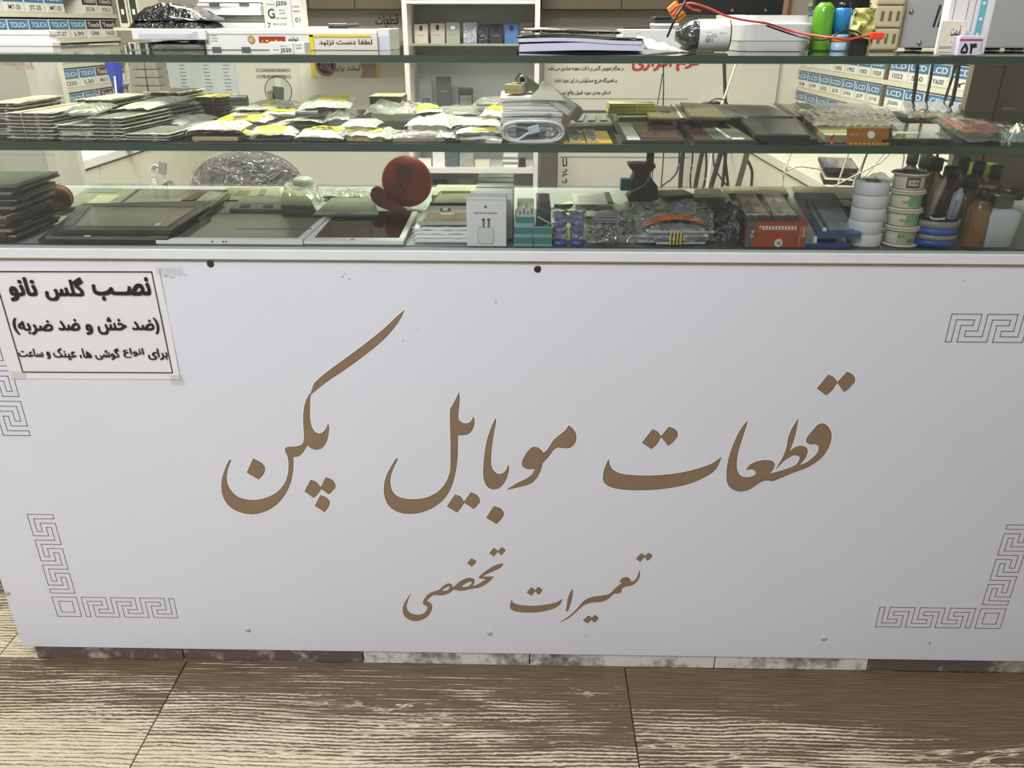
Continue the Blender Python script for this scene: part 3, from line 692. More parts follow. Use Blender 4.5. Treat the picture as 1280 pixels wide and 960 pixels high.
# shelf unit -----------------------------------------------------------------
SF, SB = 2.72, BW-.03
x0, x1 = atY(504.5, 60, SF).x, atY(674.5, 60, SF).x
su = thing('shelf_unit', 'white open shelf unit with phone cases against the back wall', 'shelf unit', (0, 0, 0))
ztop = atY(590, 3, SF).z+.02
MB().box(x0, x0+.022, SF, SB, 0, ztop+.3, bev=.001).build('side_panel', m_white, su); MB().box(x1-.022, x1, SF, SB, 0, ztop+.3, bev=.001).build('side_panel', m_white, su)
MB().box(x0+.023, x1-.023, SB-.01, SB, 0, ztop+.3).build('back_panel', P('unit back', 'BDC0BE', .6, var=.03), su)
zsh = {}
for k, (ya, yb_) in dict(top=(1, 4.5), a=(58, 66), b=(137, 141), c=(210.5, 216.5), d=(252, 257)).items():
    za, zb_ = atY(590, ya, SF).z, atY(590, yb_, SF).z
    if k == 'a': zb_ = atY(590, 67, SF).z; za = zb_+.02
    MB().box(x0+.023, x1-.023, SF, SB-.011, zb_, za).build('shelf_board', m_white, su); zsh[k] = za
zl = atY(590, 54.5, SF).z
MB().box(x0+.023, x1-.023, SF+.001, SF+.005, zsh['a']+.0005, zl).build('shelf_lip', P('lip green glass', '9AA08E', .25), su)
MB().box(x0+.023, x1-.023, SF-.004, SF, zsh['a']-.02, atY(590, 58, SF).z).build('front_lip', m_white, su)
def phone_case(label, px0, px1, ytop, base, mat, cam, Y=2.86, group=None, tilt=.08):
    a, b = atY(px0, 45, Y).x, atY(px1, 45, Y).x; w = b-a; h = max(.05, atY((px0+px1)/2, ytop, Y).z-base)
    t = thing('phone_case', label, 'phone case', ((a+b)/2, Y, base+.0005), rot=(-tilt, 0, 0), group=group)
    MB().box(-w/2, w/2, 0, .009, 0, h, bev=.006 if w > .03 else .002).build('shell', mat, t)
    if cam: MB().box(-.007 if cam == 1 else -.012, .007 if cam == 1 else .012, -.002, .0005, h*.72, h*(.93 if cam == 1 else .86), bev=.003).build('camera_window', m_black2 if cam == 1 else m_steel, t)
    MB().box(-w*.22, w*.22, -.0004, .0002, h*.5, h*.525).build('logo_line', m_ink2, t)
    return t
za = zsh['a']
mcs = [P('case cream', 'CFC5B8', .5), P('case beige', 'BDB6AA', .5), P('case grey green', 'A3A69A', .5), P('case silver foil', 'B8BACB', .2, metal=.6, bump=1, bscale=90, bdist=.01, var=.3), P('case black clear', '34353D', .2, bump=.8, bscale=70, bdist=.006, var=.5), P('case navy', '23262F', .45), P('case blue', '4A78B8', .45), P('case clear brown', '7C7470', .2, bump=.6, var=.4)]
for lb, a, b, yt, m, c in (('thin cream phone case edge at the left end of shelf unit row', 511, 515, 31, mcs[0], 0), ('cream phone case with dark pill camera hole on shelf unit', 517.5, 535, 30, mcs[0], 1), ('beige phone case with round camera hole on shelf unit', 538, 556, 29, mcs[1], 1),
     ('grey green phone case with wide camera hole on shelf unit', 557.5, 575, 28, mcs[2], 2), ('silver phone case in crumpled foil bag on shelf unit', 579, 596, 28, mcs[3], 0), ('black and clear phone case between foil and navy cases', 598, 611, 31, mcs[4], 0),
     ('navy black phone case with pill camera hole on shelf unit', 611.5, 629, 30, mcs[5], 1), ('blue phone case on shelf unit', 630.5, 648, 30, mcs[6], 1), ('clear brown wrapped phone case at right end of shelf row', 650, 667, 28.5, mcs[7], 0)):
    phone_case(lb, a, b, yt, za, m, c)
zbb = zsh['b']
t = phone_case('clear phone case with handwritten code on lower shelf of unit', 520, 537, 92, zbb, m_smoke, 0); print_on(t, 'A730', m_ink, .2, .85, .12, .25, .06, .15, .02, y=-.002)
phone_case('dark grey phone case in a clear bag on lower shelf of unit', 543, 562, 96, zbb, P('case dark green', '3E4640', .5), 0)
t = thing('phone_holder', 'small black phone holder like a stool on lower shelf of unit', 'holder', ((atY(582, 120, 2.86).x), 2.86, zbb+.0005))
MB().box(-.036, .036, 0, .02, .05, .085, bev=.01).build('head', m_black2, t); MB().box(-.034, -.028, .004, .014, 0, .052).build('leg', m_black2, t); MB().box(.028, .034, .004, .014, 0, .052).build('leg', m_black2, t); MB().box(-.028, .028, .006, .01, .02, .024).build('crossbar', m_steel, t)
zc = zsh['c']
for lb, a, b, yt, m, n_ in (('white wrapped packet on the bottom shelf of the unit', 521, 539, 201, m_white, 'wrapped_packet'), ('blue grey case standing on the bottom shelf of the unit', 558, 573, 186, P('blue grey mottled', '5C6A70', .5, var=.4, vscale=60), 'phone_case'), ('silver wrapped box on the bottom shelf of the unit', 575, 592, 194, P('silver wrap', 'A9A9A4', .3, var=.3, vscale=50, bump=.6), 'small_box'),
      ('flat pale box lying on the bottom shelf of the unit', 594, 612, 202, m_cream, 'small_box'), ('black small box at right end of the bottom shelf of unit', 648.5, 657, 200, m_black2, 'small_box'), ('white small box behind the adapter boxes on the shelf unit', 541, 556, 188, m_white, 'small_box')):
    fbox(n_, lb, 'packet' if 'packet' in n_ else 'phone case' if 'case' in n_ else 'box', m, a, b, yt, 210, 2.76, .05, group=None)[0].location.z = zc+.0005
for i in range(5):
    t, w, h = fbox('flat_packet', 'striped flat packet, %s of a small pile on shelf unit' % ('topmost', 'second', 'middle one', 'fourth', 'lowest')[i], 'packet', m_grey if i % 2 else m_white, 628+rnd.random()*2, 648-rnd.random()*2, 194+3.2*i, 197+3.2*i, 2.76, .08, group='flat packets piled on the shelf unit', bev=.0015); t.location.z = zc+.0006+(4-i)*(h+.0006)
zdd = zsh['d']
for a, b, yt, m, lb in ((541, 558, 232, m_black2, 'black gadget box low on the shelf unit beside the red disc'), (574, 592, 228, m_smoke, 'smoky clear box low on the shelf unit')):
    t, w, h = fbox('small_box', lb, 'box', m, a, b, yt, 252, 2.80, .06); t.location.z = zdd+.0005
# dark pedestal right of the unit
x0, x1, z0, z1 = pbox(676, 697, 186, 246, 2.5)
t = thing('drawer_pedestal', 'dark brown pedestal standing right of the white shelf unit', 'pedestal', ((x0+x1)/2, 2.5, 0))
MB().box(-(x1-x0)/2, (x1-x0)/2, 0, .2, 0, z1+.03, bev=.002).build('body', P('dark brown laminate', '5A5046', .5, var=.06), t); MB().box(-(x1-x0)/2+.004, (x1-x0)/2-.004, -.012, -.0005, .05, z1, bev=.002).build('door', P('dark brown laminate', '5A5046', .5, var=.06), t)

# left rack -------------------------------------------------------------------
LX = -2.0
ye = [atX(x, 35, LX).y for x in (-40, -14, 10, 37, 62, 86.5, 108, 126.5, 146)]
zrow = [atX(86, y, LX).z for y in (-14.5, 17, 48.5, 80, 111, 142, 172)]
rack = thing('storage_rack', 'white storage rack of touch part boxes along the left wall', 'rack', (0, 0, 0))
for z in zrow[:6]: MB().box(LX-.2, LX+.004, ye[0]-.3, ye[-1]+.02, z-.016, z, bev=.001).build('shelf_board', m_cab, rack)
MB().box(LX-.2, LX+.002, ye[-1]+.021, ye[-1]+.035, zd+.001, zrow[0]+.3).build('side_panel', m_cab, rack)
MB().box(LX-.215, LX-.2, ye[0]-.3, ye[-1]+.02, zd+.001, zrow[0]+.3).build('back_panel', m_cab, rack)
def rack_box(side, X, ya, yb, z, h, head, htxt, code, label, hcol):
    """one drawer box in a side rack; its front faces the aisle"""
    g = .004; w = abs(yb-ya)-2*g
    t = thing('parts_box', label, 'box', (X, (ya+yb)/2, z+.0005), pi/2 if side < 0 else -pi/2, 'boxes in the left rack' if side < 0 else 'boxes in the right rack')
    MB().box(-w/2, w/2, .001, .16, 0, h, bev=.0015).build('body', m_card if rnd.random() < .7 else m_cream, t)
    if head: MB().box(-w/2+.003, w/2-.003, -.0006, .001, h*.5, h*.97).build('header_card', hcol, t)
    if htxt: print_on(t, htxt, m_wtext, .1, .9, .6, .86, w, h, .02, y=-.001, name='header_text')
    MB().box(-w/2+.012, w/2-.012, -.0004, .001, h*.06, h*.46).build('code_card', m_white, t)
    if code: print_on(t, code, m_ink, .22, .8, .14, .36, w, h, .012, y=-.001, name='code_text')
    return t
hL = zrow[0]-zrow[1]-.024
LT = {0: ['', '', 'MT-20', 'ST-25', 'MT-25', None, '5570', 'Y511'], 1: ['', '', '', '', 'ST-27', 'L90', 'G900', 'Y625'], 2: ['', '', '', '', 'WT-21', None, '2200', 'A20'], 3: ['', '', '', '', 'C5303', 'L30', 'MAX X', ''], 4: ['']*8}
ordn = ['first', 'second', 'third', 'fourth', 'fifth', 'sixth', 'seventh', 'eighth', 'ninth', 'tenth', 'eleventh', 'twelfth', 'thirteenth', 'fourteenth', 'fifteenth', 'sixteenth']
for r in range(5):
    for c in range(8):
        code = LT[r][c]
        if code is None: continue
        br = c >= 6
        col = (m_brown if c >= 6 else m_blue); head = r != 2
        lb = ('white %s parts box marked %s in the left rack' % ('dark headed' if br else 'blue headed', code)) if code else 'blue headed parts box in %s row of left rack, %s from the aisle end' % (ordn[r], ordn[c])
        if r == 2: lb = ('plain white parts box marked %s in the left rack' % code) if code else 'plain white parts box in third row of left rack, %s from the aisle end' % ordn[c]
        rack_box(-1, LX, ye[c], ye[c+1], zrow[r+1], hL, head, ('Touch' if br else 'TOUCH') if head else '', code, lb, col)
# right rack ------------------------------------------------------------------
RX = 1.33
yr = [atX(x, 112, RX).y for x in (982.6, 995.2, 1007.4, 1022.4, 1036.4, 1051.6, 1067.6, 1083.8, 1106.7, 1131, 1157, 1184, 1213)]
zr = [atX(1102, y, RX).z for y in (-38, -3, 31, 65, 99, 133, 167)]
rack = thing('storage_rack', 'white storage rack of LCD part boxes along the right wall', 'rack', (0, 0, 0))
for z in zr: MB().box(RX-.004, RX+.2, yr[-1]-.01, yr[0]+.02, z-.016, z, bev=.001).build('shelf_board', m_cab, rack)
MB().box(RX-.002, RX+.2, yr[0]+.021, yr[0]+.035, zd+.001, zr[0]+.3).build('side_panel', m_cab, rack)
MB().box(RX-.004, RX+.2, yr[-1]-.03, yr[-1]-.012, zd+.001, zr[0]+.3).build('side_panel', m_cab, rack)
MB().box(RX-.003, RX+.19, yr[8]+.012, yr[8]+.03, zr[-1]+.001, zr[0]+.2).build('divider', P('dark divider', '6B6456', .6), rack)
RT = {3: ['', '', '', '', '1602', '1902', '1002', '1920', '1022', 'S60', 'Y600', 'Y'], 4: ['S5', 'S4', 'J100', 'G532', 'J2', 'J5 2016', 'J7', 'J10', 'J200', 'J320', 'A10', 'A20'], 2: ['Y', 'E2Q']+['']*10, 5: ['S3', 'N', '']+['']*9}
for r in (1, 2, 3, 4, 5):
    for c in range(12):
        code = RT.get(r, ['']*12)[c]
        lb = ('blue headed box marked %s, %s row, %s from the back of right rack' % (code, ordn[r], ordn[c])) if code else 'blue headed box in the right rack, %s row, %s from the back wall' % (ordn[r], ordn[c])
        ya, yb_ = yr[c], yr[c+1]
        if c == 7: yb_ = yr[8]+.034
        if r == 2 and code == 'Y': lb = 'blue headed box marked Y in upper right rack behind the green bottle'
        rack_box(1, RX, yb_, ya, zr[r+1], zr[1]-zr[2]-.022, True, 'LCD', code, lb, m_blue2)
# tall cabinets at both ends, just behind the showcase
pl = atY(75, 96, DEP+.06)
t = thing('side_partition', 'cream upright partition board behind the left end of showcase', 'partition', (pl.x-1.0, DEP+.06, 0))
MB().box(0, 1.0, 0, .02, 0, ZT-.02, bev=.002).build('body', m_cab, t); MB().box(.0, .02, .0201, .03, .0, ZT-.02).build('edge_strip', m_cab, t)
pr = atY(1216, 90, DEP+.06)
t = thing('side_partition', 'taupe upright partition board behind the right end of showcase', 'partition', (pr.x, DEP+.06, 0))
mtc = P('taupe laminate', '847C6C', .5, var=.04)
MB().box(0, .8, .008, .02, 0, ZT-.02, bev=.002).build('body', mtc, t); MB().box(.0, .06, 0, .0075, .02, ZT-.024, bev=.0015).build('panel', mtc, t); MB().box(.063, .7, 0, .0075, .02, ZT-.024, bev=.0015).build('panel', mtc, t)

# chair ------------------------------------------------------------------------
CY = 1.28
c0 = atY(305, 240, CY)
ch = thing('office_chair', 'dark grey office chair still wrapped in clear plastic', 'chair', (c0.x, CY, 0))
hw = (atY(382, 230, CY).x-atY(222, 230, CY).x)/2; zt_ = atY(300, 192, CY).z
def backrest(M, off):
    def f(u, v):
        th_ = pi*(u-.5)*1.0; X = hw*(1+off*2)*sin(th_); ztop_ = zt_-.24+(.24+off)*max(0, cos(th_))**.55; zb_ = zt_-.36
        return (X, .02+.05*cos(th_)*0-.04*(X/hw)**2*-1-off, zb_+(ztop_-zb_)*v)
    return f
m_chair = P('dark grey fabric', '55524C', .8, var=.1, bump=.3, bscale=300)
MB().grid(backrest(None, 0), 24, 10, thick=0).add([], []).build('backrest', m_chair, ch).modifiers.new('s', 'SOLIDIFY').thickness = .06
def wrap(u, v):
    p = Vector(backrest(None, .008)(u, v)); n = mnoise.noise(p*22)*.006+mnoise.noise(p*60)*.003
    return (p.x, p.y-.003+n, p.z)
m_wrap = film('crumpled clear wrap', haze=.12, rough=.16, bump=1.0, bscale=26, gloss=2.2, bdist=.05)
MB().grid(wrap, 60, 30).build('plastic_wrap', m_wrap, ch)
MB().box(-.24, .24, -.42, .02, .43, .50, bev=.03).build('seat', m_chair, ch)
MB().cyl((0, -.2, .1), (0, -.2, .43), .025, 14).build('column', m_black, ch); MB().box(-.04, .04, -.02, .09, .38, .6, bev=.01).build('back_bracket', m_black, ch)
for k in range(5):
    a = 2*pi*k/5+.3; l = MB().cyl((0, -.2, .1), (.28*cos(a), -.2+.28*sin(a), .06), .022, 10, r1=.014).build('leg', m_black, ch)
    MB().cyl((.28*cos(a)-.012, -.2+.28*sin(a), .03), (.28*cos(a)+.012, -.2+.28*sin(a), .03), .03, 14).build('caster', m_black, l)
# cable hank and a few things on the left side
zz = zd+.001
hk = thing('cable_hank', 'white charger cable hank on a dark stand beside wrapped chair', 'cable', atY(203, 240, 1.85))
for k in range(5):
    MB().tube([(.028*(1-.1*k)*cos(a)*1.0, .004*k, .05+.05*sin(a)*(1-.06*k)) for a in [i*2*pi/14 for i in range(15)]], .0022, 6, T(-.01, 0, 0)).build('cable_loop', m_white, hk)
MB().box(-.012, .016, -.012, -.002, .07, .115, Ry(.2), .002).build('grey_tie', m_grey, hk)
p = atY(203, 240, 1.85); t = thing('stool', 'grey stool under the white cable hank', 'stool', (p.x+.09, 1.85, 0)); MB().box(-.09, .09, -.07, .08, p.z-.03, p.z-.001, bev=.006).build('seat', m_grey, t)
for sx in (-.07, .07):
    for sy in (-.055, .065): MB().box(sx-.012, sx+.012, sy-.012, sy+.012, 0, p.z-.0305).build('leg', m_grey, t)
sg = thing('grey_wedge', 'dark grey wedge block beside the white cable hank', 'block', (atY(212, 240, 1.83).x, 1.80, p.z))
MB().prism([(-.06, 0), (.06, 0), (.015, .05)], -.02, .02, Rx(pi/2)).build('body', P('wedge grey', '6A675E', .6), sg)
p = atY(148, 112, 1.7)
bl = thing('blue_spray', 'blue oval plastic tool standing at the end of the left rack', 'tool', (p.x, 1.7, zd))
m_bl = P('royal blue plastic', '3240A8', .35)
h0 = p.z-zd
MB().lathe([(.0, h0-.02), (.014, h0-.02), (.018, h0+.02), (.026, h0+.07), (.028, h0+.1), (.022, h0+.125), (.01, h0+.137), (0, h0+.14)], 20).build('head', m_bl, bl); MB().cyl((0, 0, 0), (0, 0, h0-.02), .02, 14).build('handle', m_bl, bl); MB().cyl((.008, -.036, h0-.01), (.014, -.037, h0+.045), .003, 8).build('white_rod', m_white, bl)
# grey boxes piled at the end of the rack
m_gb = P('grey drawer box', '8B8980', .6, var=.1)
for r in range(4):
    for c in range(2):
        a = (160+r*1.2, 180+r*1.2) if c == 0 else (181+r*1.6, 195+r*1.8)
        t, w, h = fbox('grey_box', 'small grey box, %s from top in the %s column beside left rack' % (ordn[r], ('left', 'right')[c]), 'box', m_gb, a[0], a[1], 77+10.3*r, 86.3+10.3*r, 2.2, .1, group='grey boxes piled beside the left rack', bev=.002)
        MB().box(-w*.1, w*.1, -.003, 0, h*.4, h*.6).build('pull', m_grey, t)
bt = bpy.data.objects.get('grey_box.006'); zb0 = atY(175, 118, 2.2).z
t = thing('side_table', 'cream side table carrying the small grey boxes', 'table', (atY(178, 118, 2.2).x, 2.2, 0)); MB().box(-.12, .12, -.03, .11, zd+.002, zb0-.001).build('body', m_cab, t)
# file boxes above
for i, (a, b) in enumerate(((146, 158), (160, 172))):
    t, w, h = fbox('file_box', 'pale grey file box with dark window, %s beside the left rack' % ordn[i], 'box', m_cream, a, b, -20, 34, 2.25, .2); MB().box(-w*.3, w*.35, -.002, 0, h*.1, h*.85).build('window', P('dark green window', '2F3A33', .4), t)
    MB().box(-w*.1, w*.15, -.004, -.002, h*.3, h*.42).build('ring', m_white, t)
    z = atY(160, 34, 2.25).z
t = thing('file_stand', 'cream stand under the pale grey file boxes', 'stand', (atY(160, 35, 2.25).x, 2.25, 0)); MB().box(-.05, .04, .13, .2, zd+.002, z-.0125).build('post', m_cab, t); MB().box(-.06, .055, 0.002, .2, z-.012, z-.001).build('board', m_cab, t)

# phones, cables and gear on the right desk -------------------------------------
def lay_phone(label, px0, px1, py, z, depth, mat, rz=0, th_=.009, name='phone', cat='phone'):
    c = atZ((px0+px1)/2, py, z); w = atZ(px1, py, z).x-atZ(px0, py, z).x
    t = thing(name, label, cat, (c.x, c.y, z), rz)
    MB().box(-w/2, w/2, 0, depth, .0003, th_, bev=.002).build('body', m_black2, t); MB().box(-w/2+.003, w/2-.003, .003, depth-.003, th_, th_+.0005).build('screen', mat, t); return t
m_scr = P('black glass', '15171A', .06, coat=.6)
for i, (lb, py, dz) in enumerate((('black tablet at the top of the pair on the right desk', 216, .028), ('black tablet under another on the right desk', 216, .012), ('silver framed phone lying in front on the right desk', 231, 0))):
    lay_phone(lb, 1030, 1072 if i < 2 else 1066, py, zd+.001+dz, .2 if i < 2 else .12, m_scr if i < 2 else m_cream, -.25, .012, 'tablet' if i < 2 else 'phone', 'tablet' if i < 2 else 'phone')
m_wc = P('white cable', 'D9D6CB', .5)
m_bc = P('black cable', '2B2A29', .5)
for i, (lb, pts, Y, r, m) in enumerate((
    ('white cable hanging in a loop left of the right desk tablets', [(990, 188), (986, 200), (980, 218), (979, 236), (984, 262)], 1.25, .0022, m_wc),
    ('white cable arching over the right desk edge', [(1028, 212), (1015, 210), (998, 208.5), (985, 214), (978, 228)], .93, .0018, m_wc),
    ('white cable standing across the black tablets', [(1062, 188), (1056, 205), (1050, 222), (1046, 242), (1047, 275)], 1.0, .0024, m_wc),
    ('white cable sagging from the bubble wrap to right desk', [(1034, 238), (1050, 229), (1064, 222), (1080, 214), (1100, 204), (1130, 197)], .85, .002, m_wc),
    ('first white cable in the bunch behind bubble wrap', [(1084, 188), (1076, 208), (1066, 232), (1060, 270)], .9, .0018, m_wc), ('second white cable in the bunch behind bubble wrap', [(1108, 188), (1092, 208), (1072, 236), (1065, 270)], .95, .0018, m_wc), ('third cable in the bunch behind bubble wrap, darker', [(1086, 188), (1079, 206), (1070, 238), (1068, 270)], .86, .0018, m_bc),
    ('thin black cord curling from the vase shaped holder', [(849, 184), (849, 200), (846, 215), (838, 225), (826, 235), (818, 262)], 1.5, .0028, m_bc), ('thick black cable straight behind the vase shaped holder', [(854.5, 184), (852, 210), (850, 240), (849, 275)], 1.5, .0075, m_bc),
    ('thin black cable second right of the vase shaped holder', [(866.5, 184), (865, 205), (863, 224), (864, 275)], 1.55, .003, m_bc), ('thick black cable third right of the vase shaped holder', [(879, 184), (873, 212), (868, 240), (863, 275)], 1.5, .0075, m_bc),
    ('thin black cable fourth right of the vase shaped holder', [(882, 184), (883, 206), (881, 226), (877, 245), (876, 275)], 1.55, .004, m_bc), ('thick black cable leaning over the green packet', [(903, 184), (895, 212), (887, 240), (880, 275)], 1.5, .0085, m_bc),
    ('black cable leaning right behind the green packet', [(905, 184), (908, 212), (911, 240), (914, 275)], 1.56, .005, m_bc), ('thin black cable crossing towards the grey strap', [(891, 184), (893, 208), (902, 224), (912, 237), (930, 275)], 1.75, .0032, m_bc),
    ('pale cable hanging left of the grey strap', [(913, 184), (918, 210), (922, 240), (926, 275)], 1.68, .003, m_wc), ('dark cable end hanging right of the grey strap', [(934, 200), (940, 214), (939, 238), (938, 275)], 1.6, .005, m_bc))):
    cable('cable', lb, m, pts, Y, r, drop=True)
mb = MB(); ps = [atY(x, y, 1.45) for x, y in ((937, 180), (929, 210), (920, 242), (912, 275))]; ps[3] = ps[2]+(ps[2]-ps[1])*(ps[2].z/(ps[1].z-ps[2].z))
for i in range(3): mb.add([ps[i]+Vector((-.009, 0, 0)), ps[i]+Vector((.009, 0, 0)), ps[i+1]+Vector((.009, 0, 0)), ps[i+1]+Vector((-.009, 0, 0)), ps[i]+Vector((-.009, .003, 0)), ps[i]+Vector((.009, .003, 0)), ps[i+1]+Vector((.009, .003, 0)), ps[i+1]+Vector((-.009, .003, 0))], [(3, 2, 1, 0), (4, 5, 6, 7), (0, 4, 7, 3), (1, 2, 6, 5)])
tag(mb.build('grey_strap', P('grey strap', '55524A', .6)), 'broad dark grey strap hanging among the black cables', 'strap')
for i, (lb, pts, Y, r, m) in enumerate((
    ('thin black cable hanging in front of the notice board', [(829, 70), (829.5, 105), (829, 140), (830, 185)], 1.9, .0025, m_bc), ('second thin cable slanting beside the first at notice board', [(828, 92), (825, 112), (821, 138), (818, 185)], 1.9, .002, m_bc),
    ('thick black cable before the right part of notice board', [(905, 66), (906, 100), (907, 140), (908, 185)], 1.66, .006, m_bc), ('white cable slanting across the thick black cable', [(924, 66), (914, 98), (901, 136), (890, 185)], 1.4, .0035, m_wc),
    ('thick black cable hanging over the LCD boxes, leftmost of four', [(1148, 70), (1145, 100), (1141, 135), (1140, 205)], .62, .004, m_bc), ('thin black cable hanging over LCD boxes, second of four', [(1167, 70), (1163, 100), (1157, 135), (1156, 205)], .62, .003, m_bc),
    ('black cable leaning over LCD boxes, third of four', [(1197, 70), (1190, 98), (1179, 135), (1170, 205)], .70, .003, m_bc), ('thick black cable over LCD boxes, rightmost of four', [(1200, 70), (1196, 100), (1190, 135), (1187, 205)], .62, .004, m_bc))):
    cable('cable', lb, m, pts, Y, r, drop=True)
ad = thing('wall_charger', 'black wall charger lying behind the tan screens', 'charger', atY(890, 138, .75))
MB().box(-.02, .02, 0, .03, 0, .017, Ry(-.1), .005).build('body', m_black, ad)
MB().tube([(-.012, .004, .008), (-.002, .0, .022), (.014, .0, .025), (.03, .002, .02), (.036, .003, .006)], .0016, 6).build('cord', m_black, ad); MB().cyl((.036, .003, -.004), (.036, .003, .009), .0035, 10).build('plug', m_black, ad)
# ================================================================ ON THE UPPER GLASS SHELF
zt = ZT+.0003
def tbox(name, label, cat, mat, px0, px1, py0, py1, depth, Y=None, base=None, **k):
    """box standing on the top shelf (or on base) at depth Y"""
    base = zt if base is None else base
    x0, x1, z0, z1 = pbox(px0, px1, py0, py1, Y)
    t = thing(name, label, cat, ((x0+x1)/2, Y, base+.0002), k.pop('rz', 0), k.pop('group', None))
    w, h = x1-x0, max(.004, z1-base)
    MB().box(-w/2, w/2, 0, depth, 0, h, bev=k.pop('bev', .0012)).build('body', mat, t)
    return t, w, h
t, w, h1 = tbox('flat_carton', 'lower of two flat white cartons at the left end of the top shelf', 'carton', m_card, -40, 66, 52.5, 66, .02, .03)
mb = MB(); put_text(mb, 'MOBILE  PARTS', faceY((w*.02, -.0005, .0004)), w*.42, .0025, .01); 
t2, w2, h2 = tbox('flat_carton', 'upper of two flat white cartons at the left end of the top shelf', 'carton', m_card, -45, 62, 38.5, 51, .02, .035, base=zt+h1)
for q, ww, hh in ((t, w, h1), (t2, w2, h2)): MB().box(-ww/2-.0012, ww/2+.0012, -.0012, .0195, hh*.62, hh+.0004, bev=.0008).build('lid', P('carton lid', 'EBE9E4', .5), q)
# left middle pile
tb, wb_, hb_ = tbox('clear_bag', 'grey parts in a clear bag under the blue lined white carton', 'bag', P('grey parts', '7E8074', .5, var=.4, vscale=80), 188, 256, 54.5, 66, .1, .2, bev=.006)
def fl(u, v): return (-wb_*.55+wb_*1.1*u, -.004+.11*v, hb_*.9*min(1, 5*u, 5*(1-u))+.004+.004*mnoise.noise(Vector((u*9, v*9, 3))))
MB().grid(fl, 20, 8).build('film', film('crumpled bag', haze=.3, rough=.15, bump=1, bscale=70, gloss=1.2, bdist=.01), tb)
for i, (a, b) in enumerate(((161, 170.5), (171, 186))):
    t, w, h = tbox('file_box', '%s short grey file box under the left end of the blue lined carton' % ('first', 'second')[i], 'box', m_cream, a, b, 53.5, 64, .1, .2, bev=.001)
    MB().box(-w*.22, w*.22, -.001, 0, h*.12, h*.9).build('window', P('dark green window', '4D584C', .4), t)
tc, wc, hc = tbox('long_carton', 'long white carton with faint blue printed lines under the black bag', 'carton', m_card, 165, 257, 36.5, 51.5, .13, .19, base=zt+hb_+.0055)
MB().box(-wc/2+.01, wc*.4, -.0004, 0, hc*.1, hc*.55).build('print_band', P('lilac print', 'C6C7D2', .5), tc)
for r in range(3): MB().box(wc*(.22+.05*r), wc*(.36+.02*r), -.0006, 0, hc*(.25+.2*r), hc*(.28+.2*r)).build('print_line', m_ink2, tc)
zc1 = zt+hb_+.0055+hc
bag = thing('black_bag', 'shiny black plastic bag lying on the blue lined white carton', 'bag', (atY(212, 36, .22).x, .205, zc1+.0012))
bw = atY(257, 30, .25).x-atY(166, 30, .25).x; bh = atY(210, 5, .25).z-zc1
m_bbag = P('shiny black film', '111112', .18, var=.3, bump=1.0, bscale=55, bdist=.012, coat=.5)
def lump(hh, y1, seed, prof):
    def f(u, v):
        e = min(1, 7*u, 7*(1-u), 6*v, 6*(1-v)); n = mnoise.noise(Vector((u*6, v*5, seed)))*.35+mnoise.noise(Vector((u*17, v*11, seed)))*.2
        return (-bw/2+bw*u, y1*v, hh*prof(u)*e**.5*(.9+.35*n)+.0005)
    return f
MB().grid(lump(bh*.46, .1, 1, lambda u: 1), 40, 12, thick=.0003).build('lower_fold', m_bbag, bag)
MB().grid(lambda u, v: tuple(Vector(lump(bh*.62, .09, 4, lambda q: .45+.75*max(0, sin(pi*min(1, q*1.1+.02)))**.8)(u, v))+Vector((.006, .006, bh*.3))), 40, 12, thick=.0003).build('upper_fold', m_bbag, bag)
# taupe drawers and white tray behind
td, wd, hd = tbox('drawer_block', 'grey brown see-through drawer block under the white notched tray', 'drawers', P('grey brown drawers', '7F796C', .4, var=.1), 255, 330, 19.5, 37, .1, .33, base=zt+.04)
tdd = thing('block_stand', 'low white carton hidden under the grey brown drawer block', 'carton', (td.location.x, .33, zt+.0002)); MB().box(-wd/2, wd/2, 0, .1, 0, .039).build('body', m_card, tdd)
for k in range(3): MB().box(-wd/2+wd*(.02+.33*k), -wd/2+wd*(.33+.33*k), -.002, -.0002, .002, hd-.002, bev=.0008).build('drawer', m_smoke, td)
m_notch = P('dark notch', '55575A', .6)
def notch_tray(t, w, h, top):
    MB().box(-w/2-.003, w/2+.003, -.003, .0, h*.75 if top else 0, h if top else h*.25, bev=.0008).build('rim', m_white, t)
    for u0, u1 in ((.18, .35), (.68, .84)): MB().box(-w/2+u0*w, -w/2+u1*w, -.0045, -.0031, (h*.72 if top else -.0001), (h*1.0 if top else h*.27)).build('notch', m_notch, t)
t, w, h = tbox('white_tray', 'white tray with two dark notches on the grey brown drawer block', 'tray', m_white, 250, 325, 4.5, 19.8, .1, .32, base=zt+.0405+hd); notch_tray(t, w, h, True)
tw, ww_, hw_ = tbox('white_tray', 'second white tray edge at the very top, above the notched tray', 'tray', m_white, 247, 330, -8, 1.6, .1, .32, base=zt+.042+hd+h)
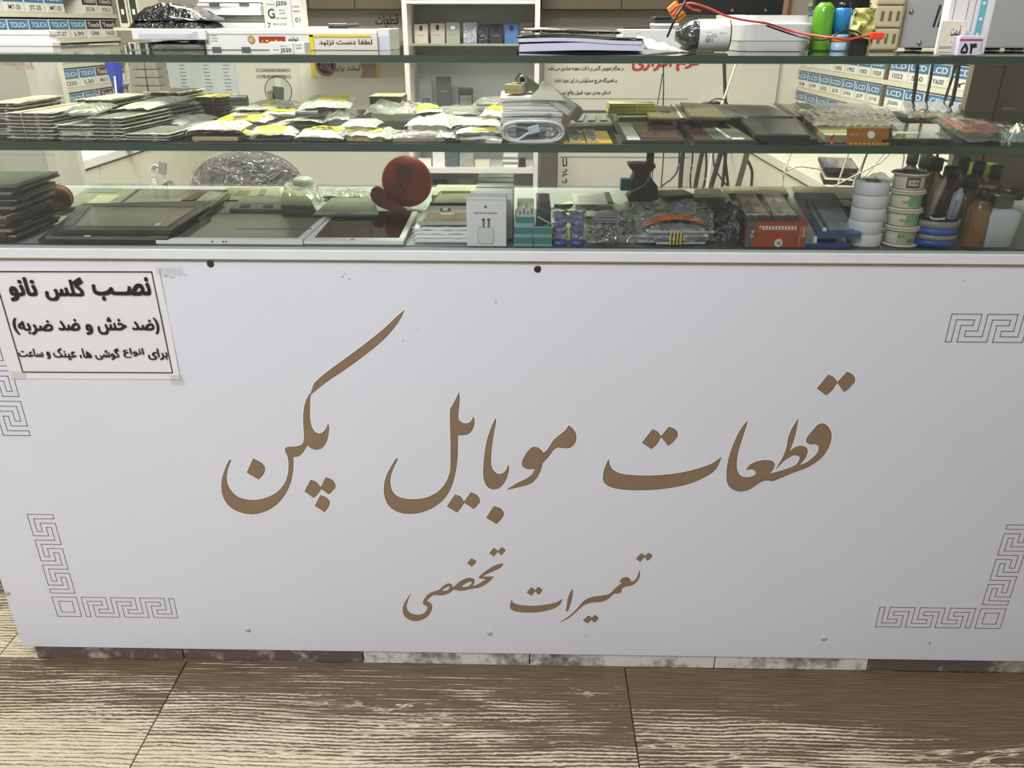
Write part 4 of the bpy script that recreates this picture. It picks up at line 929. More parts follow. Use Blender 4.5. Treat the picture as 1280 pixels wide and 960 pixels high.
# long carton with stickers
lc2, lw, lh = tbox('long_carton', 'long white carton with red label and child face sticker', 'carton', m_card, 256, 471, 37, 63.5, .12, .2)
notch_tray(lc2, lw*.0+lw, lh*.9, False) if False else None
MB().box(-lw/2-.001, lw/2+.001, -.0015, .1195, lh*.77, lh+.0003, bev=.0008).build('lid', P('carton lid', 'EBE9E4', .5), lc2)
def U(px): return (px-256)/215
patch(lc2, P('sticker red', '9E2A22', .45), U(324), U(357), .36, .66, lw, lh, 'red_label', .0008)
for k in range(5): MB().box(-lw/2+lw*(U(327)+.026*k), -lw/2+lw*(U(327)+.026*k+.015), -.0012, -.0008, lh*.40, lh*(.44+.05*(k % 2))).build('label_stroke', m_yel, lc2)
print_on(lc2, 'لوازم', m_ink, U(361), U(373), .38, .62, lw, lh, .03, True, y=-.001)
fc = MB().lathe([(.006, 0), (.006, .0006)], 20, T(-lw/2+lw*U(314.5), -.0002, lh*.5) @ Rx(pi/2)).build('face_sticker', P('sticker ochre', 'B08A3E', .5), lc2)
MB().lathe([(.0042, 0), (.0042, .0006)], 20, T(-lw/2+lw*U(314.5), -.001, lh*.47) @ Rx(pi/2)).build('printed_face', P('printed skin', 'C9A070', .5), fc)
for k in range(3): MB().box(-lw/2+lw*U(264), -lw/2+lw*U(272+k % 2), -.0005, 0, lh*(.42+.13*k), lh*(.45+.13*k)).build('print_line', m_ink2, lc2)
for u0 in (264, 301): MB().box(-lw/2+lw*U(u0), -lw/2+lw*U(u0+11), -.0017, -.0004, .0002, lh*.14).build('notch', m_notch, lc2)
t, w, h = tbox('framed_card', 'pale card with rounded yellow frame leaning on the long carton', 'card', P('card pink white', 'DDD3C8', .5), 387, 472, 44, 62, .002, .194)
MB().box(-w/2-.0005, -w/2+.007, -.0012, -.0002, 0, h+.0005, bev=.001).build('yellow_edge', m_yel, t); MB().box(-w/2, w/2-.01, -.0012, -.0002, h-.003, h+.0005, bev=.001).build('yellow_edge', m_yel, t)
print_on(t, 'لطفا دست نزنید', m_ink, .14, .92, .3, .72, w, h, .02, True, y=-.0008)
t, w, h = tbox('small_carton', 'white end carton right of the yellow framed card', 'carton', m_card, 472.5, 487, 36, 62, .1, .2); MB().box(-w/2, w/2, -.0006, 0, 0, h*.68).build('lilac_face', P('lilac face', 'CFCFDA', .5), t)
ztop2 = zt+lh+.001
t = thing('black_pen', 'black marker pen lying on the long carton', 'pen', (atY(430, 35, .24).x, .24, ztop2+.0045)); MB().cyl((-.024, 0, 0), (.006, 0, 0), .004, 12).build('barrel', m_black, t); MB().cyl((.006, 0, 0), (.024, 0, .001), .0028, 12).build('cap', m_black2, t)
t = thing('white_eraser', 'small white slip lying on the long carton left of pen', 'slip', (atY(398, 35, .24).x, .24, ztop2+.0003)); MB().box(-.014, .014, -.01, .01, 0, .003, bev=.0012).build('body', m_white, t)
def label_box(px0, px1, py0, py1, Y, base, fold, words, label):
    t, w, h = tbox('label_box', label, 'box', P('label box white', 'E2E0D6', .5, var=.02), px0, px1, py0, py1, .03, Y, base=base, bev=.0006, rz=.0)
    MB().box(-w/2+fold*w, -w/2+fold*w+.0006, -.0004, 0, 0, h).build('fold_line', m_ink2, t)
    for tx, u0, u1, v0, v1, bo in words: print_on(t, tx, m_ink, u0, u1, v0, v1, w, h, bo)
    return t
label_box(330, 378, -1, 36.2, .215, ztop2, .72, [('J250', .33, .62, .75, .93, .02), ('G', .1, .28, .36, .68, .01), ('7', .06, .15, .02, .2, .01), ('Model', .1, .3, .8, .85, 0), ('Battery', .4, .56, .6, .65, 0), ('mAh', .4, .56, .5, .55, 0), ('SERVICE PACK', .15, .6, .33, .38, 0), ('8 A U S A', .22, .56, .12, .19, .01), ('LI-ION', .76, .94, .72, .78, 0), ('2600', .76, .94, .56, .62, 0), ('01', .8, .93, .22, .38, .01)], 'white battery box handwritten J250 standing on the long carton')
label_box(337, 381, 53, 69.3, .012, zt, .68, [('J520', .3, .62, .08, .5, .02), ('Model', .1, .26, .3, .42, 0), ('Battery', .32, .52, .6, .72, 0), ('LI-ION', .75, .92, .7, .82, 0), ('2600', .75, .9, .45, .57, 0)], 'white battery box handwritten J520 at the front edge of top shelf')
# paper stack ------------------------------------------------------------------
ns = thing('notebook', 'thick notebook with bent black cover and lilac page edges', 'notebook', (atY(726, 61, .1).x, .1, zt))
nw = atY(806, 55, .1).x-atY(646, 55, .1).x; nh = atY(726, 47, .1).z-zt
m_page = P('page edges', 'CFCCE0', .6, var=.10, vscale=4); m_cov = P('notebook cover', '3A3D3C', .35, bump=.4, bscale=40)
MB().grid(lambda u, v: (-nw/2+nw*u, .15*v, .0004+.0008*sin(u*7)**2), 16, 4).build('back_cover', m_cov, ns)
def pages(u, v):
    return (-nw/2+.003+(nw-.004)*u, .002+.145*v, nh*(.55+.12*math.sin(u*2.5)) if u < .6 else nh*(.55+.12*math.sin(1.5)-.12*(u-.6)))
MB().grid(pages, 20, 4, thick=nh*.5).build('lower_pages', m_page, ns)
MB().grid(lambda u, v: (-nw/2+.001+(nw-.005)*u, .001+.145*v, nh*(.93+.12*sin(pi*min(1, u*1.3))-.15*u)), 20, 4, thick=nh*.24).build('upper_pages', m_page, ns)
MB().grid(lambda u, v: (-nw/2-.001+(nw+.002)*u, -.0005+.15*v, nh*(1.0+.14*sin(pi*min(1, u*1.3))-.14*u)+.0012), 24, 4, thick=.0008).build('front_cover', m_cov, ns)
MB().grid(lambda u, v: (-nw/2-.001+.004*sin(pi*v), .0+.148*u, .001+nh*1.05*v), 6, 6).build('spine', m_cov, ns)
bd = thing('plastic_folder', 'crumpled clear folder holding black sheets on the notebook', 'folder', (ns.location.x, .1, zt+nh*1.2+.001))
fh = atY(726, 36, .12).z-zt-nh*1.2
def fsheet(hh, x0, x1, seed, am):
    def f(u, v): return (-nw/2+nw*(x0+(x1-x0)*u), .004+.13*v, hh*(1-.55*u)+am*mnoise.noise(Vector((u*5, v*3, seed))))
    return f
MB().grid(fsheet(fh*.25, .03, .97, 2, .002), 30, 6, thick=.0006).build('lower_sheet', film('folder film', haze=.45, rough=.15, bump=.8, bscale=50, milk=(.72, .74, .68)), bd)
MB().grid(fsheet(fh*.62, .12, .80, 5, .002), 30, 6, thick=.003).build('black_sheets', m_bbag, bd)
MB().grid(fsheet(fh*.95, .05, .82, 7, .0025), 30, 6, thick=.0006).build('upper_sheet', film('folder film'), bd)
cb = thing('crumpled_bag', 'crumpled white plastic bag beside the notebook', 'bag', (atY(832, 60, .12).x, .12, zt))
cw = atY(862, 55, .12).x-atY(803, 55, .12).x; chh = atY(830, 47.5, .12).z-zt
MB().grid(lambda u, v: (-cw/2+cw*u, .09*v, .0004+chh*(1.1-1.0*u)*min(1, 5*v+.3, 5*(1-v)+.3)*(.85+.4*mnoise.noise(Vector((u*5, v*5, 8))))), 24, 12, thick=.0003).build('film', P('white film', 'DEDACF', .35, bump=.8, bscale=60, bdist=.006), cb)
t, w, h = tbox('white_carton', 'low white carton behind the notebook, carrying black gadgets', 'carton', m_card, 778, 852, 37, 56, .1, .33)
zg = zt+h+.0006
for i, (a, b, y0, y1, m, lb) in enumerate(((816, 852, 33, 36.4, m_grey, 'grey flat gadget, bottom of the small pile on the low carton'), (817, 849, 29.5, 32.6, m_white, 'white flat gadget in the middle of the small pile'), (818, 843, 26, 29.2, m_black2, 'black flat gadget second from the top of the pile'), (818, 840, 20.5, 25.8, m_black, 'black rounded gadget on top of the small pile'))):
    t, w, h = tbox('gadget', lb, 'gadget', m, a, b, y0, y1, .05, .345, base=zg, bev=.003); zg += h+.0006
for i, (a, b) in enumerate(((780, 797), (799, 813))):
    tbox('black_strip', '%s black strip lying on the low carton' % ordn[i], 'strip', m_black2, a, b, 35, 37, .04, .35, base=zt+bpy.data.objects['white_carton'].children[0].dimensions.z+.0006)
# wrapped cylinder -----------------------------------------------------------------
by = .13; r0 = (atY(880, 15, by).z-atY(880, 56.5, by).z)/2
bc = thing('wrapped_pack', 'black film wrapped cylinder pack with a white printed label', 'pack', (atY(880, 40, by).x, by+.01, zt+r0+.0004))
x0, x1 = atY(846, 40, by).x-bc.location.x, atY(914, 40, by).x-bc.location.x
Ml = T(x0, 0, 0) @ Ry(pi/2)
L = x1-x0
m_bfilm = P('black shrink film', '3B3C3A', .18, var=.35, bump=.9, bscale=45, bdist=.01, coat=.4)
MB().lathe([(0, 0), (r0*.35, .0), (r0*.5, .006), (r0*.82, L*.2), (r0*.97, L*.3), (r0*.985, L*.9), (r0*.97, L*.985), (r0*.7, L), (0, L)], 36, Ml).build('film_wrap', m_bfilm, bc)
MB().lathe([(r0*.995, L*.40), (r0*1.0, L*.41), (r0*1.0, L*.95), (r0*.995, L*.96)], 40, Ml).build('white_label', P('pack label', 'DCDAD8', .4, var=.02), bc)
for tx, u0, u1, v, hh in (('PcnPoint', .53, .72, -.10, .12), ('XK', .60, .66, -.38, .22), ('22-09-16', .52, .60, .18, .07), ('2600mAh 11.1V', .76, .90, .12, .07), ('MADE', .62, .70, .06, .06)):
    mb = MB(); vs, fs = text_mesh(tx, .01); xa_ = min(v_.x for v_ in vs); xb_ = max(v_.x for v_ in vs); ya_ = min(v_.y for v_ in vs); yb2 = max(v_.y for v_ in vs)
    mb.add([(x0+L*(u0+(u1-u0)*(p.x-xa_)/(xb_-xa_)), -math.sqrt(max(0, 1-(v+hh*(p.y-ya_)/(yb2-ya_))**2))*r0*1.004, r0*(v+hh*(p.y-ya_)/(yb2-ya_))) for p in vs], fs); mb.build('printed_text', m_ink, bc)
mb = MB(); mb.grid(lambda u, v: (x0+L*(.51+.09*u), -math.sqrt(1-(-.4+.26*v)**2)*r0*1.003, r0*(-.4+.26*v)), 2, 4); mb.build('print_block', P('print lilac grey', '8E8E98', .5), bc)
oc2 = thing('orange_connector', 'orange cable connector resting on the wrapped cylinder pack', 'connector', atY(845, 14, by+.03))
MB().box(-.008, .008, -.006, .006, -.014, .012, Ry(-.7), .002).build('body', P('orange plastic', 'E0912A', .4), oc2); 
for k in range(3): MB().box(-.0085, .0085, -.0068, .0065, -.010+.006*k, -.008+.006*k, Ry(-.7)).build('rib', P('orange dark', 'A85E18', .5), oc2)
m_rw = P('red cable', 'C2473A', .45); m_rk = P('black cable gloss', '1E1C1C', .35)
cable('cable', 'red cable running from the orange connector over the containers', m_rw, [(840, 20, .14), (848, 10, .14), (862, 4, .12), (885, 10, .115), (908, 20, .11), (935, 26, .11), (960, 29.5, .12), (990, 39, .13), (1022, 45, .10), (1040, 47, .08), (1058, 49.5, .08), (1072, 47, .09), (1086, 44.5, .10)], None, .0016)
cable('cable', 'black cable beside the red one, looping near the orange plug', m_rk, [(958, 32, .124), (990, 43, .138), (1012, 48.5, .11), (1032, 49.5, .095), (1048, 42, .09), (1060, 38.5, .095), (1070, 40, .1), (1076, 44, .11)], None, .0013)
cable('cable', 'black wire dropping from the orange connector to the shelf', m_rk, [(857, 1, .12), (852, 10, .112), (846, 20, .108), (840, 32, .108), (834, 46.5, .11)], None, .0018)
cable('cable', 'dark red wire twisted around the orange connector', m_rw, [(838, 16, .125), (846, 8, .12), (856, 6, .12), (866, 12, .12), (876, 14, .12)], None, .0016)
pg_ = thing('alligator_plug', 'orange red plug at the end of red cable, by beige sockets', 'plug', atY(1095, 45, .1)); MB().box(-.009, .01, -.005, .005, -.0045, .005, None, .002).build('sleeve', P('neon orange', 'F0492A', .4), pg_)
MB().cyl((-.013, 0, 0), (-.009, 0, 0), .002, 8).build('boot', m_rw, pg_); MB().box(.0105, .014, -.002, .002, -.002, .002).build('tip', P('tip beige', 'BEB08A', .4), pg_)
# white containers
m_food = film('milky container', tint=(.97, .97, .95), haze=.72, rough=.2, bump=0, milk=(.9, .9, .87), gloss=.7)
def container(label, px0, px1, ytop, ybot, Y, depth, lid):
    x0, x1, z0, z1 = pbox(px0, px1, ytop, ybot, Y); w = x1-x0; h = z1-zt
    t = thing('food_container', label, 'container', ((x0+x1)/2, Y, zt))
    mb = MB()
    def ring(w_, y0, y1, z, r=.022, n=6):
        pts = []
        for cx, cy, a0 in ((w_/2-r, y1-r, 0), (-w_/2+r, y1-r, pi/2), (-w_/2+r, y0+r, pi), (w_/2-r, y0+r, 1.5*pi)):
            for i in range(n+1): a = a0+pi/2*i/n; pts.append((cx+r*cos(a), cy+r*sin(a), z))
        return pts
    def loft(rings, nm, mat):
        mb = MB(); n = len(rings[0]); vs = [p for r_ in rings for p in r_]
        fs = [(j*n+i, j*n+(i+1) % n, (j+1)*n+(i+1) % n, (j+1)*n+i) for j in range(len(rings)-1) for i in range(n)]
        fs += [tuple(range(n))[::-1], tuple((len(rings)-1)*n+i for i in range(n))]
        mb.add(vs, fs, None, False); return mb.build(nm, mat, t)
    hb = h*(.72 if lid else 1)
    loft([ring(w*.92, .004, depth-.004, .0005), ring(w*.96, .001, depth-.001, hb*.4), ring(w*.975, 0, depth, hb*.42), ring(w, -.002, depth+.002, hb)], 'tub', m_food)
    if lid: loft([ring(w*1.0, -.002, depth+.002, hb+.0004), ring(w*.99, -.002, depth+.002, hb+h*.05), ring(w*.92, .003, depth-.003, hb+h*.08), ring(w*.9, .004, depth-.004, h)], 'lid', m_white)
    return t
container('white plastic food container with a raised lid next to green bottle', 925, 1019, 19, 60, .17, .13, True)
container('milky food tub behind the wrapped cylinder pack', 905, 934, 18.5, 57, .29, .09, False)
# green bottle, blue can
def turned(name, label, cat, px0, px1, ytop, base, Y, prof, parts):
    a, b = atY(px0, 40, Y).x, atY(px1, 40, Y).x; r = (b-a)/2; h = atY((px0+px1)/2, ytop, Y).z-base
    t = thing(name, label, cat, ((a+b)/2, Y+r, base+.0003))
    for nm, mat, pr in parts: MB().lathe([(r*p, h*q) for p, q in pr], 28).build(nm, mat, t)
    return t, r, h
m_gr = film('green plastic', tint=(.42, .8, .22), haze=.55, rough=.15, bump=0, milk=(.22, .55, .05)); m_gr2 = P('bright green liquid', '5CB52A', .3)
turned('green_bottle', 'bright green see-through bottle beside the white food container', 'bottle', 1018, 1044, 3, zt, .2, None, [('bottle', m_gr, [(0, 0), (.95, 0), (1, .04), (1, .78), (.9, .9), (.5, 1), (.0, 1)]), ('liquid', m_gr2, [(0, .02), (.92, .02), (.94, .5), (0, .5)]), ('straw', P('pale green straw', '9CCB74', .4), [(0, .5), (.06, .5), (.06, .98), (0, .98)])])
turned('spray_can', 'blue spray can with orange and white foot next to the green bottle', 'can', 1044, 1064, 9, zt, .2, None, [('body', P('can blue', '2C86C0', .3), [(0, .38), (1, .38), (1, .93), (.9, .98), (0, .98)]), ('white_band', P('can pale blue', 'A9C4DA', .3), [(0, 0), (.96, 0), (1, .03), (1, .2), (0, .2)]), ('orange_band', P('can orange', 'D9922E', .3), [(0, .2), (1.005, .2), (1.005, .29), (0, .29)]), ('upper_band', P('can pale blue', 'A9C4DA', .3), [(0, .29), (1, .29), (1, .38), (0, .38)]), ('cap', m_black, [(0, .98), (.7, .98), (.7, 1.1), (0, 1.1)])])
yb = thing('yellow_bag', 'crumpled pale yellow plastic bag between blue can and sockets', 'bag', (atY(1080, 40, .23).x, .23, zt))
m_yb = P('pale yellow film', 'D2CE7E', .3, bump=.9, bscale=40, bdist=.01, var=.15)
yw = atY(1096, 30, .23).x-atY(1064, 30, .23).x; y1_, y0_ = atY(1080, 10, .23).z-zt, atY(1080, 42, .23).z-zt
MB().grid(lambda u, v: (-yw/2+yw*u+.006*mnoise.noise(Vector((u*3, v*4, 2))), .02*mnoise.noise(Vector((u*4, v*4, 9)))-.01*sin(pi*u), y0_+(y1_-y0_)*v-.012*u*(1-v)), 16, 16, thick=.001).build('film', m_yb, yb)
MB().box(-yw/2+.002, yw/2, .005, .04, 0, y0_+.004, bev=.002).build('dark_contents', m_black2, yb)
# multi socket
m_bge = P('beige plastic', 'C9BD9A', .4, var=.04)
ps = thing('socket_block', 'beige multi socket block standing against the grey computer case', 'socket', (atY(1107, 58, .22).x, .22, zt)); 
sw = atY(1125, 40, .22).x-atY(1088, 40, .22).x; sh = atY(1107, -4, .22).z-zt
MB().box(-sw/2, sw/2, .006, .03, 0, sh, bev=.003).build('body', m_bge, ps)
for k, (a, b) in enumerate(((.02, .42), (.44, .84), (.86, 1.2))):
    so = MB().box(-sw/2-.003*(k != 0), sw/2-.006, -.002, .0058, sh*a, sh*min(b, 1.1), bev=.003).build('socket', m_bge, ps)
    for c in range(3): MB().box(-sw*.36+sw*.26*c, -sw*.36+sw*.26*c+sw*.1, -.0026, -.002, sh*(a+.12), sh*(a+.3)).build('slot', P('socket slot', '6E6448', .6), so)
# computer case
m_pc = P('grey steel sheet', 'AEAEAC', .42, var=.02, vscale=3)
pcY = .24
x0 = atY(1127, 40, pcY).x; x1 = XR-.02; z0 = atY(1200, 60.5, pcY).z; z1 = z0+.2
pc = thing('computer_case', 'grey steel computer case lying on the right end of top shelf', 'computer', (x0, pcY, zt))
zo = max(.004, z0-zt)
MB().box(.0, x1-x0, 0, .13, zo, zo+.2, bev=.002).build('body', m_pc, pc)
for a, b in ((1141, 1154), (1239, 1252), (1269, 1282)):
    xa_, xb_ = atY(a, 60, pcY).x-x0, atY(b, 60, pcY).x-x0; MB().box(xa_, xb_, .004, .03, .0002, zo-.0002).build('foot', m_black, pc)
for px, py in ((1139, 14.5), (1149, 53.5)):
    q = atY(px, py, pcY); MB().lathe([(.0035, 0), (.0035, .0015), (.002, .0026)], 14, T(q.x-x0, -.0001, q.z-zt) @ Rx(pi/2)).build('screw', m_steel, pc)
for px in (1171, 1177):
    q = atY(px, 20, pcY); MB().box(-.0016, .0016, -.0008, 0, -.016, .016, T(q.x-x0, -.0001, q.z-zt) @ Ry(.14)).build('vent_slot', m_dark, pc)
MB().box(-.006, -.0004, 0, .02, zo, zo+.2, bev=.001).build('edge_strip', P('case edge', 'A6A295', .4), pc)
# cards in front of the computer
t, w, h = tbox('white_box', 'tall white box with teal printed strip leaning before the computer', 'box', P('box white', 'E5E2E4', .4, var=.02), 1187, 1243, -30, 50, .02, .05)

MB().box(w*.17, w*.32, -.0006, 0, .0, h).build('teal_strip', m_teal, t)
for k in range(4): MB().lathe([(.0022, 0), (.0022, .0005)], 12, T(w*.245, -.0006, h*(.26+.2*k)) @ Rx(pi/2)).build('white_dot', m_white, t)
for k, (a, b) in enumerate(((-.1, .02), (.06, .1), (-.4, -.34))): MB().box(w*a, w*a+.0008, -.0005, 0, h*.3, h*.75).build('print_line', m_ink2, t)
t, w, h = tbox('price_card', 'cream folded card with black handwriting before the white box', 'card', P('card cream', 'E0D8C8', .5, var=.02), 1173, 1206, 26, 69.5, .004, .03)
print_on(t, 'قیمت', m_ink, .42, .78, .5, .85, w, h, .01, True, y=-.0006); print_on(t, '۲۰۰', m_ink, .5, .75, .32, .46, w, h, .01, True, y=-.0006)
for v in (.24, .2, .08): MB().box(-w*.4, w*.45, -.0005, 0, h*v, h*v+.0006).build('print_line', m_ink2, t)
t, w, h = tbox('price_card', 'lavender box with a crimson band and black handwriting at front', 'card', P('card lavender', 'D3CBDB', .5, var=.02), 1198, 1229, 45, 69.8, .02, .012)
MB().box(-w/2, w*.42, -.0006, 0, h*.76, h*.84).build('crimson_band', P('crimson print', 'A03A58', .5), t); print_on(t, '۴۵', m_ink, .12, .75, .1, .62, w, h, .03, True, y=-.0006)
MB().box(w/2-.003, w/2-.0025, -.0005, 0, .005, h*.7).build('print_line', m_ink2, t)
# monitors behind
for lb, a, b, yb_, Y in (('wide black monitor whose lower frame shows above the food container', 851, 985, 18.5, .40), ('second black monitor whose lower frame shows above the green bottle', 1026, 1095, 11.5, .41)):
    x0, x1, z0, z1 = pbox(a, b, -90, yb_, Y)
    t = thing('monitor', lb, 'monitor', ((x0+x1)/2, Y, zt)); w = x1-x0
    MB().box(-w/2, w/2, 0, .018, z0-zt, z1-zt, bev=.002).build('frame', m_black, t)
    MB().box(-w/2+.012, w/2-.012, -.0008, 0, z0-zt+.03, z1-zt-.01).build('screen', m_scr, t)
    MB().box(-.02, .02, .02, .03, .006, z0-zt+.05).build('neck', m_black, t); MB().box(-.045, .045, -.005, .05, 0, .006, bev=.002).build('foot', m_black, t)
    if a < 900:
        for px in (915, 957): 
            q = atY(px, 13, Y); MB().lathe([(.0028, 0), (.002, .0012)], 12, T(q.x-(x0+x1)/2, -.0001, q.z-zt) @ Rx(pi/2)).build('screw', m_steel, t)
t = tbox('brown_post', 'narrow brown wooden block between monitor and green bottle', 'block', P('brown wood', '7A5A40', .5), 985.5, 991, -10, 18, .03, .43, base=zt)
# ================================================================ ON THE MIDDLE GLASS SHELF
zm = ZM+.0003
m_sleeve = film('clear sleeve', tint=(.98, .98, .93), haze=.5, rough=.18, bump=.9, bscale=75, milk=(.96, .95, .85), gloss=1.0, bdist=.006)
m_milky = film('milky packet film', tint=(.98, .98, .92), haze=.72, rough=.2, bump=.9, bscale=60, milk=(.97, .96, .86), gloss=.9, bdist=.006)
m_clr = film('clear packet film', tint=(.97, .98, .93), haze=.34, rough=.12, bump=1.0, bscale=60, milk=(.95, .95, .83), gloss=1.3, bdist=.008)
m_fringe = P('sleeve edge white', 'D9D7C4', .3, var=.3, vscale=90)
m_purp = P('purple brown frame', '5E5052', .4, var=.2)
m_dgrey = P('charcoal frame', '3C3D38', .4, var=.2)
m_mgrey = P('grey frame', '85847C', .4, var=.15)
m_brn = P('brown frame', '5A4A40', .4, var=.2)
m_topc = P('pale top sheet', 'CFCDB8', .45, var=.08, vscale=30)
m_tape = P('rubber band', 'C9C08E', .6)
m_yband = P('yellow rubber band', 'CDB94E', .6)
m_scrtop = P('dim glass', '6F7468', .12, var=.2, coat=.4)
def stack(what, px0, px1, ytop, ybot, n, depth, mats, group, rz=0, base=None, top=None, band=None, jit=.003, labelfn=None, sleeve=None):
    base = zm if base is None else base
    p0, p1 = atZ(px0, ybot, base), atZ(px1, ybot, base)
    w = p1.x-p0.x; Y = (p0.y+p1.y)/2; H = atY((px0+px1)/2, ytop, Y).z-base; tk = H/n
    r_ = random.Random(int(px0*7+ybot))
    protos = []
    for k in range(n):
        lb = labelfn(k, n)
        loc = ((p0.x+p1.x)/2+r_.uniform(-jit, jit), Y+r_.uniform(0, jit), base+k*tk+.0002)
        ang = rz+r_.uniform(-.02, .02)
        if k < len(mats) and k < n-1 or not protos:
            m = mats[k % len(mats)]
            t = thing(what, lb, 'screen' if 'screen' in what else 'packet', loc, ang, group)
            MB().box(-w/2, w/2, -.001, depth, .0003, tk*.84, bev=min(.0012, tk*.3)).build('panel', m, t)
            sd = r_.random()*50
            def f(u, v, sd=sd):
                e = 1 if (u < .01 or u > .99 or v > .99) else 0
                nn = mnoise.noise(Vector((u*7, v*7, sd)))
                return (-w/2-.003+(w+.007)*u+.002*nn*e, -.002+(depth+.008)*v+.003*nn*e, tk*.84-e*tk*(.5+.4*nn)+tk*.1*nn)
            MB().grid(f, 10, 8).build('sleeve', sleeve or m_sleeve, t)
            MB().grid(lambda u, v, sd=sd: (-w/2-.003+(w+.009)*u+.0015*mnoise.noise(Vector((v*5, sd, u))), -.0035+(.012)*v+.002*mnoise.noise(Vector((u*9, sd, 1))), tk*(.9+.12*mnoise.noise(Vector((u*6, sd, 2))))), 12, 1, thick=tk*.10).build('sleeve_edge', m_fringe, t)
            MB().grid(lambda u, v, sd=sd: (w/2+.0005+.007*v+.0015*mnoise.noise(Vector((u*5, sd, 3))), -.002+(depth+.004)*u, tk*(.9+.16*mnoise.noise(Vector((u*7, sd, 4))))), 12, 1, thick=tk*.13).build('sleeve_edge', m_fringe, t)
            MB().box(-w/2+w*.7, -w/2+w*.8, -.0016, .0, tk*.32, tk*.5).build('code_print', m_topc, t)
            protos.append(t)
        else: t = copy_tree(protos[k % len(protos)], loc, (0, 0, ang), lb)
        if k == n-1 and top:
            MB().box(-w/2+.001, w/2-.001, .003, depth-.001, tk*.86, tk*.92).build('top_sheet', top, t)
    if band:
        a = MB(); u = .0
        pts = [(w*band[1], -.0035, -H+tk+.0012), (w*band[1], -.0035, tk+.0006), (w*band[1]+.004, depth+.004, tk+.0012), (w*band[1]+.004, depth+.005, -H+tk+.0012)]
        a.tube(pts+[pts[0]], .0008, 5, sub=1).build('rubber_band', band[0], t)
    return Y, H
def L(fmt): return lambda k, n: fmt % ('topmost' if k == n-1 else 'lowest' if k == 0 else ordn[n-1-k]+' from top')
g1 = 'wrapped phone screens in stacks on the middle shelf'
stack('wrapped_screen', -6, 26, 128, 173, 7, .13, [m_dgrey, m_mgrey, m_dgrey], g1, base=zm, top=m_topc, labelfn=L('charcoal wrapped screen at the far left end of middle shelf, %s'), rz=.0)
stack('wrapped_screen', 15, 66, 141, 176, 8, .17, [m_purp, m_purp, m_brn], g1, top=P('white red sheet', 'D3C6B4', .5, var=.12, vscale=40), band=(m_tape, -.12), labelfn=L('purple brown wrapped screen in the banded stack, %s'), rz=-.05)
stack('wrapped_screen', 77, 119, 156, 177, 5, .12, [m_mgrey, m_dgrey, m_white], g1, top=m_topc, labelfn=L('pale grey wrapped screen in the low stack before a yellow tag, %s'), rz=-.03)
stack('wrapped_screen', 103, 144, 124, 160, 6, .12, [m_dgrey, m_dgrey], g1, top=m_topc, labelfn=L('rounded black wrapped screen in the stack behind, %s'), rz=-.05)
stack('wrapped_screen', 120, 155, 147, 177.5, 7, .14, [m_brn, m_purp, m_dgrey], g1, top=P('grey top screen', '8F9084', .25, var=.1), labelfn=L('brown edged wrapped screen in the stack with grey top, %s'), rz=-.08)
stack('wrapped_screen', 157, 206, 167, 178.5, 3, .1, [m_brn, m_mgrey], g1, top=P('grey top screen', '8F9084', .25), labelfn=L('wide wrapped screen in the low front stack, %s'), rz=-.06)
stack('wrapped_screen', 180, 204, 136, 160, 5, .12, [m_mgrey, m_dgrey], g1, top=P('grey top screen', '8F9084', .25), band=(m_tape, .3), labelfn=L('grey wrapped screen in the tall stack tied with pale band, %s'), rz=-.12)
stack('wrapped_screen', 186, 227, 115, 147, 6, .1, [m_dgrey, m_mgrey, m_dgrey], g1, top=P('black shiny sheet', '33342E', .2), labelfn=L('dark wrapped screen in the far stack with black top, %s'), rz=-.1)
stack('wrapped_screen', 246, 277, 121, 144, 6, .06, [P('olive frame', '6F6E5E', .4, var=.2)], g1, top=m_yel, band=(m_yband, .28), labelfn=L('olive wrapped screen in the small stack with yellow band, %s'), rz=-.1)
tg = fbox('yellow_tag', 'yellow and black tag peeking between the left stacks', 'tag', P('tag ochre', 'C7A83E', .5), 97, 124, 143, 150, None, .02, base=zm+.0)
MB().box(-tg[1]*.5, tg[1]*.4, -.0004, 0, 0, tg[2]*.45).build('black_band', m_dark, tg[0])

